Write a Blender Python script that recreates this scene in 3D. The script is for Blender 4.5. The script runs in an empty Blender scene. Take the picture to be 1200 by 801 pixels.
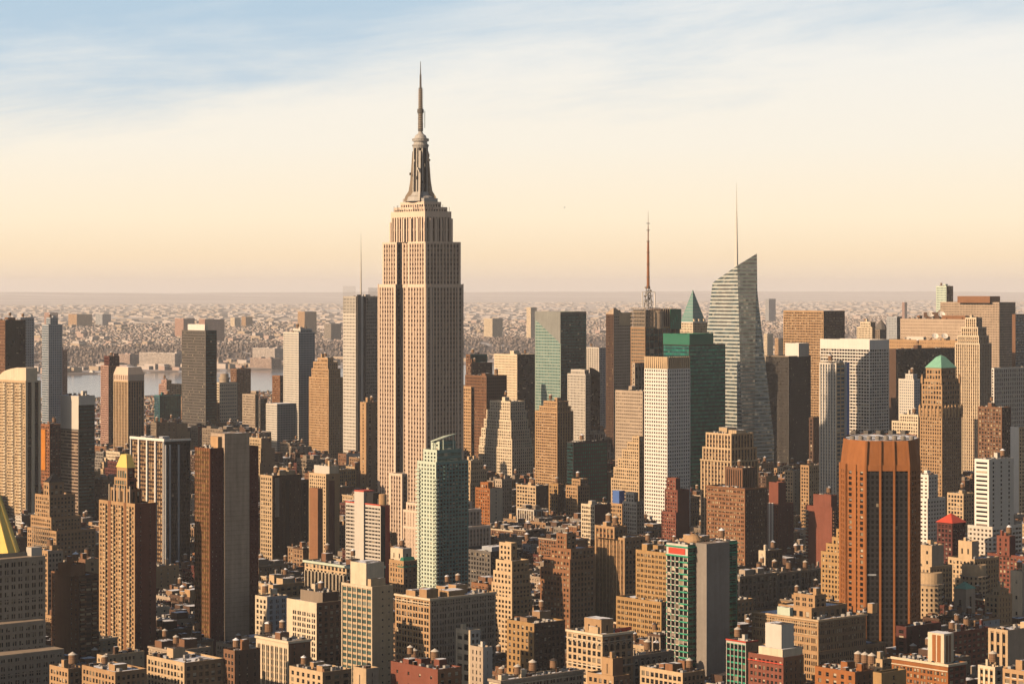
import bpy, math, random
import numpy as np
from mathutils import Vector

# ------------------------------------------------------------------ camera, sky, sun, exposure
SC = bpy.context.scene
COL = SC.collection
F = 2850.0            # focal length in pixels of a 1200 px wide frame
HZ = 338.0            # horizon row
CH = 255.0            # camera height above the streets
cam = bpy.data.cameras.new('camera')
camo = bpy.data.objects.new('camera', cam)
COL.objects.link(camo)
camo.location = (0, 0, CH)
camo.rotation_euler = (math.radians(90), 0, 0)
cam.sensor_width = 36.0
cam.lens = F / 1200 * 36
cam.shift_y = -(400.5 - HZ) / 1200
cam.clip_start = 1.0
cam.clip_end = 200000.0
SC.camera = camo

SUN_AZ = math.radians(215.0)     # direction towards the sun, counter-clockwise from +X
SUN_EL = math.radians(24.0)
sd = Vector((math.cos(SUN_AZ) * math.cos(SUN_EL), math.sin(SUN_AZ) * math.cos(SUN_EL), math.sin(SUN_EL)))
sun = bpy.data.lights.new('sun', 'SUN')
sun.energy = 5.0
sun.angle = math.radians(0.5)
sun.color = (1.0, 0.735, 0.49)
suno = bpy.data.objects.new('sun', sun)
COL.objects.link(suno)
suno.rotation_euler = (-sd).to_track_quat('-Z', 'Y').to_euler()
suno.location = (-500, 500, 900)

W = bpy.data.worlds.new('World')
SC.world = W
W.use_nodes = True
nt = W.node_tree
nt.nodes.clear()
def N(t, **kw):
    n = nt.nodes.new(t)
    for k, v in kw.items():
        setattr(n, k, v)
    return n
def L(a, b):
    nt.links.new(a, b)
def math_n(op, a, b=None):
    n = N('ShaderNodeMath', operation=op)
    for i, v in enumerate((a, b)):
        if v is None: continue
        if isinstance(v, (int, float)): n.inputs[i].default_value = v
        else: L(v, n.inputs[i])
    return n.outputs[0]
out = N('ShaderNodeOutputWorld')
sky = N('ShaderNodeTexSky', sky_type='NISHITA')
sky.sun_disc = False
sky.sun_elevation = SUN_EL
sky.sun_rotation = math.atan2(sd.x, sd.y)
sky.air_density = 1.0
sky.dust_density = 2.0
bg1 = N('ShaderNodeBackground'); bg1.inputs[1].default_value = 0.05
L(sky.outputs[0], bg1.inputs[0])
tc = N('ShaderNodeTexCoord')
sep = N('ShaderNodeSeparateXYZ'); L(tc.outputs['Generated'], sep.inputs[0])
Z = sep.outputs['Z']
# thin high cloud: its colour by height above the horizon
ramp = N('ShaderNodeValToRGB')
r = ramp.color_ramp
stops = [(0.0, (0.93, 0.78, 0.64)), (0.04, (0.99, 0.78, 0.55)), (0.10, (1.04, 0.81, 0.53)), (0.22, (1.04, 0.88, 0.64)), (0.45, (0.96, 0.89, 0.76)), (0.72, (0.90, 0.88, 0.82)), (1.0, (0.84, 0.85, 0.84))]
while len(r.elements) < len(stops): r.elements.new(0.5)
for e, (p, c) in zip(r.elements, stops):
    e.position = p; e.color = (*c, 1)
L(math_n('MULTIPLY', Z, 1 / 0.13), ramp.inputs[0])
bg2 = N('ShaderNodeBackground'); bg2.inputs[1].default_value = 0.88
L(ramp.outputs[0], bg2.inputs[0])
# the veil ends along a slanting edge, with streaks torn off parallel to it
slope = 0.111
X_ = sep.outputs['X']
tz = math_n('SUBTRACT', Z, math_n('MULTIPLY', X_, slope))        # height measured from the slanting edge line
cmb = N('ShaderNodeCombineXYZ'); L(X_, cmb.inputs[0]); L(math_n('MULTIPLY', tz, 6.0), cmb.inputs[1]); L(math_n('MULTIPLY', sep.outputs['Y'], 0.6), cmb.inputs[2])
no = N('ShaderNodeTexNoise'); no.inputs['Scale'].default_value = 6.5; no.inputs['Detail'].default_value = 9; no.inputs['Roughness'].default_value = 0.62
no.inputs['Distortion'].default_value = 0.25
mp = N('ShaderNodeMapping'); L(cmb.outputs[0], mp.inputs[0]); mp.inputs['Location'].default_value = (2.15, 0.4, 0.0)
L(mp.outputs[0], no.inputs['Vector'])
cov = math_n('ADD', math_n('MULTIPLY', math_n('SUBTRACT', 0.110, tz), 12.0), math_n('MULTIPLY', math_n('SUBTRACT', no.outputs[0], 0.5), 1.5))
mr = N('ShaderNodeMapRange'); L(cov, mr.inputs[0])
mr.inputs[1].default_value = -0.42; mr.inputs[2].default_value = 0.52; mr.inputs[3].default_value = 0.0; mr.inputs[4].default_value = 1.0
mr.interpolation_type = 'SMOOTHSTEP'
# high overhead the veil thins out
hi = N('ShaderNodeMapRange'); L(Z, hi.inputs[0])
hi.inputs[1].default_value = 0.125; hi.inputs[2].default_value = 0.20; hi.inputs[3].default_value = 1.0; hi.inputs[4].default_value = 0.0
# clear pale blue low in the sky, passing into the deeper sky overhead
bg3 = N('ShaderNodeBackground'); bg3.inputs[0].default_value = (0.48, 0.635, 0.765, 1); bg3.inputs[1].default_value = 0.84
lo = N('ShaderNodeMapRange'); L(Z, lo.inputs[0])
lo.inputs[1].default_value = 0.125; lo.inputs[2].default_value = 0.19; lo.inputs[3].default_value = 1.0; lo.inputs[4].default_value = 0.0
mix0 = N('ShaderNodeMixShader'); L(lo.outputs[0], mix0.inputs[0]); L(bg1.outputs[0], mix0.inputs[1]); L(bg3.outputs[0], mix0.inputs[2])
mix = N('ShaderNodeMixShader')
L(math_n('MULTIPLY', mr.outputs[0], hi.outputs[0]), mix.inputs[0]); L(mix0.outputs[0], mix.inputs[1]); L(bg2.outputs[0], mix.inputs[2])
L(mix.outputs[0], out.inputs[0])

SC.view_settings.view_transform = 'Standard'
SC.view_settings.look = 'None'
SC.view_settings.exposure = 0.24
SC.view_settings.gamma = 1.0
SC.cycles.use_denoising = True
try: SC.cycles.denoiser = 'OPENIMAGEDENOISE'
except Exception: pass
SC.cycles.max_bounces = 5
SC.cycles.diffuse_bounces = 0
SC.cycles.glossy_bounces = 3
SC.cycles.transmission_bounces = 4
SC.cycles.volume_bounces = 3
SC.cycles.use_adaptive_sampling = True
SC.cycles.adaptive_threshold = 0.01

# ------------------------------------------------------------------ materials
MATS = {}
def newmat(name):
    m = bpy.data.materials.new(name); m.use_nodes = True
    t = m.node_tree; b = t.nodes['Principled BSDF']
    return m, t, b
def wall_mat(name, rgb, rough=0.85, var=0.22, course=0.0, streak=0.18, spec=0.25, metal=0.0):
    """masonry or metal: base colour with mottling, soft vertical weather streaks and optional coursing"""
    m, t, b = newmat(name)
    nd = t.nodes
    co = nd.new('ShaderNodeTexCoord')
    n1 = nd.new('ShaderNodeTexNoise'); n1.inputs['Scale'].default_value = 0.07; n1.inputs['Detail'].default_value = 6; n1.inputs['Roughness'].default_value = 0.65
    t.links.new(co.outputs['Object'], n1.inputs['Vector'])
    mp = nd.new('ShaderNodeMapping'); mp.inputs['Scale'].default_value = (0.5, 0.5, 0.025)
    t.links.new(co.outputs['Object'], mp.inputs[0])
    n2 = nd.new('ShaderNodeTexNoise'); n2.inputs['Scale'].default_value = 1.0; n2.inputs['Detail'].default_value = 4
    t.links.new(mp.outputs[0], n2.inputs['Vector'])
    n3 = nd.new('ShaderNodeTexNoise'); n3.inputs['Scale'].default_value = 0.5; n3.inputs['Detail'].default_value = 3
    t.links.new(co.outputs['Object'], n3.inputs['Vector'])
    oi = nd.new('ShaderNodeObjectInfo')
    def M(op, a, bb):
        x = nd.new('ShaderNodeMath'); x.operation = op
        for i, v in enumerate((a, bb)):
            if isinstance(v, (int, float)): x.inputs[i].default_value = v
            else: t.links.new(v, x.inputs[i])
        return x.outputs[0]
    s = M('ADD', M('MULTIPLY', M('SUBTRACT', n1.outputs[0], 0.5), var * 2.2), M('MULTIPLY', M('SUBTRACT', n2.outputs[0], 0.5), streak * 2.2))
    s = M('ADD', s, M('MULTIPLY', M('SUBTRACT', n3.outputs[0], 0.5), var * 1.1))
    s = M('ADD', s, M('MULTIPLY', M('SUBTRACT', oi.outputs['Random'], 0.5), 0.16))
    if course:
        sp = nd.new('ShaderNodeSeparateXYZ'); t.links.new(co.outputs['Object'], sp.inputs[0])
        fr = M('FRACT', M('MULTIPLY', sp.outputs['Z'], 1 / course), 0)
        s = M('SUBTRACT', s, M('MULTIPLY', M('GREATER_THAN', fr, 0.86), 0.16))
    s = M('ADD', s, 1.0)
    v = nd.new('ShaderNodeVectorMath'); v.operation = 'SCALE'
    v.inputs[0].default_value = rgb
    t.links.new(s, v.inputs['Scale'])
    t.links.new(v.outputs[0], b.inputs['Base Color'])
    b.inputs['Roughness'].default_value = rough
    b.inputs['Specular IOR Level'].default_value = spec * .4
    b.inputs['Metallic'].default_value = metal
    MATS[name] = m
    return m
def glass_mat(name, rgb, blind=(0.45, 0.36, 0.24), share=0.14, rough=0.12, metal=0.0, spec=0.2, wob=0.0):
    """window glass: dark and glossy, some panes with a drawn blind behind (per-face number 'rnd')"""
    m, t, b = newmat(name)
    nd = t.nodes
    at = nd.new('ShaderNodeAttribute'); at.attribute_name = 'rnd'
    oi = nd.new('ShaderNodeObjectInfo')
    def M(op, a, bb):
        x = nd.new('ShaderNodeMath'); x.operation = op
        for i, v in enumerate((a, bb)):
            if isinstance(v, (int, float)): x.inputs[i].default_value = v
            else: t.links.new(v, x.inputs[i])
        return x.outputs[0]
    rr = M('FRACT', M('ADD', at.outputs['Fac'], M('MULTIPLY', oi.outputs['Random'], 7.31)), 0)
    f = M('MULTIPLY', M('LESS_THAN', rr, share), M('ADD', 0.35, M('MULTIPLY', rr, 0.6 / max(share, .01))))
    mx = nd.new('ShaderNodeMix'); mx.data_type = 'RGBA'
    k = nd.new('ShaderNodeVectorMath'); k.operation = 'SCALE'; k.inputs[0].default_value = rgb
    t.links.new(M('ADD', 0.55, M('MULTIPLY', rr, 0.9)), k.inputs['Scale'])
    t.links.new(k.outputs[0], mx.inputs['A'])
    mx.inputs['B'].default_value = (*blind, 1)
    t.links.new(f, mx.inputs['Factor'])
    t.links.new(mx.outputs['Result'], b.inputs['Base Color'])
    b.inputs['Roughness'].default_value = rough
    b.inputs['Metallic'].default_value = metal
    b.inputs['Specular IOR Level'].default_value = spec
    if wob:
        # every pane leans a little: reflections break up from pane to pane
        g = nd.new('ShaderNodeNewGeometry')
        wn = nd.new('ShaderNodeTexWhiteNoise'); wn.noise_dimensions = '1D'
        t.links.new(at.outputs['Fac'], wn.inputs['W'])
        su = nd.new('ShaderNodeVectorMath'); su.operation = 'SUBTRACT'; su.inputs[1].default_value = (.5, .5, .5)
        t.links.new(wn.outputs['Color'], su.inputs[0])
        sc = nd.new('ShaderNodeVectorMath'); sc.operation = 'SCALE'; sc.inputs['Scale'].default_value = wob
        t.links.new(su.outputs[0], sc.inputs[0])
        ad = nd.new('ShaderNodeVectorMath'); ad.operation = 'ADD'
        t.links.new(g.outputs['Normal'], ad.inputs[0]); t.links.new(sc.outputs[0], ad.inputs[1])
        no_ = nd.new('ShaderNodeVectorMath'); no_.operation = 'NORMALIZE'; t.links.new(ad.outputs[0], no_.inputs[0])
        t.links.new(no_.outputs[0], b.inputs['Normal'])
    MATS[name] = m
    return m
def roof_mat(name, base, snow, amount, scale=0.12):
    """flat roof covering with patches of settled snow"""
    m, t, b = newmat(name)
    nd = t.nodes
    co = nd.new('ShaderNodeTexCoord')
    n1 = nd.new('ShaderNodeTexNoise'); n1.inputs['Scale'].default_value = scale; n1.inputs['Detail'].default_value = 5; n1.inputs['Roughness'].default_value = 0.6
    oi = nd.new('ShaderNodeObjectInfo')
    ad = nd.new('ShaderNodeVectorMath'); ad.operation = 'ADD'
    t.links.new(co.outputs['Object'], ad.inputs[0]); t.links.new(oi.outputs['Location'], ad.inputs[1])
    t.links.new(ad.outputs[0], n1.inputs['Vector'])
    mr = nd.new('ShaderNodeMapRange'); t.links.new(n1.outputs[0], mr.inputs[0])
    mr.inputs[1].default_value = 0.62 - amount * 0.3; mr.inputs[2].default_value = 0.67 - amount * 0.3
    n2 = nd.new('ShaderNodeTexNoise'); n2.inputs['Scale'].default_value = 0.6; n2.inputs['Detail'].default_value = 4
    t.links.new(ad.outputs[0], n2.inputs['Vector'])
    mm = nd.new('ShaderNodeMix'); mm.data_type = 'RGBA'
    mm.inputs['A'].default_value = (*[c * 0.6 for c in base], 1); mm.inputs['B'].default_value = (*[c * 1.5 for c in base], 1)
    t.links.new(n2.outputs[0], mm.inputs['Factor'])
    mx = nd.new('ShaderNodeMix'); mx.data_type = 'RGBA'
    t.links.new(mr.outputs[0], mx.inputs['Factor']); t.links.new(mm.outputs['Result'], mx.inputs['A']); mx.inputs['B'].default_value = (*snow, 1)
    t.links.new(mx.outputs['Result'], b.inputs['Base Color'])
    b.inputs['Roughness'].default_value = 0.9
    MATS[name] = m
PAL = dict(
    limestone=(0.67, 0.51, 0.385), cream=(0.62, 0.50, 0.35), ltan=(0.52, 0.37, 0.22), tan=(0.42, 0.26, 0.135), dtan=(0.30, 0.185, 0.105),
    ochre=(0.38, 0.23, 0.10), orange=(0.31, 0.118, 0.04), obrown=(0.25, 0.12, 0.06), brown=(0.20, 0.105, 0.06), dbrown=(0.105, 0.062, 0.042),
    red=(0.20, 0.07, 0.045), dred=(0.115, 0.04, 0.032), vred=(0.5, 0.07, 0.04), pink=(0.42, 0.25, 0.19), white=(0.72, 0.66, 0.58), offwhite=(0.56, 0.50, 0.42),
    grey=(0.26, 0.225, 0.19), dgrey=(0.13, 0.115, 0.10), bgrey=(0.36, 0.37, 0.38), black=(0.028, 0.026, 0.026), mint=(0.52, 0.58, 0.46), dmint=(0.15, 0.27, 0.24), crystal=(0.47, 0.48, 0.43), gband=(0.30, 0.35, 0.29), refl_grey=(0.23, 0.23, 0.21), blind_a=(0.46, 0.38, 0.27), blind_b=(0.24, 0.19, 0.15),
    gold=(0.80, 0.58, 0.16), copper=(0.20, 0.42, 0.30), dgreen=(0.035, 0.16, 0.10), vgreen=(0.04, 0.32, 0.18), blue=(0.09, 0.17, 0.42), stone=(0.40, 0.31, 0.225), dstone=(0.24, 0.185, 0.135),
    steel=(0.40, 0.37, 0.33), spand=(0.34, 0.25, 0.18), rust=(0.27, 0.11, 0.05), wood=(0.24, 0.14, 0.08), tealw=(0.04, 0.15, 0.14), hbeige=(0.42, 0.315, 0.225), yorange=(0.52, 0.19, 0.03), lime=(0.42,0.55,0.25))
for k, v in PAL.items():
    kw = {}
    if k in ('gold',): kw = dict(rough=0.38, var=0.12, streak=0.06, spec=0.6, metal=0.25)
    elif k in ('steel',): kw = dict(rough=0.45, var=0.15, spec=0.5)
    elif k in ('black', 'dgreen', 'vgreen', 'blue', 'vred'): kw = dict(rough=0.5, var=0.12, streak=0.05, spec=0.4)
    elif k == 'hbeige': kw = dict(course=3.1, var=0.26, streak=.3)
    elif k in ('white', 'offwhite', 'limestone', 'mint'): kw = dict(var=0.10, streak=0.09)
    wall_mat(k, v, **kw)
glass_mat('g_dark', (0.012, 0.011, 0.011), blind=(.34, .27, .18), share=0.08)
glass_mat('g_brown', (0.035, 0.022, 0.016), blind=(.34, .25, .16), share=0.12)
glass_mat('g_esb', (0.075, 0.045, 0.032), blind=(0.33, 0.23, 0.15), share=0.25, rough=0.2)
glass_mat('g_lit', (0.03, 0.022, 0.016), blind=(0.55, 0.43, 0.26), share=0.26)
glass_mat('g_gold', (0.12, 0.075, 0.03), blind=(0.4, 0.27, 0.1), share=0.25, rough=0.12, metal=0.25, wob=0.05)
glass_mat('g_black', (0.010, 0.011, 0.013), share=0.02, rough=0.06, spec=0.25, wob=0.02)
glass_mat('g_green', (0.12, 0.19, 0.165), blind=(0.5, 0.52, 0.42), share=0.2, rough=0.12, metal=0.55, wob=0.07)
glass_mat('g_teal', (0.02, 0.075, 0.075), blind=(0.10, 0.18, 0.16), share=0.06, rough=0.08, metal=0.3, wob=0.03)
glass_mat('g_emer', (0.02, 0.19, 0.135), blind=(0.05, 0.2, 0.15), share=0.12, rough=0.12, metal=0.3, wob=0.04)
glass_mat('g_blue', (0.07, 0.12, 0.16), blind=(0.3, 0.35, 0.36), share=0.12, rough=0.1, metal=0.4, wob=0.04)
glass_mat('g_grey', (0.16, 0.15, 0.14), blind=(0.4, 0.36, 0.3), share=0.15, rough=0.12, metal=0.45, wob=0.05)
glass_mat('g_crys', (0.40, 0.38, 0.31), blind=(0.60, 0.55, 0.42), share=0.35, rough=0.14, metal=0.62, wob=0.06)
glass_mat('g_crysr', (0.10, 0.13, 0.13), blind=(0.42, 0.40, 0.33), share=0.22, rough=0.14, metal=0.4, wob=0.06)
roof_mat('r_dark', (0.045, 0.035, 0.030), (0.82, 0.82, 0.84), 0.52)
roof_mat('r_snow', (0.06, 0.05, 0.045), (0.84, 0.84, 0.86), 0.82, 0.08)
roof_mat('r_tar', (0.04, 0.033, 0.03), (0.75, 0.76, 0.80), 0.08)
roof_mat('r_tan', (0.24, 0.18, 0.13), (0.80, 0.80, 0.82), 0.25)

# ------------------------------------------------------------------ mesh builder
class MB:
    def __init__(self):
        self.q = []; self.m = []; self.r = []; self.mats = []; self.tv = []; self.tm = []
        self.rng = np.random.RandomState(7)
    def mi(self, name):
        if name not in self.mats: self.mats.append(name)
        return self.mats.index(name)
    def quads(self, arr, mat, rnd=False):
        arr = np.asarray(arr, dtype=np.float32).reshape(-1, 4, 3)
        if not len(arr): return
        self.q.append(arr); self.m.append(np.full(len(arr), self.mi(mat), np.int32))
        self.r.append(self.rng.rand(len(arr)).astype(np.float32) if rnd else np.zeros(len(arr), np.float32))
    def box(self, x0, x1, y0, y1, z0, z1, mat, top=None):
        v = [(x0, y0, z0), (x1, y0, z0), (x1, y1, z0), (x0, y1, z0), (x0, y0, z1), (x1, y0, z1), (x1, y1, z1), (x0, y1, z1)]
        f = [(0, 1, 5, 4), (1, 2, 6, 5), (2, 3, 7, 6), (3, 0, 4, 7)]
        self.quads([[v[i] for i in k] for k in f], mat)
        self.quads([[v[i] for i in (4, 5, 6, 7)], [v[i] for i in (3, 2, 1, 0)]], top or mat)
    def ring(self, cx, cy, rings, mat, n=12, cap=True, sx=1.0, ph=0.0):
        """lathe: rings = [(z, r), ...]"""
        a = np.arange(n + 1) * 2 * math.pi / n + ph
        c, s = np.cos(a) * sx, np.sin(a)
        Q = []
        for (z0, r0), (z1, r1) in zip(rings[:-1], rings[1:]):
            for i in range(n):
                Q.append([(cx + c[i] * r0, cy + s[i] * r0, z0), (cx + c[i + 1] * r0, cy + s[i + 1] * r0, z0), (cx + c[i + 1] * r1, cy + s[i + 1] * r1, z1), (cx + c[i] * r1, cy + s[i] * r1, z1)])
        if cap and rings[-1][1] > 0:
            z, r0 = rings[-1]
            for i in range(0, n, 2):
                j = min(i + 2, n)
                Q.append([(cx, cy, z), (cx + c[i] * r0, cy + s[i] * r0, z), (cx + c[i + 1] * r0, cy + s[i + 1] * r0, z), (cx + c[j] * r0, cy + s[j] * r0, z)])
        self.quads(Q, mat)
    def bar(self, p, q, w, mat):
        p = np.array(p, float); q = np.array(q, float)
        d = q - p; d /= np.linalg.norm(d)
        u = np.cross(d, (0, 0, 1) if abs(d[2]) < .9 else (1, 0, 0)); u /= np.linalg.norm(u); v = np.cross(d, u)
        c = [p + (u * a + v * b) * w / 2 for a, b in ((-1, -1), (1, -1), (1, 1), (-1, 1))]
        e = [x + (q - p) for x in c]
        self.quads([[c[i], c[(i + 1) % 4], e[(i + 1) % 4], e[i]] for i in range(4)] + [e], mat)
    def build(self, name, parent=None, loc=None):
        Q = np.concatenate(self.q); n = len(Q)
        me = bpy.data.meshes.new(name)
        me.vertices.add(n * 4); me.vertices.foreach_set('co', Q.reshape(-1))
        me.loops.add(n * 4); me.loops.foreach_set('vertex_index', np.arange(n * 4, dtype=np.int32))
        me.polygons.add(n); me.polygons.foreach_set('loop_start', np.arange(0, n * 4, 4, dtype=np.int32))
        me.polygons.foreach_set('material_index', np.concatenate(self.m))
        at = me.attributes.new('rnd', 'FLOAT', 'FACE'); at.data.foreach_set('value', np.concatenate(self.r))
        for k in self.mats: me.materials.append(MATS[k])
        me.update(calc_edges=True)
        o = bpy.data.objects.new(name, me); COL.objects.link(o)
        if parent: o.parent = parent
        if loc: o.location = loc
        return o
    def empty(self): return not self.q

def tag(o, label=None, cat=None, group=None, kind=None):
    for k, v in (('label', label), ('category', cat), ('group', group), ('kind', kind)):
        if v: o[k] = v
    return o

def S(kind='punch', wall='tan', bw=3.2, fh=3.6, ww=0.5, wh=0.55, d=0.35, glass='g_dark', span=None, tm=1.6, bm=0.0, sm=0.8, nw=1, belt=0, **k):
    return dict(kind=kind, wall=wall, bw=bw, fh=fh, ww=ww, wh=wh, d=d, glass=glass, span=span or wall, tm=tm, bm=bm, sm=sm, nw=nw, belt=belt, **k)

def facade(mb, P4, st, gl=None):
    """fill the quad A B C D (A bottom left, B bottom right, seen from outside) with real wall, openings, reveals; panes go to gl"""
    A, B, C, D = [np.array(p, float) for p in P4]
    Wd = max(np.linalg.norm(B - A), np.linalg.norm(C - D)); Hh = max(np.linalg.norm(D - A), np.linalg.norm(C - B))
    nrm = np.cross(B - A, D - A); nrm /= np.linalg.norm(nrm)
    def P(u, v, d=0.0):
        u = np.asarray(u, float)[..., None]; v = np.asarray(v, float)[..., None]
        return (A * (1 - u) + B * u) * (1 - v) + (D * (1 - u) + C * u) * v + nrm * d
    def rect(u0, u1, v0, v1, d=0.0):
        u0, u1, v0, v1 = np.broadcast_arrays(u0, u1, v0, v1)
        return np.stack([P(u0, v0, d), P(u1, v0, d), P(u1, v1, d), P(u0, v1, d)], axis=-2).reshape(-1, 4, 3)
    k = st['kind']
    if k == 'blank' and st.get('sparse') and Wd > 9 and Hh > 12:
        st = dict(st); st.update(kind='punch', bw=3.4, fh=3.4, ww=.3, wh=.42, d=.25, drop=.8); k = 'punch'
    if k == 'blank' or Wd < 2.2 or Hh < 4:
        mb.quads([[A, B, C, D]], st['wall']); return
    gl = gl if gl is not None else mb
    sm = min(st['sm'] / Wd, 0.2); tm = min(st['tm'] / Hh, .3); bm = st['bm'] / Hh
    nb = max(1, round(Wd * (1 - 2 * sm) / st['bw'])); nf = max(1, round(Hh * (1 - tm - bm) / st['fh']))
    cu = (1 - 2 * sm) / nb; cv = (1 - tm - bm) / nf
    nw = st['nw']
    ww_ = st['ww'] if k in ('band', 'curtain') or st['ww'] < .35 else min(.86, st['ww'] * 1.16)
    ui = sm + cu * np.arange(nb) + cu * (1 - ww_) / 2
    w = cu * ww_
    if nw > 1:
        g = w * 0.14; w1 = (w - g * (nw - 1)) / nw
        ui = (ui[:, None] + np.arange(nw)[None] * (w1 + g)).reshape(-1); w = w1
    uj = ui + w
    skip = st.get('skip')
    if skip:   # columns left blank (bay indexes)
        keep = np.array([(i // nw) % skip[0] not in skip[1] for i in range(len(ui))]); ui, uj = ui[keep], uj[keep]
    vi = bm + cv * np.arange(nf) + cv * (1 - st['wh']) * 0.45
    vj = vi + cv * (min(.9, st['wh'] * 1.12) if k == 'punch' else st['wh'])
    d = st['d']
    U0, V0 = np.meshgrid(ui, vi, indexing='ij'); U1, V1 = np.meshgrid(uj, vj, indexing='ij')
    if k == 'punch':
        mb.quads(rect(np.r_[0, uj], np.r_[ui, 1], 0.0, 1.0), st['wall'])
        a, b_ = np.meshgrid(ui, np.r_[0, vj], indexing='ij'); c, e = np.meshgrid(uj, np.r_[vi, 1], indexing='ij')
        mb.quads(rect(a, c, b_, e), st['wall'])
        gl_q = rect(U0, U1, V0, V1, -d)
        f = rect(U0, U1, V0, V1, 0.0)
        if st.get('drop'):
            kp = mb.rng.rand(len(f)) > st['drop']; mb.quads(f[~kp], st['wall']); f, gl_q = f[kp], gl_q[kp]
            if not len(f): return
        if st.get('units', 0):     # window air conditioners
            for q in f[mb.rng.rand(len(f)) < st['units']]:
                a_, c_ = q[0] * .75 + q[1] * .25, q[0] * .25 + q[1] * .75; up_ = np.array((0, 0, .5)); o_ = nrm * .45
                mb.quads([[a_ + o_, c_ + o_, c_ + o_ + up_, a_ + o_ + up_], [a_ + up_, a_ + o_ + up_, c_ + o_ + up_, c_ + up_], [a_, a_ + o_, a_ + o_ + up_, a_ + up_], [c_ + o_, c_, c_ + up_, c_ + o_ + up_]], 'steel')
        for i in range(4):
            j = (i + 1) % 4
            mb.quads(np.stack([f[:, i], f[:, j], gl_q[:, j], gl_q[:, i]], 1), st['wall'])
        # blinds drawn part of the way down, a different way in every window
        sel = mb.rng.rand(len(f)) < st.get('blinds', .34)
        if sel.any() and 'blind_a' in MATS:
            q = f[sel] - nrm * (d - .05); fr_ = (.15 + .75 * mb.rng.rand(len(q)) ** 1.5)[:, None]
            lo0 = q[:, 3] + (q[:, 0] - q[:, 3]) * fr_; lo1 = q[:, 2] + (q[:, 1] - q[:, 2]) * fr_
            B_q = np.stack([lo0, lo1, q[:, 2], q[:, 3]], 1); hf = mb.rng.rand(len(q)) < .45
            mb.quads(B_q[hf], 'blind_a'); mb.quads(B_q[~hf], 'blind_b')
        if hasattr(gl, 'win') and st.get('ind', True): gl.add_win(gl_q, st, nrm)
        else: gl.quads(gl_q, st['glass'], True)
        if st.get('sill'):
            fr = rect(U0, U1, V0 - 0.25 / Hh, V0, 0.18)
            bk = rect(U0, U1, V0 - 0.25 / Hh, V0, 0.0)
            mb.quads(fr, st['sill']); mb.quads(np.stack([fr[:, 3], fr[:, 2], bk[:, 2], bk[:, 3]], 1), st['sill'])
    elif k == 'pier':
        mb.quads(rect(np.r_[0, uj], np.r_[ui, 1], 0.0, 1.0), st['wall'])
        mb.quads(rect(ui, uj, 1 - tm, 1.0), st['wall'])
        vt = 1 - tm
        for s_, dd in ((ui, 1), (uj, -1)):
            a = P(s_, 0 * s_, 0); b_ = P(s_, 0 * s_, -d); c = P(s_, 0 * s_ + vt, -d); e = P(s_, 0 * s_ + vt, 0)
            mb.quads(np.stack([a, b_, c, e], 1), st['wall'])
        a, b_ = np.meshgrid(ui, np.r_[0, vj], indexing='ij'); c, e = np.meshgrid(uj, np.r_[vi, vt], indexing='ij')
        mb.quads(rect(a, c, b_, e, -d), st['span'])
        gl.quads(rect(U0, U1, V0, V1, -d - 0.12), st['glass'], True)
    elif k in ('band', 'curtain'):
        dd = d if k == 'band' else 0.08
        if k == 'band':
            mb.quads(rect(0.0, 1.0, np.r_[0, vj], np.r_[vi, 1]), st['wall'])
            mb.quads(rect(np.r_[0, 1 - sm], np.r_[sm, 1], 0.0, 1.0, 0.004), st['wall'])
            for s_ in (vi, vj):
                o = 0 * s_
                mb.quads(np.stack([P(o, s_, 0), P(o + 1, s_, 0), P(o + 1, s_, -dd), P(o, s_, -dd)], 1), st['wall'])
            gl.quads(rect(U0, U1, V0, V1, -dd), st['glass'], True)
            mb.quads(rect(0.0, 1.0, vi, vj, -dd - 0.05), st['span'])
        else:
            g0_, g1_ = np.linspace(0, 1, nb + 1), np.linspace(0, 1, nf + 1)
            if st.get('skew'):
                a, b_ = np.meshgrid(g0_[:-1], g1_[:-1], indexing='ij'); c, e = np.meshgrid(g0_[1:], g1_[1:], indexing='ij'); mb.quads(rect(a, c, b_, e, -0.3), st['wall'])
            else: mb.quads(rect(0.0, 1.0, 0.0, 1.0, -0.12), st['wall'])
            ue = np.r_[sm + cu * np.arange(nb)]
            a, b_ = np.meshgrid(ue, vj, indexing='ij'); c, e = np.meshgrid(ue + cu * 0.93, np.r_[vi[1:], 1 - tm], indexing='ij')
            gl.quads(rect(a, c, b_, e, -0.02), st['span'], True)
            a, b_ = np.meshgrid(ue, vi, indexing='ij'); c, e = np.meshgrid(ue + cu * 0.93, vj, indexing='ij')
            gl.quads(rect(a, c, b_, e, -0.05), st['glass'], True)
            if st.get('fin'):
                fu = np.r_[ue, 1 - sm]; hw = 0.09 / Wd; o = 0 * fu
                for s0, s1, d0, d1 in ((-hw, -hw, 0, .35), (hw, hw, .35, 0)):
                    mb.quads(np.stack([P(fu + s0, o, d0), P(fu + s1, o, d1), P(fu + s1, o + 1, d1), P(fu + s0, o + 1, d0)], 1), st['fin'])
                mb.quads(np.stack([P(fu - hw, o, .35), P(fu + hw, o, .35), P(fu + hw, o + 1, .35), P(fu - hw, o + 1, .35)], 1), st['fin'])
    if st.get('belt'):
        for bz in (st['belt'] if isinstance(st['belt'], (list, tuple)) else [1 - 3.8 / Hh, min(0.5, 14 / Hh)]):
            h = 0.55 / Hh
            f = rect([0.0], [1.0], [bz], [bz + h], 0.45)[0]; g = rect([0.0], [1.0], [bz], [bz + h], -0.02)[0]
            mb.quads([f, [f[3], f[2], g[2], g[3]], [f[0], f[1], g[1], g[0]], [f[0], f[3], g[3], g[0]], [f[1], f[2], g[2], g[1]]], st.get('trim', st['wall']))
    bal = st.get('balc')
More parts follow.
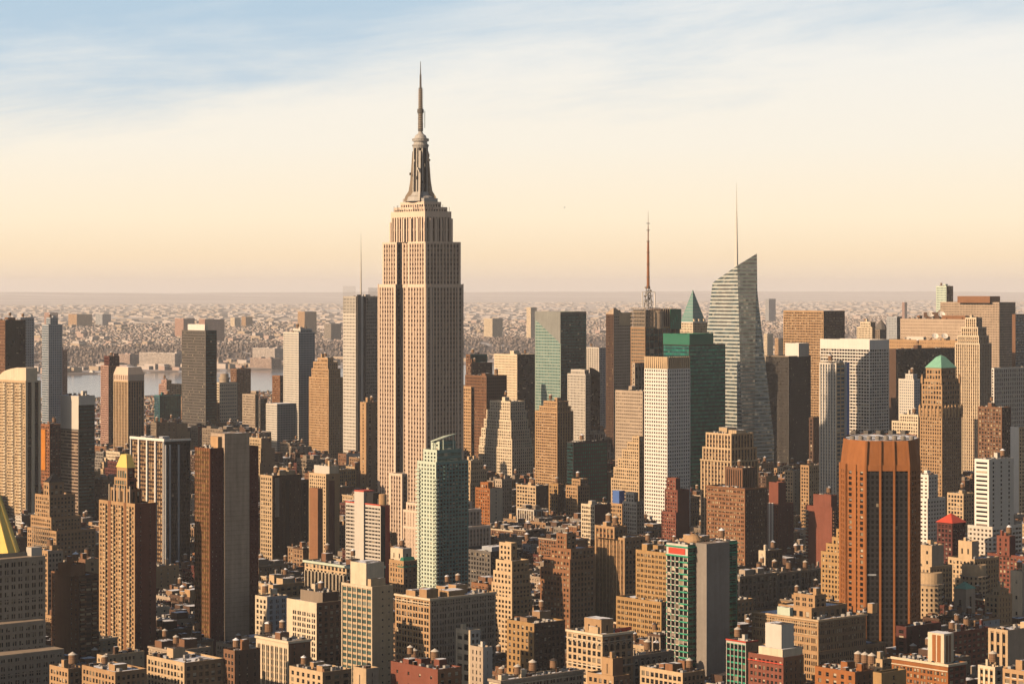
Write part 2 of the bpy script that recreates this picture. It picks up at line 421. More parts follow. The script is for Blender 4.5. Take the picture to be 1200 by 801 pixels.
    if bal:   # balconies on the listed bays: (modulus, bays, depth, material)
        Q = []; M_ = bal[3]
        for i in range(nb):
            if i % bal[0] not in bal[1]: continue
            a = sm + cu * i + cu * .04; c = a + cu * .92
            for j in range(1, nf):
                z = bm + cv * j; h = 0.25 / Hh; rl = 1.15 / Hh
                f = rect([a], [c], [z], [z + rl], bal[2])[0]; g = rect([a], [c], [z], [z + rl], 0.0)[0]
                Q += [f, [f[0], f[1], g[1], g[0]], [f[0], f[3], g[3], g[0]], [f[1], f[2], g[2], g[1]]]
        mb.quads(Q, M_)

# ------------------------------------------------------------------ the street grid and the building kit
DR = np.array((0.755, 0.656)); DR /= np.linalg.norm(DR)      # up the avenues
DL = np.array((-DR[1], DR[0]))                               # along the streets, to the river
ROT = math.atan2(DR[1], DR[0])
def place(xc, D): return np.array(((xc - 600) / F * D, D))
def hgt(y, D): return CH - (y - HZ) * D / F
def left_len(P, xl):
    t = (xl - 600) / F
    return (P[0] - t * P[1]) / (-DL[0] + t * DL[1])
def right_len(P, xr):
    t = (xr - 600) / F
    return (t * P[1] - P[0]) / (DR[0] - t * DR[1])

MESHES = {}
def window_mesh(w, h, st):
    key = (round(w, 2), round(h, 2), st['glass'], st.get('frame'))
    if key in MESHES: return MESHES[key]
    m = MB(); f = min(.09, w * .08)
    m.quads([[(-w / 2, 0, -h / 2), (w / 2, 0, -h / 2), (w / 2, 0, h / 2), (-w / 2, 0, h / 2)]], st['glass'])
    fm = st.get('frame', 'dgrey')
    for a in ((-w / 2, -w / 2 + f, -h / 2, h / 2), (w / 2 - f, w / 2, -h / 2, h / 2)): m.box(a[0], a[1], -.05, .0, a[2], a[3], fm)
    for a in (-h / 2, -f / 2, h / 2 - f): m.box(-w / 2 + f, w / 2 - f, -.05, .0, a, a + f, fm)
    o = m.build('window'); me = o.data; bpy.data.objects.remove(o)
    MESHES[key] = me
    return me
class Glass(MB):
    """the panes of one building; the first hundred become window objects"""
    def __init__(self, ind):
        super().__init__(); self.win = []; self.ind = ind
        if not ind: del self.win
    def add_win(self, q, st, nrm): self.win.append((q, st, nrm))
    def finish(self, root, parent):
        n = 0
        if self.ind:
            tot = sum(len(q) for q, _, _ in self.win)
            alls = []
            for q, st, nrm in self.win:
                if abs(nrm[2]) > .01 or (abs(nrm[0]) > .01 and abs(nrm[1]) > .01): self.quads(q, st['glass'], True); continue
                for k in q: alls.append((-k[2][2], k, st, nrm))
            alls.sort(key=lambda a: (round(a[0], 1), a[1][0][0] + a[1][0][1]))
            for z, k, st, nrm in alls[:100]:
                w = np.linalg.norm(k[1] - k[0]); h = np.linalg.norm(k[3] - k[0])
                o = bpy.data.objects.new('window', window_mesh(float(w), float(h), st)); COL.objects.link(o)
                o.parent = parent; o.location = k.mean(0); o.rotation_euler.z = -math.pi / 2 if abs(nrm[0]) > .5 else 0
            for z, k, st, nrm in alls[100:]: self.quads([k], st['glass'], True)
        if not self.empty():
            g = self.build('window', parent); g['kind'] = 'stuff'

def tank_meshes():
    m = MB()
    m.ring(0, 0, [(3.0, 2.0), (3.2, 2.05), (7.2, 1.9)], 'wood', 12)
    for z in (3.8, 5.0, 6.2): m.ring(0, 0, [(z, 2.07), (z + .12, 2.07)], 'dbrown', 12, cap=False)
    for a in (-1.2, 1.2):
        for b in (-1.2, 1.2): m.box(a - .12, a + .12, b - .12, b + .12, 0, 3.0, 'dbrown')
        m.box(a - .1, a + .1, -1.6, 1.6, 2.7, 3.0, 'dbrown')
    m.bar((-1.2, -1.2, .2), (1.2, -1.2, 2.7), .12, 'dbrown'); m.bar((-1.2, 1.2, .2), (-1.2, -1.2, 2.7), .12, 'dbrown')
    o = m.build('water_tank')
    r_ = MB(); r_.ring(0, 0, [(7.15, 2.2), (7.3, 2.2), (8.6, .12), (8.7, .1)], 'r_dark', 12); ro = r_.build('tank_roof')
    r2 = MB(); r2.ring(0, 0, [(7.15, 2.2), (7.3, 2.2), (8.6, .12), (8.7, .1)], 'offwhite', 12); r2o = r2.build('tank_roof')
    a, b, c = o.data, ro.data, r2o.data
    for x in (o, ro, r2o): bpy.data.objects.remove(x)
    return a, b, c
def ac_mesh():
    m = MB(); m.box(-1.4, 1.4, -.9, .9, .3, 1.9, 'steel'); m.box(-1.5, 1.5, -1, 1, 0, .3, 'dgrey')
    m.ring(-.6, 0, [(1.9, .5), (2.15, .5)], 'dgrey', 8); m.ring(.7, 0, [(1.9, .5), (2.15, .5)], 'dgrey', 8)
    o = m.build('air_conditioner'); me = o.data; bpy.data.objects.remove(o); return me
TANK, TROOF, TROOFW = tank_meshes(); ACM = ac_mesh()

FOOT = []     # ground plans already taken: (cx, cy, half x, half y) in grid metres
ENV = []      # what must stay visible: (xl, xr, ytop, ybase, D)
ROOTS = {}
class Bld:
    def __init__(self, name, label, cat, px, yb=None, D=None, group=None, ind=None, h=None, top=None, seed=1):
        """px = (left edge, corner, right edge, top row) in the 1200 px frame; yb = row where its foot meets the roofs around it"""
        xl, xc, xr, yt = px
        self.D = D if D else 641250.0 / (yb - HZ)
        self.P = place(xc, self.D)
        self.a = max(4, left_len(self.P, xl)); self.b = max(4, right_len(self.P, xr))
        self.H = h or hgt(yt, self.D)
        self.root = bpy.data.objects.new(name, None); COL.objects.link(self.root)
        self.root.location = (*self.P, 0); self.root.rotation_euler.z = ROT; self.root.empty_display_size = 5
        tag(self.root, label, cat, group)
        self.w = MB(); self.w.rng = np.random.RandomState(int(xc * 7 + yt))
        self.r = MB()
        self.ind = (self.D < 1800) if ind is None else ind
        self.g = Glass(self.ind); self.g.rng = np.random.RandomState(int(xc * 3 + yt))
        self.rnd = random.Random(int(xc * 13 + yt * 7) + seed)
        self.loose = []
        g0 = (self.P @ DR, self.P @ DL)
        FOOT.append((g0[0], g0[0] + self.b, g0[1], g0[1] + self.a, name, label))
        ENV.append((xl, xr, yt, yb or (HZ + 641250.0 / self.D), self.D))
        ROOTS[self.root.name] = (xl, xr, yt, self.D)
    def rectpx(self, xl, xc, xr, delta=None):
        """a tier's local rectangle from its pixel columns; delta = metres its corner stands behind the main corner"""
        if delta is None:
            base = (self.b * DR[0] - self.a * DL[0])
            delta = max(0.0, (base - (xr - xl) / F * self.D) / 2)
        P = place(xc, self.D + delta); v = P - self.P
        x, y = float(v @ DR), float(v @ DL)
        return x, x + right_len(P, xr), y, y + left_len(P, xl), self.D + delta
    def tier(self, R, z0, z1, ls, rs, roof='r_dark', par=1.1, back=None):
        x0, x1, y0, y1 = R[:4]
        w = self.w; bk = back or rs['wall']
        facade(w, [(x0, y1, z0), (x0, y0, z0), (x0, y0, z1), (x0, y1, z1)], ls, self.g)
        facade(w, [(x0, y0, z0), (x1, y0, z0), (x1, y0, z1), (x0, y0, z1)], rs, self.g)
        w.quads([[(x1, y0, z0), (x1, y1, z0), (x1, y1, z1), (x1, y0, z1)], [(x1, y1, z0), (x0, y1, z0), (x0, y1, z1), (x1, y1, z1)]], bk)
        t = 0.45; lm = ls['wall'] if ls['kind'] != 'curtain' else bk
        if par > 0:
            o = [(x0, y0), (x1, y0), (x1, y1), (x0, y1)]; i_ = [(x0 + t, y0 + t), (x1 - t, y0 + t), (x1 - t, y1 - t), (x0 + t, y1 - t)]
            for k in range(4):
                j = (k + 1) % 4
                w.quads([[(*o[k], z1), (*o[j], z1), (*i_[j], z1), (*i_[k], z1)], [(*i_[k], z1), (*i_[j], z1), (*i_[j], z1 - par), (*i_[k], z1 - par)]], ls.get('coping', lm))
            self.r.quads([[(*i_[k], z1 - par) for k in range(4)]], roof)
        else:
            self.r.quads([[(x0, y0, z1), (x1, y0, z1), (x1, y1, z1), (x0, y1, z1)]], roof)
        return z1 - max(par, 0)
    def main(self, ls, rs, **k):
        self.zr = self.tier((0, self.b, 0, self.a), 0, self.H, ls, rs, **k); return self
    def up(self, xl, xc, xr, yt, z0, ls, rs, delta=None, **k):
        R = self.rectpx(xl, xc, xr, delta)
        z1 = hgt(yt, R[4]); z = self.tier(R, z0, z1, ls, rs, **k)
        return R, z1, z
    def cornice(self, R, z, mat, out=0.8, h=1.2):
        x0, x1, y0, y1 = R[:4]; m = MB()
        m.box(x0 - out, x0 + .1, y0 - out, y1 + .2, z - h, z + .06, mat); m.box(x0 + .1, x1 + .2, y0 - out, y0 + .1, z - h, z + .06, mat)
        m.build('cornice', self.root)
    def hut(self, x0, x1, y0, y1, z0, h, mat, name='rooftop_house', roof='r_dark', st=None):
        m = MB(); m.rng = np.random.RandomState(3)
        if st:
            facade(m, [(x0, y1, z0), (x0, y0, z0), (x0, y0, z0 + h), (x0, y1, z0 + h)], st); facade(m, [(x0, y0, z0), (x1, y0, z0), (x1, y0, z0 + h), (x0, y0, z0 + h)], st)
            m.quads([[(x1, y0, z0), (x1, y1, z0), (x1, y1, z0 + h), (x1, y0, z0 + h)], [(x1, y1, z0), (x0, y1, z0), (x0, y1, z0 + h), (x1, y1, z0 + h)]], mat)
            m.quads([[(x0, y0, z0 + h), (x1, y0, z0 + h), (x1, y1, z0 + h), (x0, y1, z0 + h)]], roof)
        else: m.box(x0, x1, y0, y1, z0, z0 + h, mat, top=roof)
        return m.build(name, self.root)
    def tank(self, x, y, z, s=1.0, snow=True):
        o = bpy.data.objects.new('water_tank', TANK); COL.objects.link(o); o.parent = self.root; o.location = (x, y, z); o.scale = (s, s, s); o.rotation_euler.z = self.rnd.random()
        c = bpy.data.objects.new('tank_roof', TROOFW if snow else TROOF); COL.objects.link(c); c.parent = o
    def ac(self, x, y, z, s=1.0):
        o = bpy.data.objects.new('air_conditioner', ACM); COL.objects.link(o); o.parent = self.root; o.location = (x, y, z); o.scale = (s, s, s); o.rotation_euler.z = self.rnd.choice((0, math.pi / 2))
    def clutter(self, R, z, n=5, tanks=1, huts=1, mat='brown'):
        x0, x1, y0, y1 = R[:4]; q = self.rnd
        W_, D_ = x1 - x0 - 2, y1 - y0 - 2
        if W_ < 4 or D_ < 4: return
        used = []
        def spot(r):
            for _ in range(12):
                x = x0 + 1 + r + q.random() * max(.1, W_ - 2 * r); y = y0 + 1 + r + q.random() * max(.1, D_ - 2 * r)
                if all(abs(x - a) > r + c or abs(y - b) > r + c for a, b, c in used):
                    used.append((x, y, r)); return x, y
            return None
        for _ in range(huts):
            r = min(W_, D_) * q.uniform(.14, .24); s = spot(r)
            if s:
                h = q.uniform(3, 6); self.hut(s[0] - r, s[0] + r, s[1] - r * .8, s[1] + r * .8, z, h, mat)
                if tanks and q.random() < .4 and r > 2.3: self.tank(s[0], s[1], z + h, .8, q.random() < .6); tanks -= 1
        for _ in range(tanks):
            s = spot(2.4)
            if s: self.tank(s[0], s[1], z, q.uniform(.8, 1.1), q.random() < .5)
        for _ in range(n):
            s = spot(1.6)
            if s: self.ac(s[0], s[1], z, q.uniform(.6, 1.1))
        for _ in range(n // 3 + 1):     # ducts, skylights, poles, low party walls
            s = spot(2.0); t_ = q.random()
            if not s: continue
            x, y = s
            if t_ < .35:
                l_ = q.uniform(2, 6); l_ = min(l_, (x1 - x) - 1, 6)
                if l_ > 1: self.r.box(x, x + l_, y - .4, y + .4, z + .4, z + 1.1, 'steel'); self.r.box(x, x + .6, y - .4, y + .4, z, z + .4, 'dgrey')
            elif t_ < .6:
                self.r.quads([[(x - 1.5, y - 1.2, z + .5), (x + 1.5, y - 1.2, z + .5), (x + 1.5, y, z + 1.5), (x - 1.5, y, z + 1.5)], [(x + 1.5, y + 1.2, z + .5), (x - 1.5, y + 1.2, z + .5), (x - 1.5, y, z + 1.5), (x + 1.5, y, z + 1.5)], [(x - 1.5, y + 1.2, z), (x - 1.5, y - 1.2, z), (x - 1.5, y - 1.2, z + .5), (x - 1.5, y + 1.2, z + .5)], [(x - 1.5, y - 1.2, z), (x + 1.5, y - 1.2, z), (x + 1.5, y - 1.2, z + .5), (x - 1.5, y - 1.2, z + .5)]], 'g_blue')
            elif t_ < .8: self.r.ring(x, y, [(z, .45), (z + q.uniform(2, 5), .4)], 'dbrown', 8)
            else: self.r.box(x - .1, x + .1, y - .1, y + .1, z, z + q.uniform(3, 7), 'dgrey')
        for _ in range(n):
            s = spot(1.2)
            if s:
                a, b_, h = q.uniform(.4, 1.7) , q.uniform(.3, 1.3), q.uniform(.5, 2.6)
                self.r.box(s[0] - a, s[0] + a, s[1] - b_, s[1] + b_, z - .05, z + h, q.choice(('dgrey', 'brown', 'dbrown', 'steel', 'dbrown')), top='r_snow' if q.random() < .5 else 'r_dark')
    def done(self, wname='wall'):
        w = self.w.build(wname, self.root) if not self.w.empty() else None
        if not self.r.empty(): self.r.build('roof', self.root)
        self.g.finish(self.root, self.root)
        return self.root

# ------------------------------------------------------------------ named buildings
T_ = 'office_tower'; A_ = 'apartment_tower'; B_ = 'stone_building'; K_ = 'brick_building'
def G(name, label, cat, px, yb=None, ls=None, rs=None, ups=(), D=None, cor=None, clut=(4, 1, 1), roof='r_dark', us=None, ur=None, par=1.1, keep=False, group=None, ind=None, mat=None, back=None):
    b = Bld(name, label, cat, px, yb, D, group=group, ind=ind)
    b.main(ls, rs, roof=roof, par=par, back=back)
    R = (0, b.b, 0, b.a); z = b.zr; z1 = b.H
    if cor: b.cornice(R, b.H, cor)
    for i, u in enumerate(ups):
        lo = (0, b.b, 0, b.a) if i == 0 else R
        R, z1, z = b.up(*u[:4], z, us or ls, ur or rs, delta=u[4] if len(u) > 4 else None, roof=roof, par=par, back=back)
    if clut: b.clutter(R, z, *clut, mat=mat or ls['wall'])
    if ups and clut: b.clutter((0, max(1, R[0]) if R[0] > 6 else b.b, 0, b.a if R[0] > 6 else max(1, R[2])), b.zr, 2, 0, 0)
    b.top = (R, z1, z)
    if keep: return b
    b.done(); return b
def P_(wall, **k): return S('punch', wall, **k)
blank = lambda w: S('blank', w)

# --- left edge
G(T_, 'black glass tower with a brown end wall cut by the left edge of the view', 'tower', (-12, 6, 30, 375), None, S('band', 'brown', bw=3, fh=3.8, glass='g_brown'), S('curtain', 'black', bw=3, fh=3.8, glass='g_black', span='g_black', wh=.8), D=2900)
G(T_, 'narrow blue grey tower standing behind the black glass tower', 'tower', (21, 24, 40, 372), None, S('band', 'bgrey', bw=3, fh=3.6, glass='g_blue'), S('band', 'bgrey', bw=3, fh=3.6, wh=.5, glass='g_grey'), D=3300)
G(A_, 'slender grey glass tower with a stepped top on the river side of the city', 'tower', (49, 57, 73, 380), None, S('curtain', 'bgrey', bw=3, fh=3.4, glass='g_blue', span='bgrey', wh=.5), S('band', 'bgrey', bw=3, fh=3.4, glass='g_blue', wh=.6), ups=[(54, 59, 68, 372)], D=3550)
G(A_, 'thin pinkish apartment slab beside the slender grey glass tower', 'tower', (68, 73, 79, 410), None, P_('pink'), P_('pink', bw=2.6, fh=3), D=3750)
b = G(A_, 'cream tower with arched crown and balconies beside the gold pyramid', 'tower', (-8, 30, 48, 446), 602, P_('ltan', bw=5.2, fh=3.1, ww=.72, wh=.5, nw=2, glass='g_lit', balc=(3, (1,), 1.3, 'cream')), S('pier', 'cream', bw=7, fh=3.1, ww=.5, wh=.6, d=1.2, glass='g_black', span='black'), clut=None, keep=True)
z0, z1 = b.H - 1, hgt(431, b.D)
prof = [(b.a * .95, z0), (b.a * .85, z0 + (z1 - z0) * .35), (b.a * .7, z0 + (z1 - z0) * .68), (b.a * .5, z0 + (z1 - z0) * .88), (b.a * .28, z1), (1.0, z1)]
m = MB(); X0, X1 = 1.0, b.b * .8
for (ya, za), (yb_, zb) in zip(prof[:-1], prof[1:]):
    m.quads([[(X0, ya, za), (X1, ya, za), (X1, yb_, zb), (X0, yb_, zb)], [(X0, ya, z0), (X0, yb_, z0), (X0, yb_, zb), (X0, ya, za)]], 'cream')
m.quads([[(X0, 1, z0), (X1, 1, z0), (X1, 1, z1), (X0, 1, z1)], [(X1, 1, z0), (X1, b.a * .5, z0), (X1, b.a * .5, prof[3][1]), (X1, 1, z1)]], 'cream')
m.build('crown', b.root); b.done()
b = G(K_, 'dark red building partly wrapped in yellow orange scaffold netting', 'building', (46, 58, 72, 497), None, P_('rust'), P_('dred'), D=2600, keep=True)
m = MB(); m.box(-.8, -.3, b.a * .35, b.a * .95, b.H * .55, b.H - 6, 'yorange'); m.build('netting', b.root); b.done()
b = Bld(T_, 'dark gridded tower with pale upper storeys beside the arched cream tower', 'tower', (71, 92, 111, 464), 600)
zc = hgt(503, b.D); R = (0, b.b, 0, b.a)
gs = S('curtain', 'dgrey', bw=2.8, fh=3.4, glass='g_brown', span='spand', wh=.55)
gd = S('curtain', 'black', bw=2.8, fh=3.4, glass='g_black', span='g_teal', wh=.55)
for q0, q1, l, r_ in ((0, zc, gs, gd), (zc, b.H, blank('offwhite'), gd)):
    facade(b.w, [(0, b.a, q0), (0, 0, q0), (0, 0, q1), (0, b.a, q1)], l, b.g)
    facade(b.w, [(0, 0, q0), (b.b, 0, q0), (b.b, 0, q1), (0, 0, q1)], r_, b.g)
b.w.box(.2, b.b, -.3, .0, b.H - 9, b.H + .5, 'offwhite'); b.w.quads([[(b.b, 0, 0), (b.b, b.a, 0), (b.b, b.a, b.H), (b.b, 0, b.H)]], 'dgrey')
b.r.quads([[(0, 0, b.H), (b.b, 0, b.H), (b.b, b.a, b.H), (0, b.a, b.H)]], 'r_snow'); b.clutter(R, b.H, 5, 0, 1, mat='offwhite'); b.done()
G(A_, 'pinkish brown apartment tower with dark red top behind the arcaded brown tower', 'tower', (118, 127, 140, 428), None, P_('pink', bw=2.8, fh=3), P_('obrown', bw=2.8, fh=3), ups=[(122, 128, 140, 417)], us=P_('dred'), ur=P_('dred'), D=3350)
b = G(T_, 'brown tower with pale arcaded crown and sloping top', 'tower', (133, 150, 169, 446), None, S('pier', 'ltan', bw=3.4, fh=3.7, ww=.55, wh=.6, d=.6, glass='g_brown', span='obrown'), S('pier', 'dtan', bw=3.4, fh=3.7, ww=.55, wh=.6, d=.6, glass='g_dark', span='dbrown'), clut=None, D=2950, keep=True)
m = MB(); z1 = hgt(430, b.D)
o = [(0, 0), (b.b, 0), (b.b, b.a), (0, b.a)]; i_ = [(x * .8 + b.b * .1, y * .8 + b.a * .1) for x, y in o]
zm = b.H + (z1 - b.H) * .45
for k in range(4):
    j = (k + 1) % 4; m.quads([[(*o[k], b.H), (*o[j], b.H), (*o[j], zm), (*o[k], zm)], [(*o[k], zm), (*o[j], zm), (*i_[j], z1), (*i_[k], z1)]], 'limestone')
m.quads([[(*p, z1) for p in i_]], 'r_snow')
for k in range(8):
    y = b.a * (k + .5) / 8; m.box(-.35, 0.02, y - .6, y + .6, b.H + 1, zm - 1, 'brown')
m.build('crown', b.root)
m = MB(); m.rng = np.random.RandomState(4)
ts = P_('tan', bw=3, fh=3.5)
for (e, w_, yy) in ((6, 3, 527), (12, 6, 544), (18, 8, 561)):
    zz = hgt(yy, b.D)
    facade(m, [(-w_, b.a + e, 0), (-w_, -2, 0), (-w_, -2, zz), (-w_, b.a + e, zz)], ts); facade(m, [(-w_, -2, 0), (b.b, -2, 0), (b.b, -2, zz), (-w_, -2, zz)], ts)
    m.quads([[(-w_, -2, zz), (b.b, -2, zz), (b.b, b.a + e, zz), (-w_, b.a + e, zz)]], 'r_dark')
m.build('podium', b.root); b.done()
G(A_, 'low pink apartment blocks by the river between two brown towers', 'apartments', (186, 195, 213, 450), None, P_('pink'), P_('tan'), ups=[(189, 195, 201, 445)], D=4100)
G(T_, 'small dark teal glass office block beside the tall black glass slab', 'office block', (181, 187, 212, 463), None, S('curtain', 'tealw', glass='g_blue', span='g_teal'), S('curtain', 'tealw', glass='g_teal', span='g_teal'), D=3500)
b = G(T_, 'tall dark glass slab with a white rooftop box near the river', 'tower', (213, 241, 254, 387), None, S('band', 'dgrey', bw=2.6, fh=3.6, glass='g_dark', wh=.5, d=.15), S('curtain', 'black', bw=3, fh=3.6, glass='g_black', span='g_teal', wh=.6), ups=[(220, 240, 244, 380)], us=blank('white'), ur=blank('offwhite'), D=3128, clut=None)
b = G(B_, 'pale stone building with a round rooftop drum beside the dark glass slab', 'building', (250, 257, 278, 448), None, P_('cream', ww=.8, wh=.5), S('band', 'cream', fh=5, wh=.4, glass='g_dark'), D=3450, clut=None, keep=True)
m = MB(); m.ring(b.b * .45, b.a * .5, [(b.H - 1, 7), (b.H + 4, 7), (b.H + 4.2, 8), (b.H + 7, 8), (b.H + 7.2, 6), (b.H + 12, 6)], 'stone', 20); m.build('drum', b.root); b.done()
G(A_, 'brown brick apartment tower behind the building with the round drum', 'tower', (270, 277, 294, 432), None, P_('brown'), P_('obrown', bw=3, fh=2.9, ww=.6), D=3800)
G(T_, 'small office tower of grey stone and black glass in front of the river', 'tower', (284, 299, 303, 462), None, P_('stone', bw=2.6), S('curtain', 'black', glass='g_black', span='g_teal'), ups=[(294, 300, 303, 458)], D=3400)
G(T_, 'small black glass tower just beside the grey stone and black office tower', 'tower', (303, 305, 313, 467), None, P_('dgrey'), S('curtain', 'black', glass='g_black', span='g_teal'), D=3350)
G(A_, 'slim brown brick tower beside the blue striped apartment tower', 'tower', (319, 328, 332, 440), None, P_('obrown', bw=2.6, fh=3, glass='g_dark'), P_('brown'), D=3300)
b = G(A_, 'pale blue and white striped apartment tower with a stepped annex', 'tower', (332, 350, 369, 389), None, S('band', 'offwhite', bw=3, fh=3.0, wh=.5, glass='g_blue', d=.5), S('band', 'bgrey', bw=2.5, fh=3.0, wh=.6, glass='g_teal', d=.5), ups=[(343, 352, 366, 385)], D=3150, keep=True)
m = MB(); z = hgt(474, b.D - 40)
facade(m, [(-30, b.a * .9, 0), (-30, 6, 0), (-30, 6, z), (-30, b.a * .9, z)], S('band', 'offwhite', bw=3, fh=3.0, wh=.5, glass='g_blue')); facade(m, [(-30, 6, 0), (0, 6, 0), (0, 6, z), (-30, 6, z)], S('band', 'bgrey', bw=2.5, fh=3.0, wh=.6, glass='g_teal'))
m.quads([[(-30, 6, z), (0, 6, z), (0, b.a * .9, z), (-30, b.a * .9, z)]], 'r_snow'); m.build('annex', b.root); b.done()
st_ = P_('tan', bw=2.9, fh=3.3, ww=.42, wh=.55, d=.4)
G(T_, 'stepped tan stone tower beside the tall grey screen walled tower', 'tower', (362, 385, 403, 442), 545, st_, st_, ups=[(365, 385, 399, 432), (367, 384, 396, 424), (372, 384, 391, 419)])
# screen walled tower
b = G(T_, 'tall grey tower with rod screens and a mast beside the limestone skyscraper', 'skyscraper', (402, 417, 444, 347), None, S('band', 'offwhite', bw=3, fh=4.1, wh=.55, d=.35, glass='g_grey'), S('band', 'grey', bw=3.2, fh=4.1, wh=.55, glass='g_black', d=.5), D=2950, clut=(3, 0, 1), keep=True)
m = MB(); z1 = hgt(335, b.D)
for k in range(13):
    y = b.a * (k + .5) / 13; m.box(-.5, -.3, y - .12, y + .12, b.H - 20, z1, 'steel')
for k in range(16):
    x = b.b * (.52 + .46 * (k + .5) / 16); m.box(x - .12, x + .12, -.5, -.3, b.H - 20, z1 - 2, 'steel')
m.build('screen', b.root)
m = MB(); m.box(b.b * .04, b.b * .2, -1.2, -.2, 0, b.H + 2, 'dgrey'); m.box(b.b * .3, b.b * .42, -1.0, -.2, 0, b.H - 1, 'black')
m.box(b.b * .2, b.b * .3, -.9, -.2, 0, b.H, 'steel')
m.build('corner_notch', b.root)
m = MB(); m.ring(b.b * .5, b.a * .5, [(b.H, 1.1), (b.H + 30, .8), (hgt(272, b.D), .12)], 'offwhite', 8); m.build('mast', b.root); b.done()
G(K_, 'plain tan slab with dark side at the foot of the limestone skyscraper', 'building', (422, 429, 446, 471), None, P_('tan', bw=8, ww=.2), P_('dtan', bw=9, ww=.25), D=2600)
b = Bld(T_, 'black office tower with white piers and a white roof band', 'tower', (154, 193, 223, 517), 650, ind=False)
b.main(S('pier', 'dbrown', bw=3.1, fh=3.6, ww=.6, wh=.55, d=.3, glass='g_lit', span='tan'), S('pier', 'black', bw=3.1, fh=3.6, ww=.7, wh=.6, d=.3, glass='g_black', span='black'), roof='r_snow')
m = MB()
for k in range(5):
    y = b.a * k / 4; m.box(-1.4, .02, max(0, y - .9), min(b.a, y + .9), 0, b.H - .2, 'white')
for k in (0, .16, .5): m.box(b.b * k + .1, b.b * k + 1.5, -.9, .02, 0, b.H - 3, 'bgrey' if k else 'white')
m.build('pier', b.root)['kind'] = 'stuff'
m = MB(); m.box(-1.5, -.002, -1.2, b.a + .5, b.H, b.H + 2.2, 'white'); m.box(-.002, b.b, -1.2, -.002, b.H, b.H + 1.6, 'white'); m.build('roof_band', b.root)
b.clutter((0, b.b, 0, b.a), b.zr, 6, 0, 2, mat='bgrey'); b.done()
# brown slab with beige core
b = Bld(A_, 'dark red brown slab tower with a tall plain beige panel on its shaded side', 'tower', (228, 246, 303, 525), None, D=1560, ind=False)
b.main(S('curtain', 'rust', bw=2.0, fh=3.0, glass='g_gold', span='obrown', wh=.55, fin='obrown'), P_('dred', bw=2.8, fh=3.0, ww=.22, wh=.35))
m = MB(); z1 = hgt(507, 1575); xa, xb = right_len(b.P, 262), right_len(b.P, 291)
m.box(xa, xb, -1.3, b.a * .8, 0, z1, 'hbeige', top='r_tan'); m.box(xa - 3, xa, 2, b.a * .6, b.H - 2, z1 - 2, 'tan'); m.build('beige_core', b.root); b.clutter((0, xa, 0, b.a), b.zr, 4, 0, 0); b.done()
# golden lantern tower
bl = P_('ltan', bw=3.0, fh=2.9, ww=.5, wh=.5, balc=(5, (2, 4), 1.4, 'tan'), glass='g_lit')
b = Bld(A_, 'red brick tower crowned by a small golden pyramid roof', 'tower', (116, 158, 183, 590), None, D=1540, ind=False)
b.main(S('punch', 'tan', bw=3.3, fh=2.9, ww=.5, wh=.5, d=.4, glass='g_lit', balc=(6, (2, 5), 1.5, 'ltan')), P_('red', bw=7, fh=2.9, ww=.10, wh=.4))
for k, (u0, u1) in enumerate(((.24, .30), (.66, .74))): b.w.box(-.25, .0, b.a * u0, b.a * u1, 0, b.H + .01, 'obrown')
R, z1, z = b.up(129, 153, 166, 573, b.zr, P_('tan', bw=4, fh=6, ww=.4, wh=.8), P_('obrown', bw=4, fh=6, ww=.4, wh=.8))
for k in range(5): b.w.box(R[0] - .8, R[0] + .1, R[2] + (R[3] - R[2]) * k / 4 - .5, R[2] + (R[3] - R[2]) * k / 4 + .5, b.zr, z1 + 2, 'stone')
R, z1, z = b.up(134, 149, 160, 560, z, P_('tan', bw=3, fh=4, ww=.6, wh=.7, glass='g_green'), P_('red', bw=5))
R, z1, z = b.up(137, 149, 158, 548, z, P_('tan', bw=3, fh=4, ww=.6, wh=.7, glass='g_green'), P_('red', bw=5))
m = MB(); x0, x1, y0, y1 = R[:4]; zt = hgt(533, R[4]); e = .5; f = .32
o = [(x0 - e, y0 - e), (x1 + e, y0 - e), (x1 + e, y1 + e), (x0 - e, y1 + e)]; cx, cy = (x0 + x1) / 2, (y0 + y1) / 2
i_ = [(cx + (x - cx) * .5, cy + (y - cy) * .5) for x, y in o]
for k in range(4):
    j = (k + 1) % 4; m.quads([[(*o[k], z1), (*o[j], z1), (*i_[j], zt), (*i_[k], zt)], [(*i_[k], zt), (*i_[j], zt), (cx, cy, zt + .6), (cx, cy, zt + .6)]], 'gold')
m.build('golden_roof', b.root); b.done()
# stepped brown tower with lattice sign
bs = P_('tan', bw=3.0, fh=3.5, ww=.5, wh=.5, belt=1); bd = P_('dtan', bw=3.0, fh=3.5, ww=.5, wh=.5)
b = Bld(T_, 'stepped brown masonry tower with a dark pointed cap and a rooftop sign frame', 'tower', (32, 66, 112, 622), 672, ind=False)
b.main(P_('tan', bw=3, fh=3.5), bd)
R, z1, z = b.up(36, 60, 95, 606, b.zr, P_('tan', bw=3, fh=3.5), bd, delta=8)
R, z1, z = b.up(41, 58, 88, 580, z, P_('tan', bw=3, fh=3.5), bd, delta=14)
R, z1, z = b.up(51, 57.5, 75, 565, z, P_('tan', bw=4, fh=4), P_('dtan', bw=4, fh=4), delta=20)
m = MB(); x0, x1, y0, y1 = R[:4]; cx, cy = (x0 + x1) / 2, (y0 + y1) / 2; m.quads([[(*p, z1), (*q, z1), (cx, cy, z1 + 7), (cx, cy, z1 + 7)] for p, q in (((x0, y0), (x1, y0)), ((x1, y0), (x1, y1)), ((x1, y1), (x0, y1)), ((x0, y1), (x0, y0)))], 'black'); m.build('pointed_roof', b.root)
m = MB(); zz = b.zr
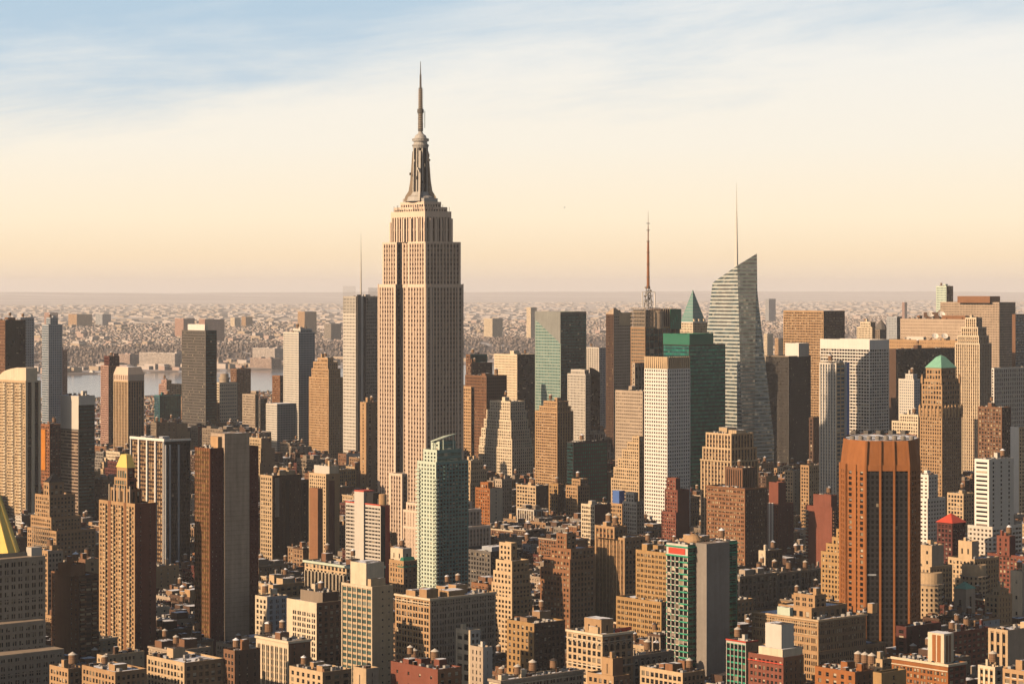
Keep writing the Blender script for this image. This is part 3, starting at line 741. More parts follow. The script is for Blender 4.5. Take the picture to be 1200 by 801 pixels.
for k in range(9): m.box(-2.4, -2.1, 8 + k * 3.2, 8.3 + k * 3.2, zz - 12, zz + 3, 'stone')
for k in (zz - 12, zz + 2.7): m.box(-2.5, -2.0, 8, 34, k, k + .4, 'stone')
for k in range(5): m.bar((-2, 9 + 6 * k, zz - 6), (0.1, 9 + 6 * k, zz - 10), .3, 'dgrey')
m.build('sign_frame', b.root); b.clutter((0, 8, 0, b.a), b.zr, 3, 1, 0); b.done()
# gold pyramid
gp = P_('stone', bw=4.4, fh=4.2, ww=.5, wh=.55, nw=2, belt=[.86, .62])
b = Bld(B_, 'grey stone tower under a great golden pyramid roof at the left edge', 'tower', (-78, -18, 30, 650), None, D=1400, ind=True)
b.main(gp, gp, par=.8)
m = MB(); x0, x1, y0, y1 = .6, right_len(b.P, 27), .6, b.a - .6; cx, cy = b.b * .42, b.a * .5; zt = hgt(500, b.D + 15)
ch = 15.0; n8 = [(x0, y0 + ch), (x0 + ch, y0), (x1 - 4, y0), (x1, y0 + 4), (x1, y1 - 4), (x1 - 4, y1), (x0 + 4, y1), (x0, y1 - 4)]
for k in range(8):
    j = (k + 1) % 8; p, q = n8[k], n8[j]
    for t0 in range(12):
        a0, a1 = t0 / 12, (t0 + .93) / 12
        m.quads([[(p[0] + (cx - p[0]) * a0, p[1] + (cy - p[1]) * a0, b.H + (zt - b.H) * a0), (q[0] + (cx - q[0]) * a0, q[1] + (cy - q[1]) * a0, b.H + (zt - b.H) * a0), (q[0] + (cx - q[0]) * a1, q[1] + (cy - q[1]) * a1, b.H + (zt - b.H) * a1), (p[0] + (cx - p[0]) * a1, p[1] + (cy - p[1]) * a1, b.H + (zt - b.H) * a1)]], 'gold')
    m.quads([[(p[0], p[1], b.H - .3), (q[0], q[1], b.H - .3), (cx, cy, zt - .3), (cx, cy, zt - .3)]], 'gold')
    m.bar((p[0], p[1], b.H), (cx, cy, zt), .8, 'gold')
m.build('golden_pyramid', b.root)
m = MB(); m.rng = np.random.RandomState(5)
for (u0, u1, v0, v1, zz) in ((-6, b.b + 9, -7, b.a, hgt(657, 1390)), (-14, b.b + 4, -16, b.a, hgt(735, 1375)), (-26, b.b + 8, -30, b.a, hgt(775, 1350))):
    facade(m, [(u0, v1, 0), (u0, v0, 0), (u0, v0, zz), (u0, v1, zz)], gp); facade(m, [(u0, v0, 0), (u1, v0, 0), (u1, v0, zz), (u0, v0, zz)], P_('stone', bw=4.4, fh=4.2, ww=.5, wh=.55, nw=2, belt=[.9, .75]))
    m.quads([[(u0, v0, zz), (u1, v0, zz), (u1, v1, zz), (u0, v1, zz)], [(u1, v0, 0), (u1, v1, 0), (u1, v1, zz), (u1, v0, zz)]], 'stone')
m.box(b.b + 1, b.b + 8, -5, 1, hgt(657, 1390), hgt(657, 1390) + 5, 'offwhite')
m.build('lower_wing', b.root); b.done()
G(K_, 'orange brown brick slab with a blank sunlit end wall below the stepped tower', 'building', (60, 92, 116, 674), None, S('punch', 'obrown', bw=5.5, fh=3, ww=.3, wh=.4, glass='g_lit', skip=(6, (1, 2, 3))), P_('dbrown', bw=5, fh=3, ww=.7, wh=.45, glass='g_lit', balc=(2, (0,), 1.2, 'brown')), ups=[(68, 83, 100, 661, 2)], us=blank('obrown'), ur=blank('brown'), D=1470)
G(K_, 'brown brick apartment house with a cream side wall behind the orange brown slab', 'building', (84, 100, 117, 655), None, P_('brown'), P_('ltan', bw=9, ww=.2), D=1600)
G(K_, 'building with a white panel on its corner below the stepped sign frame tower', 'building', (44, 56, 74, 645), None, P_('tan'), S('band', 'stone', bw=3, fh=3.6), D=1700)
# --- centre left
b = G(K_, 'long brown office block with a sunlit cream and orange end wall', 'building', (305, 319, 353, 557), 645, P_('ltan', bw=3.2, fh=3.6, nw=1, belt=[.8, .62, .5]), P_('dbrown', bw=4, fh=3.5, ww=.15), keep=True, ind=False, clut=(4, 2, 2))
b.w.box(b.b * .46, b.b * .58, -.3, .02, 4, b.H - 4, 'black'); b.w.box(b.b * .1, b.b * .24, -.3, .02, b.H * .62, b.H - 2, 'stone'); b.done()
G(K_, 'near black narrow block squeezed behind the long brown office block', 'building', (351, 354, 366, 562), None, P_('black'), P_('black', bw=4, ww=.3), D=2120)
b = G(A_, 'tan apartment tower with a dark red stripe down its shaded side', 'tower', (362, 382, 398, 555), 650, P_('ltan', bw=2.8, fh=2.9, ww=.45, wh=.5), P_('tan', bw=12, ww=.15), ups=[(368, 386, 397, 546)], ind=False, keep=True, us=blank('offwhite'), ur=blank('cream'))
b.w.box(b.b * .2, b.b * .62, -.25, .02, 2, b.H - 6, 'dred'); m = MB(); m.rng = np.random.RandomState(2)
z = hgt(573, b.D - 8); facade(m, [(-5, b.a * .7, 0), (-5, b.a * .2, 0), (-5, b.a * .2, z), (-5, b.a * .7, z)], P_('obrown', bw=3, fh=2.9)); m.box(-4.9, 0, b.a * .2, b.a * .7, 0, z - .1, 'obrown'); m.build('bay', b.root); b.done()
# white banded tower with red trim
b = G(A_, 'white balconied apartment tower edged with red trim and a red side wall', 'tower', (405, 446, 457, 592), 672, S('band', 'offwhite', bw=4, fh=2.9, wh=.5, d=1.0, glass='g_dark', span='grey'), blank('vred'), keep=True, ind=False, clut=(3, 0, 1), roof='r_snow')
ya, yb_ = left_len(b.P, 428), left_len(b.P, 417); z1 = hgt(577, b.D)
m = MB(); m.box(-1.5, 9, ya, yb_, 0, z1, 'offwhite', top='vred'); m.box(-1.7, 9.2, ya - .2, yb_ + .2, z1 - .6, z1 + .3, 'vred')
m.box(1, 9, ya - 9, ya - .01, b.H, z1 - 1, 'black'); m.build('stair_core', b.root)
m = MB(); m.box(-.5, -.003, 0, ya, b.H - .2, b.H + .7, 'vred'); m.box(-.5, -.003, yb_, b.a, b.H - .2, b.H + .7, 'vred')
m.box(0, b.b * .45, -.5, -.01, 0, b.H - 1, 'black'); m.build('red_trim', b.root)
m = MB(); m.ring(6, 5, [(b.H, 3.2), (b.H + 8, 3.2), (b.H + 8.5, 2.5)], 'tan', 14); m.build('rooftop_drum', b.root); b.done()
# arcaded hall with green cornice
b = Bld(B_, 'cream stone building with tall arched windows and a pale green cornice', 'building', (357, 424, 450, 665), None, D=1650)
b.main(P_('ltan', bw=4.3, fh=3.6, ww=.5, wh=.6), P_('tan', bw=4.3, fh=3.6))
b.cornice((0, b.b, 0, b.a), b.H, 'mint', 1.6, 1.4)
m = MB(); m.box(-1.2, -.05, 0, b.a, b.H - 21.5, b.H - 20.3, 'cream')
n = 16
for k in range(n):
    y0 = b.a * (k + .18) / n; y1 = b.a * (k + .82) / n; zb, zt = b.H - 19, b.H - 8
    m.box(-.35, .02, y0 - .5, y0, zb, zt + 1, 'cream'); m.box(-.35, .02, y1, y1 + .5, zb, zt + 1, 'cream')
    m.quads([[(-.12, y0, zb), (-.12, y1, zb), (-.12, y1, zt), (-.12, y0, zt)]], 'g_dark')
    cy, rr = (y0 + y1) / 2, (y1 - y0) / 2
    a = [math.pi * i / 8 for i in range(9)]
    for i in range(8):
        p = [(cy + rr * math.cos(a[j]), zt + rr * math.sin(a[j])) for j in (i, i + 1)]; q = [(cy + (rr + .5) * math.cos(a[j]), zt + (rr + .5) * math.sin(a[j])) for j in (i, i + 1)]
        m.quads([[(-.12, cy, zt), (-.12, *p[0]), (-.12, *p[1]), (-.12, cy, zt)]], 'g_dark')
        m.quads([[(-.36, *p[0]), (-.36, *q[0]), (-.36, *q[1]), (-.36, *p[1])]], 'cream')
m.build('arcade', b.root); b.clutter((0, b.b, 0, b.a), b.zr, 6, 2, 2, mat='brown'); b.done()
# cream gridded block with blank side
b = Bld(B_, 'slender cream block with a gridded glass front and a nearly blank side wall', 'building', (400, 436, 461, 687), None, D=1388)
b.main(S('pier', 'cream', bw=4.4, fh=3.5, ww=.84, wh=.62, d=.5, glass='g_green', span='ltan', sm=.6), P_('ltan', bw=5, fh=3.9, ww=.26, wh=.22, d=.3, skip=(5, (0, 3, 4))))
b.hut(1, 14, left_len(b.P, 427.5), left_len(b.P, 409), b.zr, hgt(661, b.D) - b.zr, 'cream', roof='r_dark'); b.hut(1.5, 12, 3, 6, b.zr, 5, 'ltan')
b.tank(6, 10, hgt(661, b.D) - 8, .7); b.clutter((0, b.b, 0, b.a), b.zr, 2, 0, 0); b.done()
G(B_, 'office block with a pale panelled front and a dark brown side of gold lit windows', 'building', (336, 371, 400, 706), None, P_('cream', bw=4.6, fh=3.5, ww=.62, wh=.6, nw=2, tm=6, skip=(9, (0,))), P_('brown', bw=3.8, fh=3.4, ww=.45, wh=.55, glass='g_lit'), ups=[(352, 378, 397, 694)], D=1450, us=blank('dstone'), ur=blank('dbrown'))
G(B_, 'cream loft with dark vertical windows below the pale panelled office block', 'loft', (300, 338, 364, 751), None, S('pier', 'cream', bw=4.0, fh=3.7, ww=.55, wh=.72, d=.4, nw=2, glass='g_dark', span='tan', tm=4), P_('brown', bw=8, ww=.15), D=1330, cor='cream', clut=(5, 2, 1), mat='brown')
G(B_, 'blue grey painted building tucked behind the dark red brown slab tower', 'building', (299, 313, 337, 699), None, P_('cream', bw=4, ww=.5), P_('bgrey', bw=5, fh=3.6, ww=.4, wh=.6, nw=2), D=1560, roof='r_snow')
G(B_, 'snow roofed low building with a tank behind the blue grey painted building', 'building', (293, 320, 357, 685), None, P_('ltan', bw=4), P_('tan', bw=5), D=1660, roof='r_snow', clut=(4, 1, 2))
G(K_, 'dark brown brick building at the foot of the dark red brown slab tower', 'building', (262, 275, 305, 762), None, P_('brown'), P_('dbrown', bw=6, ww=.2), D=1300, clut=(3, 1, 1), mat='obrown')
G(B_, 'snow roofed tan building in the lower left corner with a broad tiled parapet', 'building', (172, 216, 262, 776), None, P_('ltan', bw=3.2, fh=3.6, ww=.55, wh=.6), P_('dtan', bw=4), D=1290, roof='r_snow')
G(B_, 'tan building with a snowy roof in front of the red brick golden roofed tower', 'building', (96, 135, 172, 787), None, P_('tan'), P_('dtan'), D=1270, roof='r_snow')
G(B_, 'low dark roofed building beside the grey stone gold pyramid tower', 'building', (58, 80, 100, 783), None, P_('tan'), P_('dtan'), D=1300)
# mint tower
b = Bld(A_, 'mint green apartment tower with a tilted oval crown before the limestone skyscraper', 'tower', (489, 511, 549, 541), None, D=1790, ind=False)
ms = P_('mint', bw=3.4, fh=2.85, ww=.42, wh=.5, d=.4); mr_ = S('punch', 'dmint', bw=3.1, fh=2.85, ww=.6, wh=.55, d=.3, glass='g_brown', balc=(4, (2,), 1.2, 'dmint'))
b.main(ms, mr_)
R, z1, z = b.up(496, 512, 541, 527, b.zr, ms, S('curtain', 'dmint', glass='g_green', span='dmint'), delta=4)
R2, z2, z = b.up(505, 515, 534, 517, z, ms, S('curtain', 'dmint', glass='g_green', span='dmint'), delta=9)
m = MB(); cx, cy = (R2[0] + R2[1]) / 2, (R2[2] + R2[3]) / 2; zt = z2 + 3
a = np.arange(25) * 2 * math.pi / 24; rx, ry = 10.5, 7.5
pt = [(cx + rx * math.cos(t), cy + ry * math.sin(t), zt - 1 - 2.6 * math.sin(t - .9)) for t in a]
for i in range(24):
    p, q = pt[i], pt[i + 1]; m.quads([[p, q, (q[0], q[1], q[2] + .7), (p[0], p[1], p[2] + .7)], [(cx, cy, zt + .6), (cx, cy, zt + .6), (q[0], q[1], q[2] + .7), (p[0], p[1], p[2] + .7)], [p, q, (cx, cy, zt), (cx, cy, zt)]], 'mint')
for t in range(0, 24, 4): m.box(pt[t][0] * .9 + cx * .1 - .3, pt[t][0] * .9 + cx * .1 + .3, pt[t][1] * .9 + cy * .1 - .3, pt[t][1] * .9 + cy * .1 + .3, z1 - 1, pt[t][2], 'mint')
m.build('oval_crown', b.root)
m = MB()      # rounded corner balconies
for k in range(int(b.H / 2.85) - 8):
    z = 14 + k * 2.85; m.ring(0.6, 1.2, [(z, 2.4), (z + 1.0, 2.4)], 'mint', 10)
for k in range(int(b.H / 2.85) - 3):
    z = 6 + k * 2.85; m.box(-1.2, .02, b.a - 4, b.a + .8, z, z + 1.1, 'mint')
m.build('balcony', b.root)['kind'] = 'stuff'
b.clutter((0, b.b, 0, b.a), b.zr, 3, 0, 0); b.done()
b = G(B_, 'small stone building with a dark green pitched roof beside the mint tower', 'building', (456, 473, 489, 657), None, P_('tan', ww=.4, belt=1), P_('dtan', ww=.4), D=1715, keep=True, clut=None)
b.hut(4, 12, 6, 20, b.zr, 9, 'cream', 'rooftop_house', st=P_('cream', bw=5, fh=7, ww=.2, wh=.4)); b.tank(8, 12, b.zr + 8.5, .8)
m = MB(); m.quads([[(-.6, -.6, b.H - 4.5), (b.b, -.6, b.H - 4.5), (b.b, 4, b.H + 2), (3, 4, b.H + 2)], [(-.6, b.a * .4, b.H - 4.5), (-.6, -.6, b.H - 4.5), (3, 4, b.H + 2), (3, b.a * .4, b.H + 2)]], 'dgreen'); m.box(3, b.b, 4, 6, b.zr, b.H + 1.9, 'dgreen'); m.build('pitched_roof', b.root); b.done()
b = G('loft_building', 'broad eight storey tan loft with paired windows and a cluttered snowy roof', 'loft', (463, 504, 581, 701), None, P_('tan', bw=5.4, fh=3.9, ww=.66, wh=.6, nw=2, belt=1, trim='cream', sill='cream'), P_('stone', bw=6.2, fh=3.9, ww=.66, wh=.62, nw=3, belt=1), D=1490, roof='r_snow', clut=(10, 2, 5), cor='cream')
# stepped tan ziggurat
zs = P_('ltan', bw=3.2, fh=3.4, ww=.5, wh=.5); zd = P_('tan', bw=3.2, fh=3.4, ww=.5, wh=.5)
G(T_, 'sunlit tan ziggurat building with a plain block tower on top', 'building', (575, 600, 624, 700), 732, zs, zd, ups=[(576, 600, 622, 684), (578, 600, 621, 670), (581, 600, 620, 657), (585, 599, 606, 636, 14)], clut=(2, 0, 0), us=P_('ltan', bw=3.4, fh=3.4, ww=.45, wh=.5), ind=False)
b = G(T_, 'shadowed brown stepped building with a square central tower and broad flank', 'building', (633, 668, 697, 668), 727, P_('obrown', bw=3.2, fh=3.4, ww=.5, wh=.5, glass='g_lit'), P_('dtan', bw=3.2, fh=3.4), ups=[(637, 668, 697, 655, 2), (645, 669, 697, 643, 6), (652, 664, 675, 625, 14)], clut=(4, 0, 0), ind=False, roof='r_snow')
G(T_, 'sunlit tan office tower with a narrow tall corner pier and stepped shoulder', 'tower', (697, 732, 759, 630), 722, S('pier', 'tan', bw=3.4, fh=3.5, ww=.56, wh=.55, d=.5, nw=2, glass='g_lit', span='obrown'), P_('dtan', bw=3.3, fh=3.5, ww=.5), ups=[(697, 720, 735, 617, 3)], us=S('pier', 'tan', bw=3.4, fh=3.5, ww=.56, wh=.55, d=.5, glass='g_lit', span='obrown'), ind=False, clut=(4, 2, 1))
G(T_, 'ochre brick office block stepped down behind the green framed tower', 'building', (722, 775, 806, 705), None, P_('ochre', bw=3.6, fh=3.4, ww=.6, wh=.5, nw=2, glass='g_dark'), P_('dtan', bw=3.4), ups=[(745, 786, 806, 648, 5)], D=1560, clut=(6, 1, 2), ind=False)
b = G(B_, 'tan building with rows of round arched windows and a square chapel like rooftop house', 'building', (664, 706, 742, 743), None, P_('ltan', bw=4.0, fh=3.9, ww=.55, wh=.62, nw=1, belt=[.93, .72, .55], trim='cream'), P_('dtan', bw=4.6, fh=4.2, ww=.55, wh=.62, belt=[.93, .72], trim='stone'), D=1330, cor='cream', keep=True, clut=(4, 0, 1), roof='r_snow')
z0 = b.zr; b.hut(3, 12, left_len(b.P, 700), left_len(b.P, 680), z0, 8.5, 'tan', 'chapel_house', st=P_('tan', bw=8, fh=8, ww=.2, wh=.45)); b.w.box(14, 26, 4, 5, z0, z0 + 2.6, 'vred')
def arch_row(b, n, z, wd, face, out=.25, mat='cream'):
    m = MB()
    for k in range(n):
        L_ = b.a if face == 'L' else b.b; c = L_ * (k + .5) / n
        a = [math.pi * i / 8 for i in range(9)]
        for i in range(8):
            p = [(c + wd * math.cos(t), z + wd * math.sin(t)) for t in (a[i], a[i + 1])]; q = [(c + (wd + .45) * math.cos(t), z + (wd + .45) * math.sin(t)) for t in (a[i], a[i + 1])]
            f = (lambda u: (-out, u[0], u[1])) if face == 'L' else (lambda u: (u[0], -out, u[1]))
            g = (lambda u: (-.05, u[0], u[1])) if face == 'L' else (lambda u: (u[0], -.05, u[1]))
            m.quads([[f(p[0]), f(q[0]), f(q[1]), f(p[1])]], mat); m.quads([[g((c, z)), g(p[0]), g(p[1]), g((c, z))]], 'g_dark')
    return m.build('arch_moulding', b.root)
arch_row(b, round(b.a / 4), b.H - 6.3, 1.15, 'L'); arch_row(b, round(b.b / 4.6), b.H - 6.8, 1.3, 'R', mat='stone'); b.done()
b = G(B_, 'low dark arcaded building with a snow edged roof beside the green framed tower', 'building', (733, 742, 790, 768), None, P_('stone', bw=4), P_('dstone', bw=4.5, fh=5.5, ww=.5, wh=.7), D=1390, roof='r_snow', clut=(6, 2, 1), keep=True); arch_row(b, round(b.b / 4.5), b.H - 4.6, 1.2, 'R', mat='stone'); b.done()
# green framed tower with grey core
b = Bld(T_, 'green framed glass tower with a tall blank grey shaft on its shaded side', 'tower', (781, 806, 864, 638), None, D=1425, ind=False)
gsL = S('punch', 'offwhite', bw=3.6, fh=3.5, ww=.80, wh=.76, d=.4, glass='g_dark', sm=.3, tm=7)
b.main(gsL, S('curtain', 'dgreen', bw=3.4, fh=3.5, glass='g_black', span='g_emer', wh=.6), roof='r_tan')
m = MB(); nb = max(1, round((b.a - .6) / 3.6)); nf = round((b.H - 7) / 3.5)
for j in range(1, nf):
    z = (b.H - 7) * j / nf
    m.box(-.45, -.002, .2, b.a * .36, z - .3, z + .35, 'vgreen')
    for i in range(nb + 1):
        y = .3 + (b.a - .6) * i / nb; m.box(-.3, -.003, max(0, y - .28), y + .28, z - .5, z + .5, 'vgreen')
for z in (b.H - 7, b.H - 1.6): m.box(-.9, -.004, -.9, b.a, z - .3, z + .4, 'vgreen'); m.box(-.004, b.b, -.9, -.004, z - .3, z + .4, 'vgreen')
m.box(-.3, -.005, 2, b.a - 2, b.H - 6, b.H - 2.5, 'vred')
for k in range(int(b.H / 3.5)): m.box(.1, b.b, -.35, -.006, 3.5 * k, 3.5 * k + .5, 'dgreen')
m.build('green_frame', b.root)['kind'] = 'stuff'
xa = right_len(b.P, 815) ; m = MB(); xw0 = (xa + 0); pr = 10.0
v = place(828, b.D - 3) - b.P; cxl, cyl = float(v @ DR), float(v @ DL)
# corner of the shaft on the ray through column 828, standing proud of the right face
t = (828 - 600) / F
cyl = -9.0; cxl = (t * (b.P[1] + cyl * DL[1]) - b.P[0] - cyl * DL[0]) / (DR[0] - t * DR[1])
t2 = (855 - 600) / F; cxr = (t2 * (b.P[1] + cyl * DL[1]) - b.P[0] - cyl * DL[0]) / (DR[0] - t2 * DR[1])
m.box(cxl, cxr, cyl, -.01, 0, b.H + .8, 'grey', top='r_tan'); m.build('grey_shaft', b.root)
m = MB(); m.ring(cxl + 6, 8, [(b.H, 5.5), (b.H + 1.5, 5.5), (b.H + 4, 3.4), (b.H + 5, .6)], 'tan', 16); m.build('rooftop_dome', b.root)
b.clutter((0, b.b, 0, b.a), b.zr, 8, 1, 2, mat='tan'); b.done()
G(K_, 'tan loft with a cluttered roof at the very foot of the green framed tower', 'loft', (750, 800, 826, 788), None, P_('ltan', bw=3.6, fh=3.8, ww=.6, wh=.6), P_('dtan'), D=1290, clut=(8, 1, 3), mat='obrown')
b = G(T_, 'small building with thin green window frames and a red roof edge', 'building', (851, 874, 888, 752), None, S('pier', 'offwhite', bw=3.2, fh=3.6, ww=.85, wh=.75, d=.4, glass='g_dark', span='vgreen', sm=.2), P_('dtan', bw=9, ww=.1), D=1335, keep=True)
m = MB(); m.box(-.5, -.002, -.5, b.a, b.H - .3, b.H + .5, 'vred'); m.box(-.002, b.b, -.5, -.002, b.H - .3, b.H + .5, 'vred'); m.build('roof_edge', b.root); b.done()
b = G(K_, 'red brown brick building topped by a tall plain white rooftop block', 'building', (877, 918, 942, 770), None, P_('red', bw=3.0, fh=3.6, ww=.5, wh=.5, belt=1, trim='vred', glass='g_dark'), P_('obrown', bw=4, ww=.3), D=1270, keep=True, clut=(3, 0, 0))
b.hut(1.5, 17, 2, b.a - 6, b.zr, 5, 'cream'); b.hut(2.5, 12, left_len(b.P, 912), left_len(b.P, 893), b.zr + 5, hgt(733, b.D) - b.zr - 5, 'offwhite', 'white_block'); b.done()
b = G('loft_building', 'wide tan stone loft with grouped windows and a stepped penthouse', 'loft', (881, 959, 1038, 763), None, P_('tan', bw=5.0, fh=3.8, ww=.7, wh=.58, nw=3), P_('dtan', bw=5.2, fh=3.8, ww=.7, wh=.6, nw=3), D=1415, keep=True, clut=None)
pl_ = P_('tan', bw=5.0, fh=3.9, ww=.7, wh=.58, nw=3, belt=1, trim='ltan', glass='g_lit'); pr_ = P_('dtan', bw=5.2, fh=3.9, ww=.7, wh=.6, nw=3, belt=1, glass='g_lit')
R, z1, z = b.up(881, 959, 1015, 726, b.zr, pl_, pr_, delta=3, roof='r_snow'); b.cornice(R, z1, 'ltan', .9, 1.0)
R, z1, z = b.up(912, 951, 993, 712, z, P_('tan', bw=5, fh=4, ww=.5), P_('dtan', bw=5), delta=12, roof='r_snow'); b.hut(R[0] - 3, R[0], R[3] - 12, R[3] - 2, z - 5, 5, 'mint')
R, z1, z = b.up(930, 955, 968, 697, z, P_('tan', bw=5, fh=4, ww=.5, nw=2), P_('dtan', bw=5), delta=18, roof='r_snow'); b.clutter(R, z, 4, 0, 1, mat='tan'); b.clutter((0, b.b, 0, 16), hgt(726, b.D) - 1, 6, 0, 1, mat='tan'); b.done()
for i, (px_, D_, lab) in enumerate((((846, 867, 911, 675), 1740, 'shaded grey stone building with deep cornices right of the green framed tower'), ((903, 912, 938, 671), 1775, 'shaded stone building with a long white skylight in the row of cornices'), ((930, 938, 965, 668), 1815, 'shaded stone building with chimneys beside the ochre stepped building'))):
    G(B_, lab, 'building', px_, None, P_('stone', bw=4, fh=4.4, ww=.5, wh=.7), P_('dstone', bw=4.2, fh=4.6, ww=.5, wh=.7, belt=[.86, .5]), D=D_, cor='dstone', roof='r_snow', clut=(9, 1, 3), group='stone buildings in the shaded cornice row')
b = G(A_, 'dark red brick apartment slab with a blank sunlit wall and side balconies', 'apartments', (944, 975, 986, 594), 655, S('blank', 'red'), P_('dbrown', bw=4, fh=2.9, ww=.6, wh=.5, balc=(2, (0,), 1.3, 'brown')), ups=[(953, 974, 981, 580)], us=blank('red'), ur=blank('dred'), keep=True, clut=(2, 1, 0), ind=False)
m = MB()
for k in range(int(b.H / 2.9) - 4): m.box(-1.3, -.01, b.a - 3, b.a + 1.6, 10 + 2.9 * k, 11.1 + 2.9 * k, 'stone')
m.build('balcony', b.root)['kind'] = 'stuff'; b.done()
G(T_, 'ochre stepped building with small windows hugging the orange brown tower', 'building', (962, 990, 1010, 660), None, P_('ochre', bw=3.2, fh=3.4, ww=.45, wh=.5), P_('dtan'), ups=[(962, 990, 1008, 648), (968, 990, 1006, 638), (975, 990, 1004, 630), (980, 991, 1002, 620)], D=1720, ind=False, clut=None)
b = G(A_, 'red brick tower with three tall white stripes on its sunlit face', 'tower', (893, 912, 930, 590), 650, P_('red', bw=3, fh=3, ww=.3, wh=.4), P_('dred', bw=4, fh=3, ww=.2, wh=.4), ups=[(901, 912, 921, 565)], us=blank('red'), ur=blank('dred'), keep=True, clut=None, ind=False)
m = MB()
for k in (.30, .48, .66): m.box(-.4, .02, b.a * k, b.a * (k + .1), 4, b.H + .4, 'white')
m.build('white_stripe', b.root)['kind'] = 'stuff'; b.done()
b = G(B_, 'small brown building with a cream corner pier below the white striped tower', 'building', (889, 897, 917, 645), None, P_('cream', bw=8, ww=.1), S('pier', 'dbrown', bw=3, fh=3.5, glass='g_gold', span='black'), D=1900)
b = G(T_, 'large brown brick tower with a square ribbed crown and pale window blinds', 'tower', (828, 873, 899, 572), 660, P_('obrown', bw=4.2, fh=3.5, ww=.6, wh=.5, nw=2, glass='g_lit', belt=[.93, .78], trim='dtan'), P_('dbrown', bw=4.2, fh=3.5, ww=.55, nw=2), ups=[(850, 870, 885, 548, 12)], us=S('pier', 'brown', bw=2.5, fh=14, ww=.4, wh=.9, span='dbrown'), ur=S('pier', 'dbrown', bw=2.5, fh=14, ww=.4, wh=.9, span='dbrown'), cor='obrown', ind=False, clut=(4, 1, 0))
G(T_, 'tan tower with tall vertical window bands and a rounded shoulder behind the brown brick tower', 'tower', (821, 857, 889, 540), None, S('pier', 'ltan', bw=4, fh=3.7, ww=.55, wh=.6, d=.6, glass='g_brown', span='dtan'), S('pier', 'tan', bw=4, fh=3.7, ww=.55, d=.6, glass='g_dark', span='dbrown'), ups=[(823, 857, 887, 525), (827, 857, 883, 508)], D=2180, cor='ltan', clut=(6, 0, 2))
G(A_, 'narrow orange red brick tower in front of the white gridded tower', 'tower', (775, 792, 808, 600), None, P_('red', bw=3, fh=3.1, ww=.45, wh=.5), blank('dred'), ups=[(779, 794, 808, 574, 4), (781, 792, 797, 560, 8)], D=2180, clut=(0, 1, 0), ind=False)
# white gridded tower with slotted crown
b = Bld(T_, 'white gridded tower with a slotted tan crown', 'skyscraper', (755, 782, 809, 432), None, D=2350)
b.main(P_('white', bw=3.1, fh=3.55, ww=.52, wh=.5, d=.7, glass='g_grey', tm=.5, sm=.3), P_('white', bw=3.1, fh=3.55, ww=.56, wh=.52, d=.7, glass='g_grey', tm=.5, sm=.3), par=0)
m = MB(); z0, z1 = b.H, hgt(418, b.D)
m.box(1.5, b.b - 1.5, 1.5, b.a - 1.5, z0 - .1, z1 - 2, 'dstone')
for n, L_, f in ((11, b.a, 0), (11, b.b, 1)):
    for k in range(n):
        c = L_ * (k + .5) / n; w_ = L_ / n * .30
        if f == 0: m.quads([[(-.3, c - w_, z0 - .2), (-.3, c + w_, z0 - .2), (-.3, c + w_ * 1.5, z1), (-.3, c - w_ * 1.5, z1)]], 'ltan'); m.box(-.29, 1.6, c - w_, c + w_, z0, z1, 'ltan')
        else: m.box(c - w_, c + w_, -.3, 1.6, z0, z1, 'ltan')
m.build('crown', b.root); b.done()
# ------------------------------------------------------------------ the limestone skyscraper
b = Bld('limestone_skyscraper', 'tallest limestone skyscraper with stepped top, round mooring mast and antenna', 'skyscraper', (443, 499, 543, 333), None, D=2048, ind=False)
es = S('pier', 'limestone', bw=3.7, fh=3.75, ww=.56, wh=.5, d=.35, glass='g_esb', span='spand', tm=2.5, sm=1.6)
er = S('pier', 'limestone', bw=3.4, fh=3.75, ww=.56, wh=.5, d=.35, glass='g_esb', span='spand', tm=2.5, sm=1.6)
H1 = b.H; a_, b_ = b.a, b.b
ya, yb_ = a_ * .40, a_ * .635; dp = 7.5
def notch(z0, z1, x0, x1, y0, y1, ya, yb_, dp):
    w = b.w
    for p, q, st in (((x0, y1), (x0, yb_), es), ((x0, yb_), (x0 + dp, yb_), er), ((x0 + dp, yb_), (x0 + dp, ya), es), ((x0, ya), (x0, y0), es), ((x0, y0), (x1, y0), er)):
        facade(w, [(*p, z0), (*q, z0), (*q, z1), (*p, z1)], st, b.g)
    w.quads([[(x0 + dp, ya, z0), (x0, ya, z0), (x0, ya, z1), (x0 + dp, ya, z1)], [(x1, y0, z0), (x1, y1, z0), (x1, y1, z1), (x1, y0, z1)], [(x1, y1, z0), (x0, y1, z0), (x0, y1, z1), (x1, y1, z1)]], 'limestone')
    b.r.quads([[(x0 + dp, y0, z1), (x1, y0, z1), (x1, y1, z1), (x0 + dp, y1, z1)], [(x0, y0, z1), (x0 + dp, y0, z1), (x0 + dp, ya, z1), (x0, ya, z1)], [(x0, yb_, z1), (x0 + dp, yb_, z1), (x0 + dp, y1, z1), (x0, y1, z1)]], 'r_tan')
notch(0, H1, 0, b_, 0, a_, ya, yb_, dp)
H2 = hgt(283, 2052)
es['tm'] = er['tm'] = 1.5
x0, x1, y0, y1, _ = b.rectpx(448, 498.5, 540, 3)
es['belt'] = []; notch(H1 - .1, H2, x0, x1, y0, y1, ya, yb_, dp - 2)
H3 = hgt(247, 2056)
x0, x1, y0, y1, _ = b.rectpx(458, 498, 529, 9)
tall = S('pier', 'limestone', bw=3.4, fh=9, ww=.5, wh=.82, d=.8, glass='g_esb', span='vred' if False else 'spand', tm=5, sm=1.5)
b.tier((x0, x1, y0, y1), H2 - .1, H3, tall, tall, roof='r_tan')
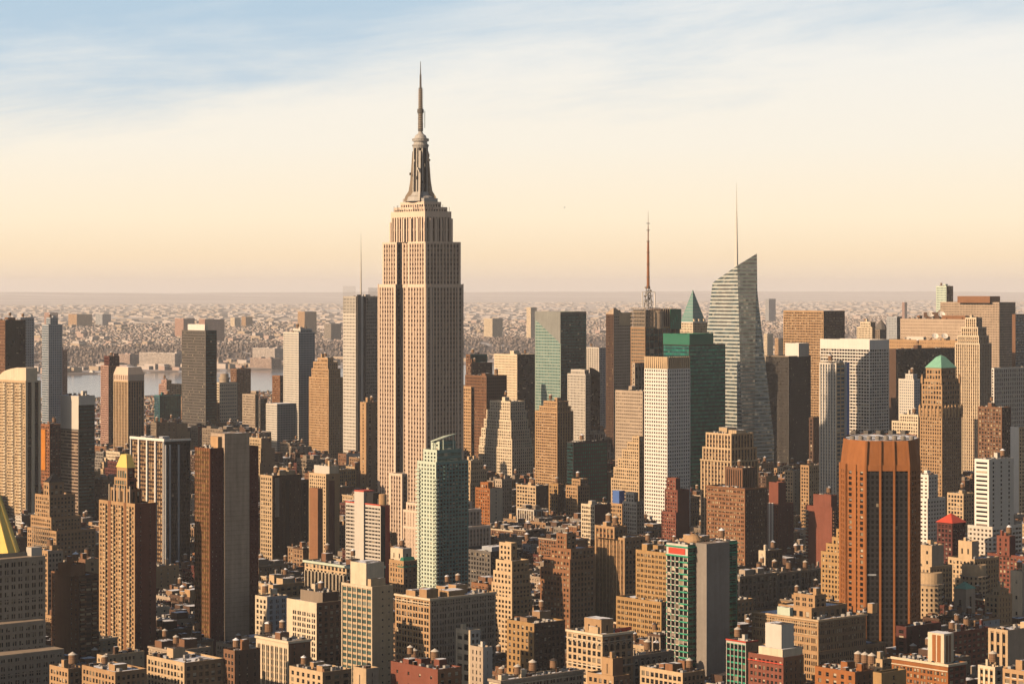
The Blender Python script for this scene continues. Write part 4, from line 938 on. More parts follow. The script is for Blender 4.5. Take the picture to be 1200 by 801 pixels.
for k in range(6):
    y = y0 + (y1 - y0) * k / 5; b.w.box(x0 - .9, x0 + .1, y - .9, y + .9, H2, H3 - 6 - (k in (0, 5)) * 3, 'limestone')
    x = x0 + (x1 - x0) * k / 5; b.w.box(x - .9, x + .9, y0 - .9, y0 + .1, H2, H3 - 6, 'limestone')
R, z1, z = b.up(462, 497.5, 524, 242, H3 - 1, P_('limestone', bw=3, fh=3), P_('limestone', bw=3, fh=3), delta=13)
R, z1, z = b.up(469, 497, 517, 236, z, P_('limestone', bw=3, fh=3), P_('limestone', bw=3, fh=3), delta=17)
R, z1, z = b.up(472, 497, 513, 232, z, blank('steel'), blank('steel'), delta=18)
cx, cy = (R[0] + R[1]) / 2, (R[2] + R[3]) / 2
# keep the mast over the middle of the tower, at column 492.5
t = (492.8 - 600) / F
P0 = b.P + DR * cx + DL * cy; sft = (t * P0[1] - P0[0]); cx += sft * DR[0]; cy += sft * DL[0]
m = MB(); zh = lambda y: hgt(y, P0[1])
m.ring(cx, cy, [(zh(234), 7.0), (zh(225), 6.2), (zh(172), 5.6)], 'dgrey', 16)
for k in range(16):
    a = k * math.pi / 8; m.bar((cx + 6.4 * math.cos(a), cy + 6.4 * math.sin(a), zh(228)), (cx + 5.9 * math.cos(a), cy + 5.9 * math.sin(a), zh(172)), .8, 'offwhite' if k % 2 else 'black')
for a in (math.pi / 4, 3 * math.pi / 4, 5 * math.pi / 4, 7 * math.pi / 4):     # the winged buttresses
    c, s = math.cos(a + ROT * 0), math.sin(a); px_, py_ = -s * .9, c * .9
    pr = [(14.5, 236), (13.0, 230), (10.2, 224), (8.8, 212), (7.6, 190), (7.0, 178), (5.4, 176)]
    for (r0, q0), (r1, q1) in zip(pr[:-1], pr[1:]):
        for sg in (1, -1): m.quads([[(cx + c * 4, cy + s * 4, zh(q0)), (cx + c * r0 + px_ * sg, cy + s * r0 + py_ * sg, zh(q0)), (cx + c * r1 + px_ * sg, cy + s * r1 + py_ * sg, zh(q1)), (cx + c * 4, cy + s * 4, zh(q1))]], 'stone')
        m.quads([[(cx + c * r0 + px_, cy + s * r0 + py_, zh(q0)), (cx + c * r0 - px_, cy + s * r0 - py_, zh(q0)), (cx + c * r1 - px_, cy + s * r1 - py_, zh(q1)), (cx + c * r1 + px_, cy + s * r1 + py_, zh(q1))]], 'offwhite')
m.ring(cx, cy, [(zh(236), 12), (zh(231), 11), (zh(229), 8.4), (zh(225), 6.8)], 'steel', 16)
m.ring(cx, cy, [(zh(174), 6.2), (zh(172), 6.9), (zh(169), 6.9), (zh(168.8), 5.9), (zh(166), 5.9), (zh(165.6), 7.2), (zh(162.5), 7.2), (zh(162), 5.4), (zh(159), 4.6), (zh(157), 2.6), (zh(154), 1.5), (zh(152), 1.2)], 'steel', 20)
for z in (171, 164): m.ring(cx, cy, [(zh(z), 7.3), (zh(z - .6), 7.3)], 'dgrey', 20, cap=False)
m.build('mooring_mast', b.root)
m = MB()
m.ring(cx, cy, [(zh(154), 2.2), (zh(133), 1.9), (zh(132.5), 2.8), (zh(128), 2.8), (zh(127.5), 1.7), (zh(104), 1.4), (zh(103.5), .9), (zh(88), .75), (zh(87), .5), (zh(72), .2)], 'dgrey', 10)
for y in list(np.arange(106, 152, 2.6)): m.ring(cx, cy, [(zh(y), 2.3), (zh(y - .8), 2.3)], 'stone', 8)
for y in (134, 139, 145):
    m.bar((cx - 3, cy, zh(y)), (cx + 3, cy, zh(y)), .35, 'dgrey'); m.bar((cx + 2.6, cy - 2.6, zh(150)), (cx + 2.6, cy - 2.6, zh(130)), .35, 'dgrey'); m.bar((cx, cy - 3, zh(y)), (cx, cy + 3, zh(y)), .3, 'dgrey')
m.ring(cx, cy, [(zh(104), 1.8), (zh(103.2), 1.8)], 'dgrey', 8)
m.build('antenna', b.root)
m = MB(); rr = random.Random(3)
for k in range(26):
    a = rr.random() * 6.28; r_ = rr.uniform(6.8, 9.5); z = zh(rr.uniform(175, 228)); m.box(cx + r_ * math.cos(a) - .5, cx + r_ * math.cos(a) + .5, cy + r_ * math.sin(a) - .5, cy + r_ * math.sin(a) + .5, z, z + rr.uniform(1, 3.2), rr.choice(('offwhite', 'dgrey')))
for k in range(24):
    x = x0 + rr.random() * (x1 - x0); y = y0 + rr.random() * (y1 - y0); 
    if rr.random() < .5: x = x0 + .8
    else: y = y0 + .8
    m.box(x - .12, x + .12, y - .12, y + .12, H3, H3 + rr.uniform(2, 6), 'dgrey')
m.build('broadcast_gear', b.root)['kind'] = 'stuff'
lw = dict(es); lw['tm'] = 2.0
m = MB(); m.rng = np.random.RandomState(9)
def blk(x0, x1, y0, y1, z, st=None, roof='r_tan'):
    st = st or lw
    facade(m, [(x0, y1, 0), (x0, y0, 0), (x0, y0, z), (x0, y1, z)], st); facade(m, [(x0, y0, 0), (x1, y0, 0), (x1, y0, z), (x0, y0, z)], st)
    m.quads([[(x0, y0, z), (x1, y0, z), (x1, y1, z), (x0, y1, z)], [(x1, y0, 0), (x1, y1, 0), (x1, y1, z), (x1, y0, z)], [(x1, y1, 0), (x0, y1, 0), (x0, y1, z), (x1, y1, z)]], roof)
blk(-5.5, dp, ya - 1, yb_ + 1, hgt(557, 2045)); blk(-4.5, b_ + 3, -8, a_ * .32, hgt(591, 2035)); blk(-4.6, b_ + 8, -14, a_ + 12, hgt(600, 2035)); blk(-4.8, b_ + 12, -22, a_ + 20, hgt(620, 2030)); blk(-7, b_ + 14, -30, a_ + 34, 26)
m.build('lower_setback', b.root)
# the vertical centre piers
m = MB()
for y in (0, ya, yb_ , a_): m.box(-.35, .0, max(0, y - .9), min(a_, y + .9), 0, H1 + .4, 'limestone')
for k in (0, .14, .86, 1): m.box(max(0, b_ * k - .9), min(b_, b_ * k + .9), -.35, .0, 0, H1 + .4, 'limestone')
m.build('corner_pier', b.root)['kind'] = 'stuff'
b.done()

# ------------------------------------------------------------------ centre
br_ = P_('brown', bw=3)
b = G(T_, 'dark brown office slab between the limestone skyscraper and the stepped cream tower', 'tower', (545, 570, 594, 440), None, S('pier', 'brown', bw=2.4, fh=3.6, ww=.5, d=.3, glass='g_brown', span='obrown'), S('band', 'dbrown', bw=3, fh=3.6, glass='g_dark', wh=.5), D=2800)
G(T_, 'tan sliver of a tower right against the limestone skyscraper', 'tower', (538, 552, 556, 453), None, S('band', 'tan', bw=3, fh=3.6), br_, D=2700)
G(T_, 'dark teal glass box with a sloping lid over a brown rooftop', 'tower', (546, 551, 571, 415), None, br_, S('curtain', 'tealw', glass='g_teal', span='g_teal'), D=3150)
G(K_, 'brown rooftop storeys in front of the dark teal glass box', 'building', (548, 553, 577, 425), None, br_, P_('dbrown'), D=3080)
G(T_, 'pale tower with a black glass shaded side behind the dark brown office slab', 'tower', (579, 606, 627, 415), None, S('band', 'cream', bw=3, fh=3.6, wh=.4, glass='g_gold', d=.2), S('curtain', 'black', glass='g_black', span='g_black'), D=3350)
b = Bld(T_, 'green glass tower with a slanting grey cut across its sunlit top', 'skyscraper', (627, 657, 687, 365), None, D=3200)
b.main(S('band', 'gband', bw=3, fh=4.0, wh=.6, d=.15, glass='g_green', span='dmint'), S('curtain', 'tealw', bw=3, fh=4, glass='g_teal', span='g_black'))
m = MB(); zc = b.H - hgt(380, b.D); m.quads([[(-.5, b.a, b.H + .2), (-.5, b.a, b.H - 10), (-.5, 0, b.H - 42), (-.5, 0, b.H + .2)]], 'refl_grey'); m.quads([[(-.5, b.a, b.H - 10), (0, b.a, b.H - 10), (0, 0, b.H - 42), (-.5, 0, b.H - 42)]], 'refl_grey'); m.box(0, b.b, -.4, -.01, b.H - 4, b.H, 'dgrey'); m.build('slanted_reflection', b.root); b.done()  # grey sheet on the sunlit face paints in a slanting reflection
G(T_, 'white slim tower in front of the green glass tower', 'tower', (665, 686, 692, 438), None, P_('offwhite', bw=2.6, fh=3.4, ww=.4), P_('stone', bw=2.6), ups=[(669, 685, 690, 433)], D=2950, clut=(3, 0, 0))
b = G(T_, 'black building with a curved roof beside the white slim tower', 'tower', (687, 691, 703, 437), None, blank('black'), S('curtain', 'black', glass='g_black', span='g_black'), D=3060, keep=True, clut=None)
m = MB()
for k in range(6):
    t0, t1 = k / 6, (k + 1) / 6; f = lambda t: b.H + 7 * math.sin(math.pi * (.5 + t / 2)); m.quads([[(b.b * t0, 0, b.H - 1), (b.b * t1, 0, b.H - 1), (b.b * t1, 0, f(t1)), (b.b * t0, 0, f(t0))], [(b.b * t0, 0, f(t0)), (b.b * t1, 0, f(t1)), (b.b * t1, b.a, f(t1)), (b.b * t0, b.a, f(t0))]], 'black')
m.build('curved_roof', b.root); b.done()
b = G(T_, 'pale ribbed tower with a sloping roof line right of the green glass tower', 'tower', (678, 702, 712, 407), None, S('pier', 'offwhite', bw=4, fh=3.6, ww=.4, d=.4, glass='g_grey', span='stone'), P_('bgrey'), D=3700)
G('ziggurat_tower', 'cream tower stepping back in many white edged terraces', 'tower', (561, 600, 625, 524), None, P_('cream', bw=3.1, fh=3.5, ww=.5, wh=.5, d=.35), P_('cream', bw=3.1, fh=3.5, ww=.5, wh=.5), ups=[(562, 600, 623, 514), (564, 599, 621, 503), (567, 599, 619, 492), (570, 598, 617, 481), (574, 598, 615, 470)], D=2700, roof='r_snow', clut=(3, 1, 1))
G(T_, 'tan ribbed tower with balconied floors in front of the green glass tower', 'tower', (627, 653, 672, 482), None, S('punch', 'tan', bw=3.0, fh=3.1, ww=.6, wh=.5, d=.5, glass='g_brown'), S('pier', 'tan', bw=3.6, fh=3.1, ww=.5, d=.9, glass='g_dark', span='dtan'), ups=[(632, 653, 669, 476), (637, 653, 666, 470)], D=2600, clut=(2, 1, 1))
G(T_, 'low black green glass block with a flat roof beside the tan ribbed tower', 'office block', (664, 672, 712, 518), None, S('curtain', 'black', glass='g_black', span='g_teal'), S('band', 'black', bw=3, fh=4, wh=.6, d=.1, glass='g_emer', span='black'), D=2520)
G('ziggurat_tower', 'small sunlit cream ziggurat beside the white gridded tower', 'tower', (716, 749, 760, 562), None, P_('ltan', bw=3, fh=3.4, ww=.5), P_('tan'), ups=[(719, 749, 759, 549), (724, 749, 758, 538), (729, 749, 757, 527), (735, 749, 756, 518), (741, 749, 754, 511)], D=2420, clut=(1, 1, 0))
G(T_, 'plain pale tan block just left of the white gridded tower', 'tower', (721, 753, 770, 458), None, S('band', 'stone', bw=3, fh=3.6, wh=.4, d=.15, glass='g_brown'), P_('dtan'), D=2560)
b = G(T_, 'tall brown slab with a sharp slanted roof fin left of the masted tower', 'skyscraper', (710, 719, 741, 368), None, S('pier', 'dbrown', bw=2.6, fh=3.7, glass='g_dark', span='dbrown'), S('band', 'hbeige', bw=3, fh=3.8, wh=.3, d=.1, glass='g_brown'), D=3050, keep=True)
m = MB(); m.quads([[(-.1, 0, b.H), (b.b * .55, 0, b.H), (b.b * .1, 0, b.H + 8), (-.1, 0, b.H + 8)], [(-.1, 0, b.H), (-.1, b.a, b.H), (-.1, b.a, b.H + 1), (-.1, 0, b.H + 8)], [(-.1, 0, b.H + 8), (b.b * .1, 0, b.H + 8), (b.b * .3, b.a, b.H + 1), (-.1, b.a, b.H + 1)]], 'hbeige'); m.box(b.b * .3, b.b, -.6, -.01, b.H - 14, b.H + 2, 'ltan'); m.build('roof_fin', b.root); b.done()
b = Bld(T_, 'dark gridded glass tower with scaffold top, drum, green sign and tall mast', 'skyscraper', (739, 756, 797, 383), None, D=2780)
b.main(S('band', 'dtan', bw=3, fh=3.9, wh=.5, glass='g_teal'), S('curtain', 'tan', bw=7, fh=7.5, glass='g_black', span='g_teal', wh=.72))
R = (0, b.b, 0, b.a); zt = hgt(361, b.D); m = MB()
for k in range(9):
    for z in range(5): m.box(-.3 + 0, .1, b.a * k / 9, b.a * k / 9 + .6, b.H, zt, 'stone')
for k in range(6): m.box(-.4, b.b * .42, -.4, -.1, b.H + (zt - b.H) * k / 5 - .3, b.H + (zt - b.H) * k / 5 + .3, 'stone'); m.box(-.4, -.1, -.4, b.a, b.H + (zt - b.H) * k / 5 - .3, b.H + (zt - b.H) * k / 5 + .3, 'stone')
for k in range(10): m.box(b.b * .42 * k / 9, b.b * .42 * k / 9 + .5, -.4, 0, b.H, zt, 'stone')
m.box(2, b.b * .4, 2, b.a - 2, b.H, zt - 2, 'dgrey'); m.box(b.b * .5, b.b - 1, 3, b.a - 2, b.H, zt - 1, 'dbrown')
for k in range(7): m.box(b.b * (.55 + .06 * k), b.b * (.55 + .06 * k) + .4, 1.6, 2.2, b.H, zt + 1, 'stone')
m.build('scaffold_top', b.root)
m = MB(); xd = right_len(b.P, 770); m.ring(xd + 3, 4, [(b.H - 2, 8), (zt - 5, 8), (zt - 4.6, 8.6), (zt - 3, 8.6)], 'stone', 20); m.build('drum', b.root)
m = MB(); xs = right_len(b.P, 785); m.box(xs, b.b + 1, -1.0, -.3, hgt(386, b.D), hgt(362, b.D), 'dgreen')
for k in range(4): m.box(xs + 1 + k * 3, xs + 2 + k * 3, -1.2, -1.01, hgt(384 - k * 3, b.D), hgt(378 - k * 3, b.D), 'vgreen')
m.build('green_sign', b.root)
cx, cy = right_len(b.P, 766), 9.0
m = MB(); hh = lambda y: hgt(y, b.D + 12)
for q in ((-3.4, -3.4), (3.4, -3.4), (3.4, 3.4), (-3.4, 3.4)): m.bar((cx + q[0], cy + q[1], hh(362)), (cx + q[0] * .35, cy + q[1] * .35, hh(335)), .6, 'dgrey')
for k in range(6):
    z0, z1 = hh(362 - 4.5 * k), hh(362 - 4.5 * (k + 1)); s0, s1 = 3.4 * (1 - .65 * k / 6), 3.4 * (1 - .65 * (k + 1) / 6)
    m.bar((cx - s0, cy - s0, z0), (cx + s1, cy - s1, z1), .35, 'dgrey'); m.bar((cx + s0, cy - s0, z0), (cx - s1, cy - s1, z1), .35, 'dgrey'); m.bar((cx - s0, cy + s0, z0), (cx - s1, cy - s1, z1), .35, 'dgrey')
rr = random.Random(4)
for k in range(18): a = rr.random() * 6.28; r_ = rr.uniform(1, 4.5); z = hh(rr.uniform(337, 358)); m.box(cx + r_ * math.cos(a) - .7, cx + r_ * math.cos(a) + .7, cy + r_ * math.sin(a) - .7, cy + r_ * math.sin(a) + .7, z, z + 2, rr.choice(('offwhite', 'steel', 'dgrey')))
for z in (342, 347, 352): m.bar((cx - 6, cy, hh(z)), (cx + 6, cy, hh(z)), .4, 'offwhite')
m.ring(cx, cy, [(hh(338), 1.8), (hh(318), 1.5), (hh(300), 1.4), (hh(283), 1.1), (hh(282.5), .7), (hh(270), .65), (hh(262), .3), (hh(247), .12)], 'rust', 8)
for z in (325, 310, 296, 283, 270, 262): m.ring(cx, cy, [(hh(z), 1.9), (hh(z) + .8, 1.9)], 'dgrey', 8)
m.build('mast', b.root)
m = MB(); wx = right_len(b.P, 754) ; s = 16 * b.D / F; X0 = cx - 15
for (p, q) in (((X0, cy - 6, hh(360)), (X0, cy - 6, hh(342))), ((X0, cy - 6, hh(342)), (X0 + 14, cy - 12, hh(342))), ((X0 + 14, cy - 12, hh(342)), (X0 + 14, cy - 12, hh(360)))): m.bar(p, q, .9, 'white')
m.build('square_frame', b.root); b.clutter((b.b * .5, b.b, 0, b.a), b.zr, 3, 0, 0); b.done()
G(T_, 'small cream gridded block between the plain pale tan block and the white gridded tower', 'tower', (741, 744, 768, 425), None, P_('stone', bw=4), P_('stone', bw=5, fh=8, ww=.6, wh=.8, d=1), D=2640)
# pyramid topped tower
b = G(T_, 'pale stone tower with a steep green grey pyramid roof behind the green glass slab', 'skyscraper', (795, 812, 829, 377), None, P_('cream', bw=3, fh=3.6), P_('ltan', bw=3, fh=3.6), D=3450, keep=True, clut=None, cor='white')
m = MB(); cx, cy, zt = b.b * .5, b.a * .5, hgt(339, b.D + 15); o = [(2, 2), (b.b - 2, 2), (b.b - 2, b.a - 2), (2, b.a - 2)]
for k in range(4):
    p, q = o[k], o[(k + 1) % 4]
    for t in range(10):
        a0, a1 = t / 10, min(1, (t + .9) / 10); m.quads([[(p[0] + (cx - p[0]) * a0, p[1] + (cy - p[1]) * a0, b.H + (zt - b.H) * a0), (q[0] + (cx - q[0]) * a0, q[1] + (cy - q[1]) * a0, b.H + (zt - b.H) * a0), (q[0] + (cx - q[0]) * a1, q[1] + (cy - q[1]) * a1, b.H + (zt - b.H) * a1), (p[0] + (cx - p[0]) * a1, p[1] + (cy - p[1]) * a1, b.H + (zt - b.H) * a1)]], 'dmint')
    m.quads([[(*p, b.H - .3), (*q, b.H - .3), (cx, cy, zt - .3), (cx, cy, zt - .3)]], 'steel')
m.build('pyramid_roof', b.root)
for k in range(3): b.hut(3 + k * 10, 6 + k * 10, .5, 3, b.zr, 5, 'cream')
b.done()
eg = S('curtain', 'black', bw=3.2, fh=4.2, glass='g_teal', span='g_emer', wh=.5)
b = G(T_, 'emerald green glass slab with a raised plain green top', 'skyscraper', (777, 808, 850, 404), None, eg, eg, ups=[(777, 808, 836, 391, 2)], us=blank('dgreen'), ur=blank('dgreen'), D=2600, clut=None, roof='r_tar')
# crystalline tower
b = Bld('crystal_tower', 'tall faceted pale glass tower tapering to a sharp peak with a white spire', 'skyscraper', (829, 873, 907, 300), None, D=2690, h=260)
def at(px_, py_, D_): v = np.array(((px_ - 600) / F * D_, D_)) - b.P; return (float(v @ DR), float(v @ DL), hgt(py_, D_))
dl, dr = b.D + b.a * DL[1], b.D + b.b * DR[1]
BL, BC, BR_ = (0, b.a, 0), (0, 0, 0), (b.b, 0, 0); BB = (b.b, b.a, 0)
TL = at(835, 331, dl + 6); TC = at(864, 311, b.D + 8); TR = at(887, 297, dr - 12); TB = (TR[0] + 4, TL[1] - 4, TL[2] - 3)
ML = at(828.5, 385, dl)
cs = S('curtain', 'stone', bw=3.2, fh=4.0, glass='g_crysr', span='limestone', wh=.62, tm=.5, sm=.1, skew=1); cr = S('curtain', 'grey', bw=3.2, fh=4.0, glass='g_grey', span='steel', wh=.62, tm=.5, sm=.1, skew=1)
mid = .55
lerp = lambda p, q, t: tuple(np.array(p) * (1 - t) + np.array(q) * t)
SC_, SR = at(868, 430, b.D + 3), at(889, 345, dr - 10)
def poly_at(P_, z):
    for p, q in zip(P_[:-1], P_[1:]):
        if z <= q[2] or q is P_[-1]:
            t = min(1, max(0, (z - p[2]) / max(.01, q[2] - p[2]))); return np.array((p[0] + (q[0] - p[0]) * t, p[1] + (q[1] - p[1]) * t, z))
eL = [BL, at(829, 480, dl), at(828.5, 385, dl), TL, TC, TR]; eC = [BC, at(869, 480, b.D + 2), TC, TR]
eM = [(b.b * .12, 0, 0), at(884, 541, b.D + 12), at(886, 345, dr - 14), TR]; eR = [BR_, at(907, 515, dr), at(887.5, 341, dr - 12), TR]; eB = [BB, TB, TR]
nfl = int(TR[2] / 4.05)
for k in range(nfl):
    z0, z1, z2 = k * TR[2] / nfl, (k + .62) * TR[2] / nfl, (k + 1) * TR[2] / nfl
    for (ea, eb, gm, sp_, wd) in ((eL, eC, 'g_crysr', 'crystal', 3.1), (eC, eM, 'g_grey', 'gband', 3.1), (eM, eR, 'g_crysr', 'crystal', 2.6)):
        a0, b0, a1, b1, a2, b2_ = [poly_at(e, z) for z in (z0, z1, z2) for e in (ea, eb)]
        n_ = max(1, int(np.linalg.norm(b0[:2] - a0[:2]) / wd)); t_ = np.arange(n_)[:, None] / n_; u_ = (np.arange(n_)[:, None] + .94) / n_
        if np.linalg.norm(b0[:2] - a0[:2]) < .6: continue
        b.g.quads(np.stack([a0 + (b0 - a0) * t_, a0 + (b0 - a0) * u_, a1 + (b1 - a1) * u_, a1 + (b1 - a1) * t_], 1), gm, True)
        o_ = np.array((.06, .06, 0))
        b.w.quads([[a1, b1, b2_, a2]], sp_); b.w.quads([[a0 + o_, b0 + o_, b1 + o_, a1 + o_]], 'dgrey')
    r0, r2, q0, q2, l0, l2 = poly_at(eR, z0), poly_at(eR, z2), poly_at(eB, z0), poly_at(eB, z2), poly_at(eL, z0), poly_at(eL, z2)
    b.w.quads([[r0, q0, q2, r2], [q0, l0, l2, q2]], 'grey')
m = MB(); sx, sy, _ = at(863, 310, b.D + 30); q = lambda y: hgt(y, b.D + 30)
for k, (y0, y1, r0, r1) in enumerate(((325, 290, 2.0, 1.7), (290, 255, 1.6, 1.0), (255, 214, .9, .15))): m.ring(sx, sy, [(q(y0), r0), (q(y1), r1)], 'white', 6)
m.build('spire', b.root); b.done()
# --- right
G(T_, 'dark tower with fine vertical ribs and a white rooftop box', 'skyscraper', (897, 924, 950, 417), None, S('pier', 'dgrey', bw=1.9, fh=3.8, ww=.55, wh=.6, d=.5, glass='g_black', span='black'), S('pier', 'dgrey', bw=1.9, fh=3.8, ww=.55, d=.5, glass='g_black', span='black'), ups=[(920, 936, 948, 402, 8)], us=blank('white'), ur=blank('offwhite'), D=2880, clut=None, cor='dstone')
G(T_, 'brown gridded slab standing behind the dark ribbed tower', 'skyscraper', (918, 965, 990, 364), None, S('punch', 'tan', bw=3, fh=3.8, ww=.6, wh=.55, d=.6, glass='g_dark'), S('punch', 'dbrown', bw=3, fh=3.8, ww=.6, wh=.5, d=.6, glass='g_dark'), D=3500, par=0, clut=None)
b = G(T_, 'white slab with dark ribbon windows and a broad blank white top band', 'skyscraper', (961, 1019, 1042, 398), None, S('punch', 'white', bw=4.2, fh=3.75, ww=.86, wh=.56, d=.8, glass='g_dark', tm=11), S('punch', 'white', bw=4.0, fh=3.75, ww=.88, wh=.56, d=.8, glass='g_dark', tm=11), D=2850, clut=None, par=1.5)
sw = S('pier', 'offwhite', bw=3.3, fh=3.2, ww=.45, wh=.6, d=.8, glass='g_blue', span='bgrey')
b = G(A_, 'slim white and blue striped tower with golden glass corner bays', 'tower', (960, 980, 995, 425), None, sw, S('punch', 'ltan', bw=5, fh=3.9, ww=.8, wh=.6, d=.3, glass='g_blue'), D=2350, keep=True)
m = MB(); m.box(b.b * .62, b.b * .8, -.8, .02, 0, b.H + 1, 'bgrey'); m.box(b.b * .8, b.b, -.5, .02, 0, b.H, 'blue'); m.build('side_pier', b.root); b.done()
G(K_, 'dark brown narrow block left of the slim white and blue striped tower', 'building', (948, 953, 967, 489), None, P_('dbrown'), P_('brown', bw=6, ww=.15), D=2450)
G(K_, 'low tan brick block with window air units at the foot of the slim striped tower', 'building', (938, 948, 964, 545), None, P_('tan', ww=.5), P_('ltan', ww=.5, glass='g_lit'), D=2420)
G(T_, 'long black glass slab behind the green pyramid topped tower', 'skyscraper', (1036, 1050, 1120, 409), None, blank('dbrown'), S('curtain', 'black', bw=3, fh=3.8, glass='g_black', span='g_black', wh=.6), D=3000)
G(T_, 'small pale blue grey banded tower in front of the long black glass slab', 'tower', (1053, 1071, 1078, 444), None, S('band', 'offwhite', bw=3, fh=3.1, wh=.4, d=.2, glass='g_blue'), S('band', 'bgrey', bw=3, fh=3.1, glass='g_blue'), ups=[(1061, 1070, 1075, 438)], D=2700)
G(T_, 'cream stepped block between the orange brown tower and the green pyramid tower', 'building', (1045, 1076, 1086, 494), None, P_('cream', bw=3, fh=3.5, ww=.5), P_('tan'), ups=[(1054, 1076, 1083, 486)], D=2520)
b = G('pyramid_tower', 'tan stone tower with corner turrets under a pale green pyramid roof', 'tower', (1078, 1104, 1127, 479), None, P_('tan', bw=3, fh=3.5, ww=.45, belt=[.96, .8]), P_('dtan', bw=3, fh=3.5, ww=.4, belt=[.96]), ups=[(1080, 1104, 1125, 444, 3), (1085, 1103, 1120, 431, 8)], D=2380, keep=True, clut=None, us=P_('tan', bw=3.5, fh=4.5, ww=.5, belt=[.9], trim='ltan'), ur=P_('dtan', bw=3.5, fh=4.5, ww=.5, belt=[.9]))
R, z1, z = b.top; m = MB(); x0, x1, y0, y1 = R[:4]; cx, cy, zt = (x0 + x1) / 2, (y0 + y1) / 2, hgt(416, b.D + 14); e = .8
o = [(x0 - e, y0 - e), (x1 + e, y0 - e), (x1 + e, y1 + e), (x0 - e, y1 + e)]; i_ = [(cx + (x - cx) * .3, cy + (y - cy) * .3) for x, y in o]
for k in range(4):
    j = (k + 1) % 4; m.quads([[(*o[k], z1), (*o[j], z1), (*i_[j], zt - 2), (*i_[k], zt - 2)], [(*i_[k], zt - 2), (*i_[j], zt - 2), (cx, cy, zt), (cx, cy, zt)]], 'copper')
m.build('pyramid_roof', b.root)
m = MB(); z0 = hgt(479, b.D)
for L_, f in ((b.a, 0), (b.b, 1)):
    for k in range(7):
        c = L_ * k / 6; x, y = (0, c) if f == 0 else (c, 0); m.ring(x, y, [(z0 - 9, .6), (z0 - 5, 1.3), (z0 + 1.5, 1.3), (z0 + 4, .1)], 'tan', 6)
zz = hgt(446, b.D)
for c in (2, b.a - 2): m.ring(1, c, [(zz - 3, 1.4), (zz + 2, 1.4), (zz + 6, .1)], 'tan', 6)
m.ring(b.b - 2, 1, [(zz - 3, 1.4), (zz + 2, 1.4), (zz + 6, .1)], 'dtan', 6)
m.build('turret', b.root)['kind'] = 'stuff'; b.done()
G(T_, 'tall cream tower with vertical ribs stepping in to a crowned top', 'skyscraper', (1119, 1148, 1162, 402), None, S('pier', 'cream', bw=3, fh=3.7, ww=.5, d=.6, glass='g_brown', span='tan'), S('pier', 'stone', bw=3, fh=3.7, ww=.5, d=.6, glass='g_dark', span='dtan'), ups=[(1122, 1147, 1159, 393), (1126, 1146, 1156, 383), (1131, 1144, 1151, 372)], D=2780, clut=(3, 0, 1))
b = G(T_, 'massive brown slab with an orange brown rooftop storey', 'skyscraper', (1102, 1171, 1190, 354), None, S('band', 'hbeige', bw=3, fh=3.8, wh=.4, d=.15, glass='g_brown'), S('band', 'dstone', bw=3, fh=3.8, wh=.4, glass='g_dark'), ups=[(1122, 1160, 1172, 347, 6)], us=blank('obrown'), ur=blank('obrown'), D=3700, clut=None)
def dish(b, x, y, z, r, az=-2.3):
    m = MB(); n = 14; c = np.array((x, y, z + r * 1.1)); d = np.array((math.cos(az) * .8, math.sin(az) * .8, .6)); d /= np.linalg.norm(d)
    u = np.cross(d, (0, 0, 1)); u /= np.linalg.norm(u); v = np.cross(u, d)
    def p(rr, i): a = i * 2 * math.pi / n; return tuple(c + u * rr * math.cos(a) + v * rr * math.sin(a) + d * (rr * rr / r * .35))
    for r0, r1 in ((0, .5 * r), (.5 * r, r)): m.quads([[p(r0, i), p(r0, i + 1), p(r1, i + 1), p(r1, i)] for i in range(n)], 'white')
    m.bar(tuple(c), (x, y, z), .5, 'dgrey'); m.bar(tuple(c), tuple(c + d * r * .9), .3, 'dgrey'); m.build('satellite_dish', b.root)
b = G(T_, 'long low brown block carrying satellite dishes behind the cream ribbed tower', 'office block', (1055, 1131, 1142, 374), None, S('band', 'hbeige', bw=3, fh=4.5, wh=.2, d=.1, glass='g_brown'), br_, D=3350, keep=True, clut=None)
dish(b, 8, left_len(b.P, 1086), b.H, 5.2); dish(b, 8, left_len(b.P, 1099), b.H, 5); b.hut(10, 22, left_len(b.P, 1095), left_len(b.P, 1077), b.H, 9, 'dbrown'); b.hut(6, 14, left_len(b.P, 1128), left_len(b.P, 1100), b.H, 5, 'obrown'); b.clutter((0, b.b, 0, b.a), b.H, 10, 1, 2, mat='obrown'); b.done()
b = G(T_, 'wide low tan roofed block with two white dishes behind the black glass slab', 'office block', (1040, 1122, 1140, 399), None, S('band', 'tan', bw=3, fh=4.5, wh=.2, d=.1, glass='g_brown'), br_, D=3180, keep=True, clut=None, roof='r_tan')
dish(b, 5, left_len(b.P, 1093), b.H, 4.4); dish(b, 5, left_len(b.P, 1104), b.H, 4.4); b.hut(4, 9, left_len(b.P, 1080), left_len(b.P, 1060), b.H, 4, 'offwhite'); b.clutter((0, b.b, 0, b.a), b.H, 6, 0, 1, mat='tan'); b.done()
G(T_, 'slim pale tower poking above the long low brown block', 'tower', (1097, 1109, 1117, 335), None, S('band', 'mint', bw=3, fh=4, glass='g_blue'), P_('brown', bw=4, fh=4, ww=.6), D=4100)
G(T_, 'grey block at the left end of the long low brown block', 'tower', (1039, 1051, 1057, 371), None, P_('bgrey', bw=3, ww=.3), P_('grey'), D=3600, clut=(2, 0, 0))
b = G(B_, 'dark tapering gabled tower just above the white slab with ribbon windows', 'tower', (1026, 1031, 1039, 386), None, P_('dstone'), P_('dgrey'), D=3900, clut=None, keep=True)
m = MB(); m.ring(b.b / 2, b.a / 2, [(b.H, b.b * .6), (b.H + 8, b.b * .4), (b.H + 16, .3)], 'dgrey', 8); m.build('spire_roof', b.root); b.done()
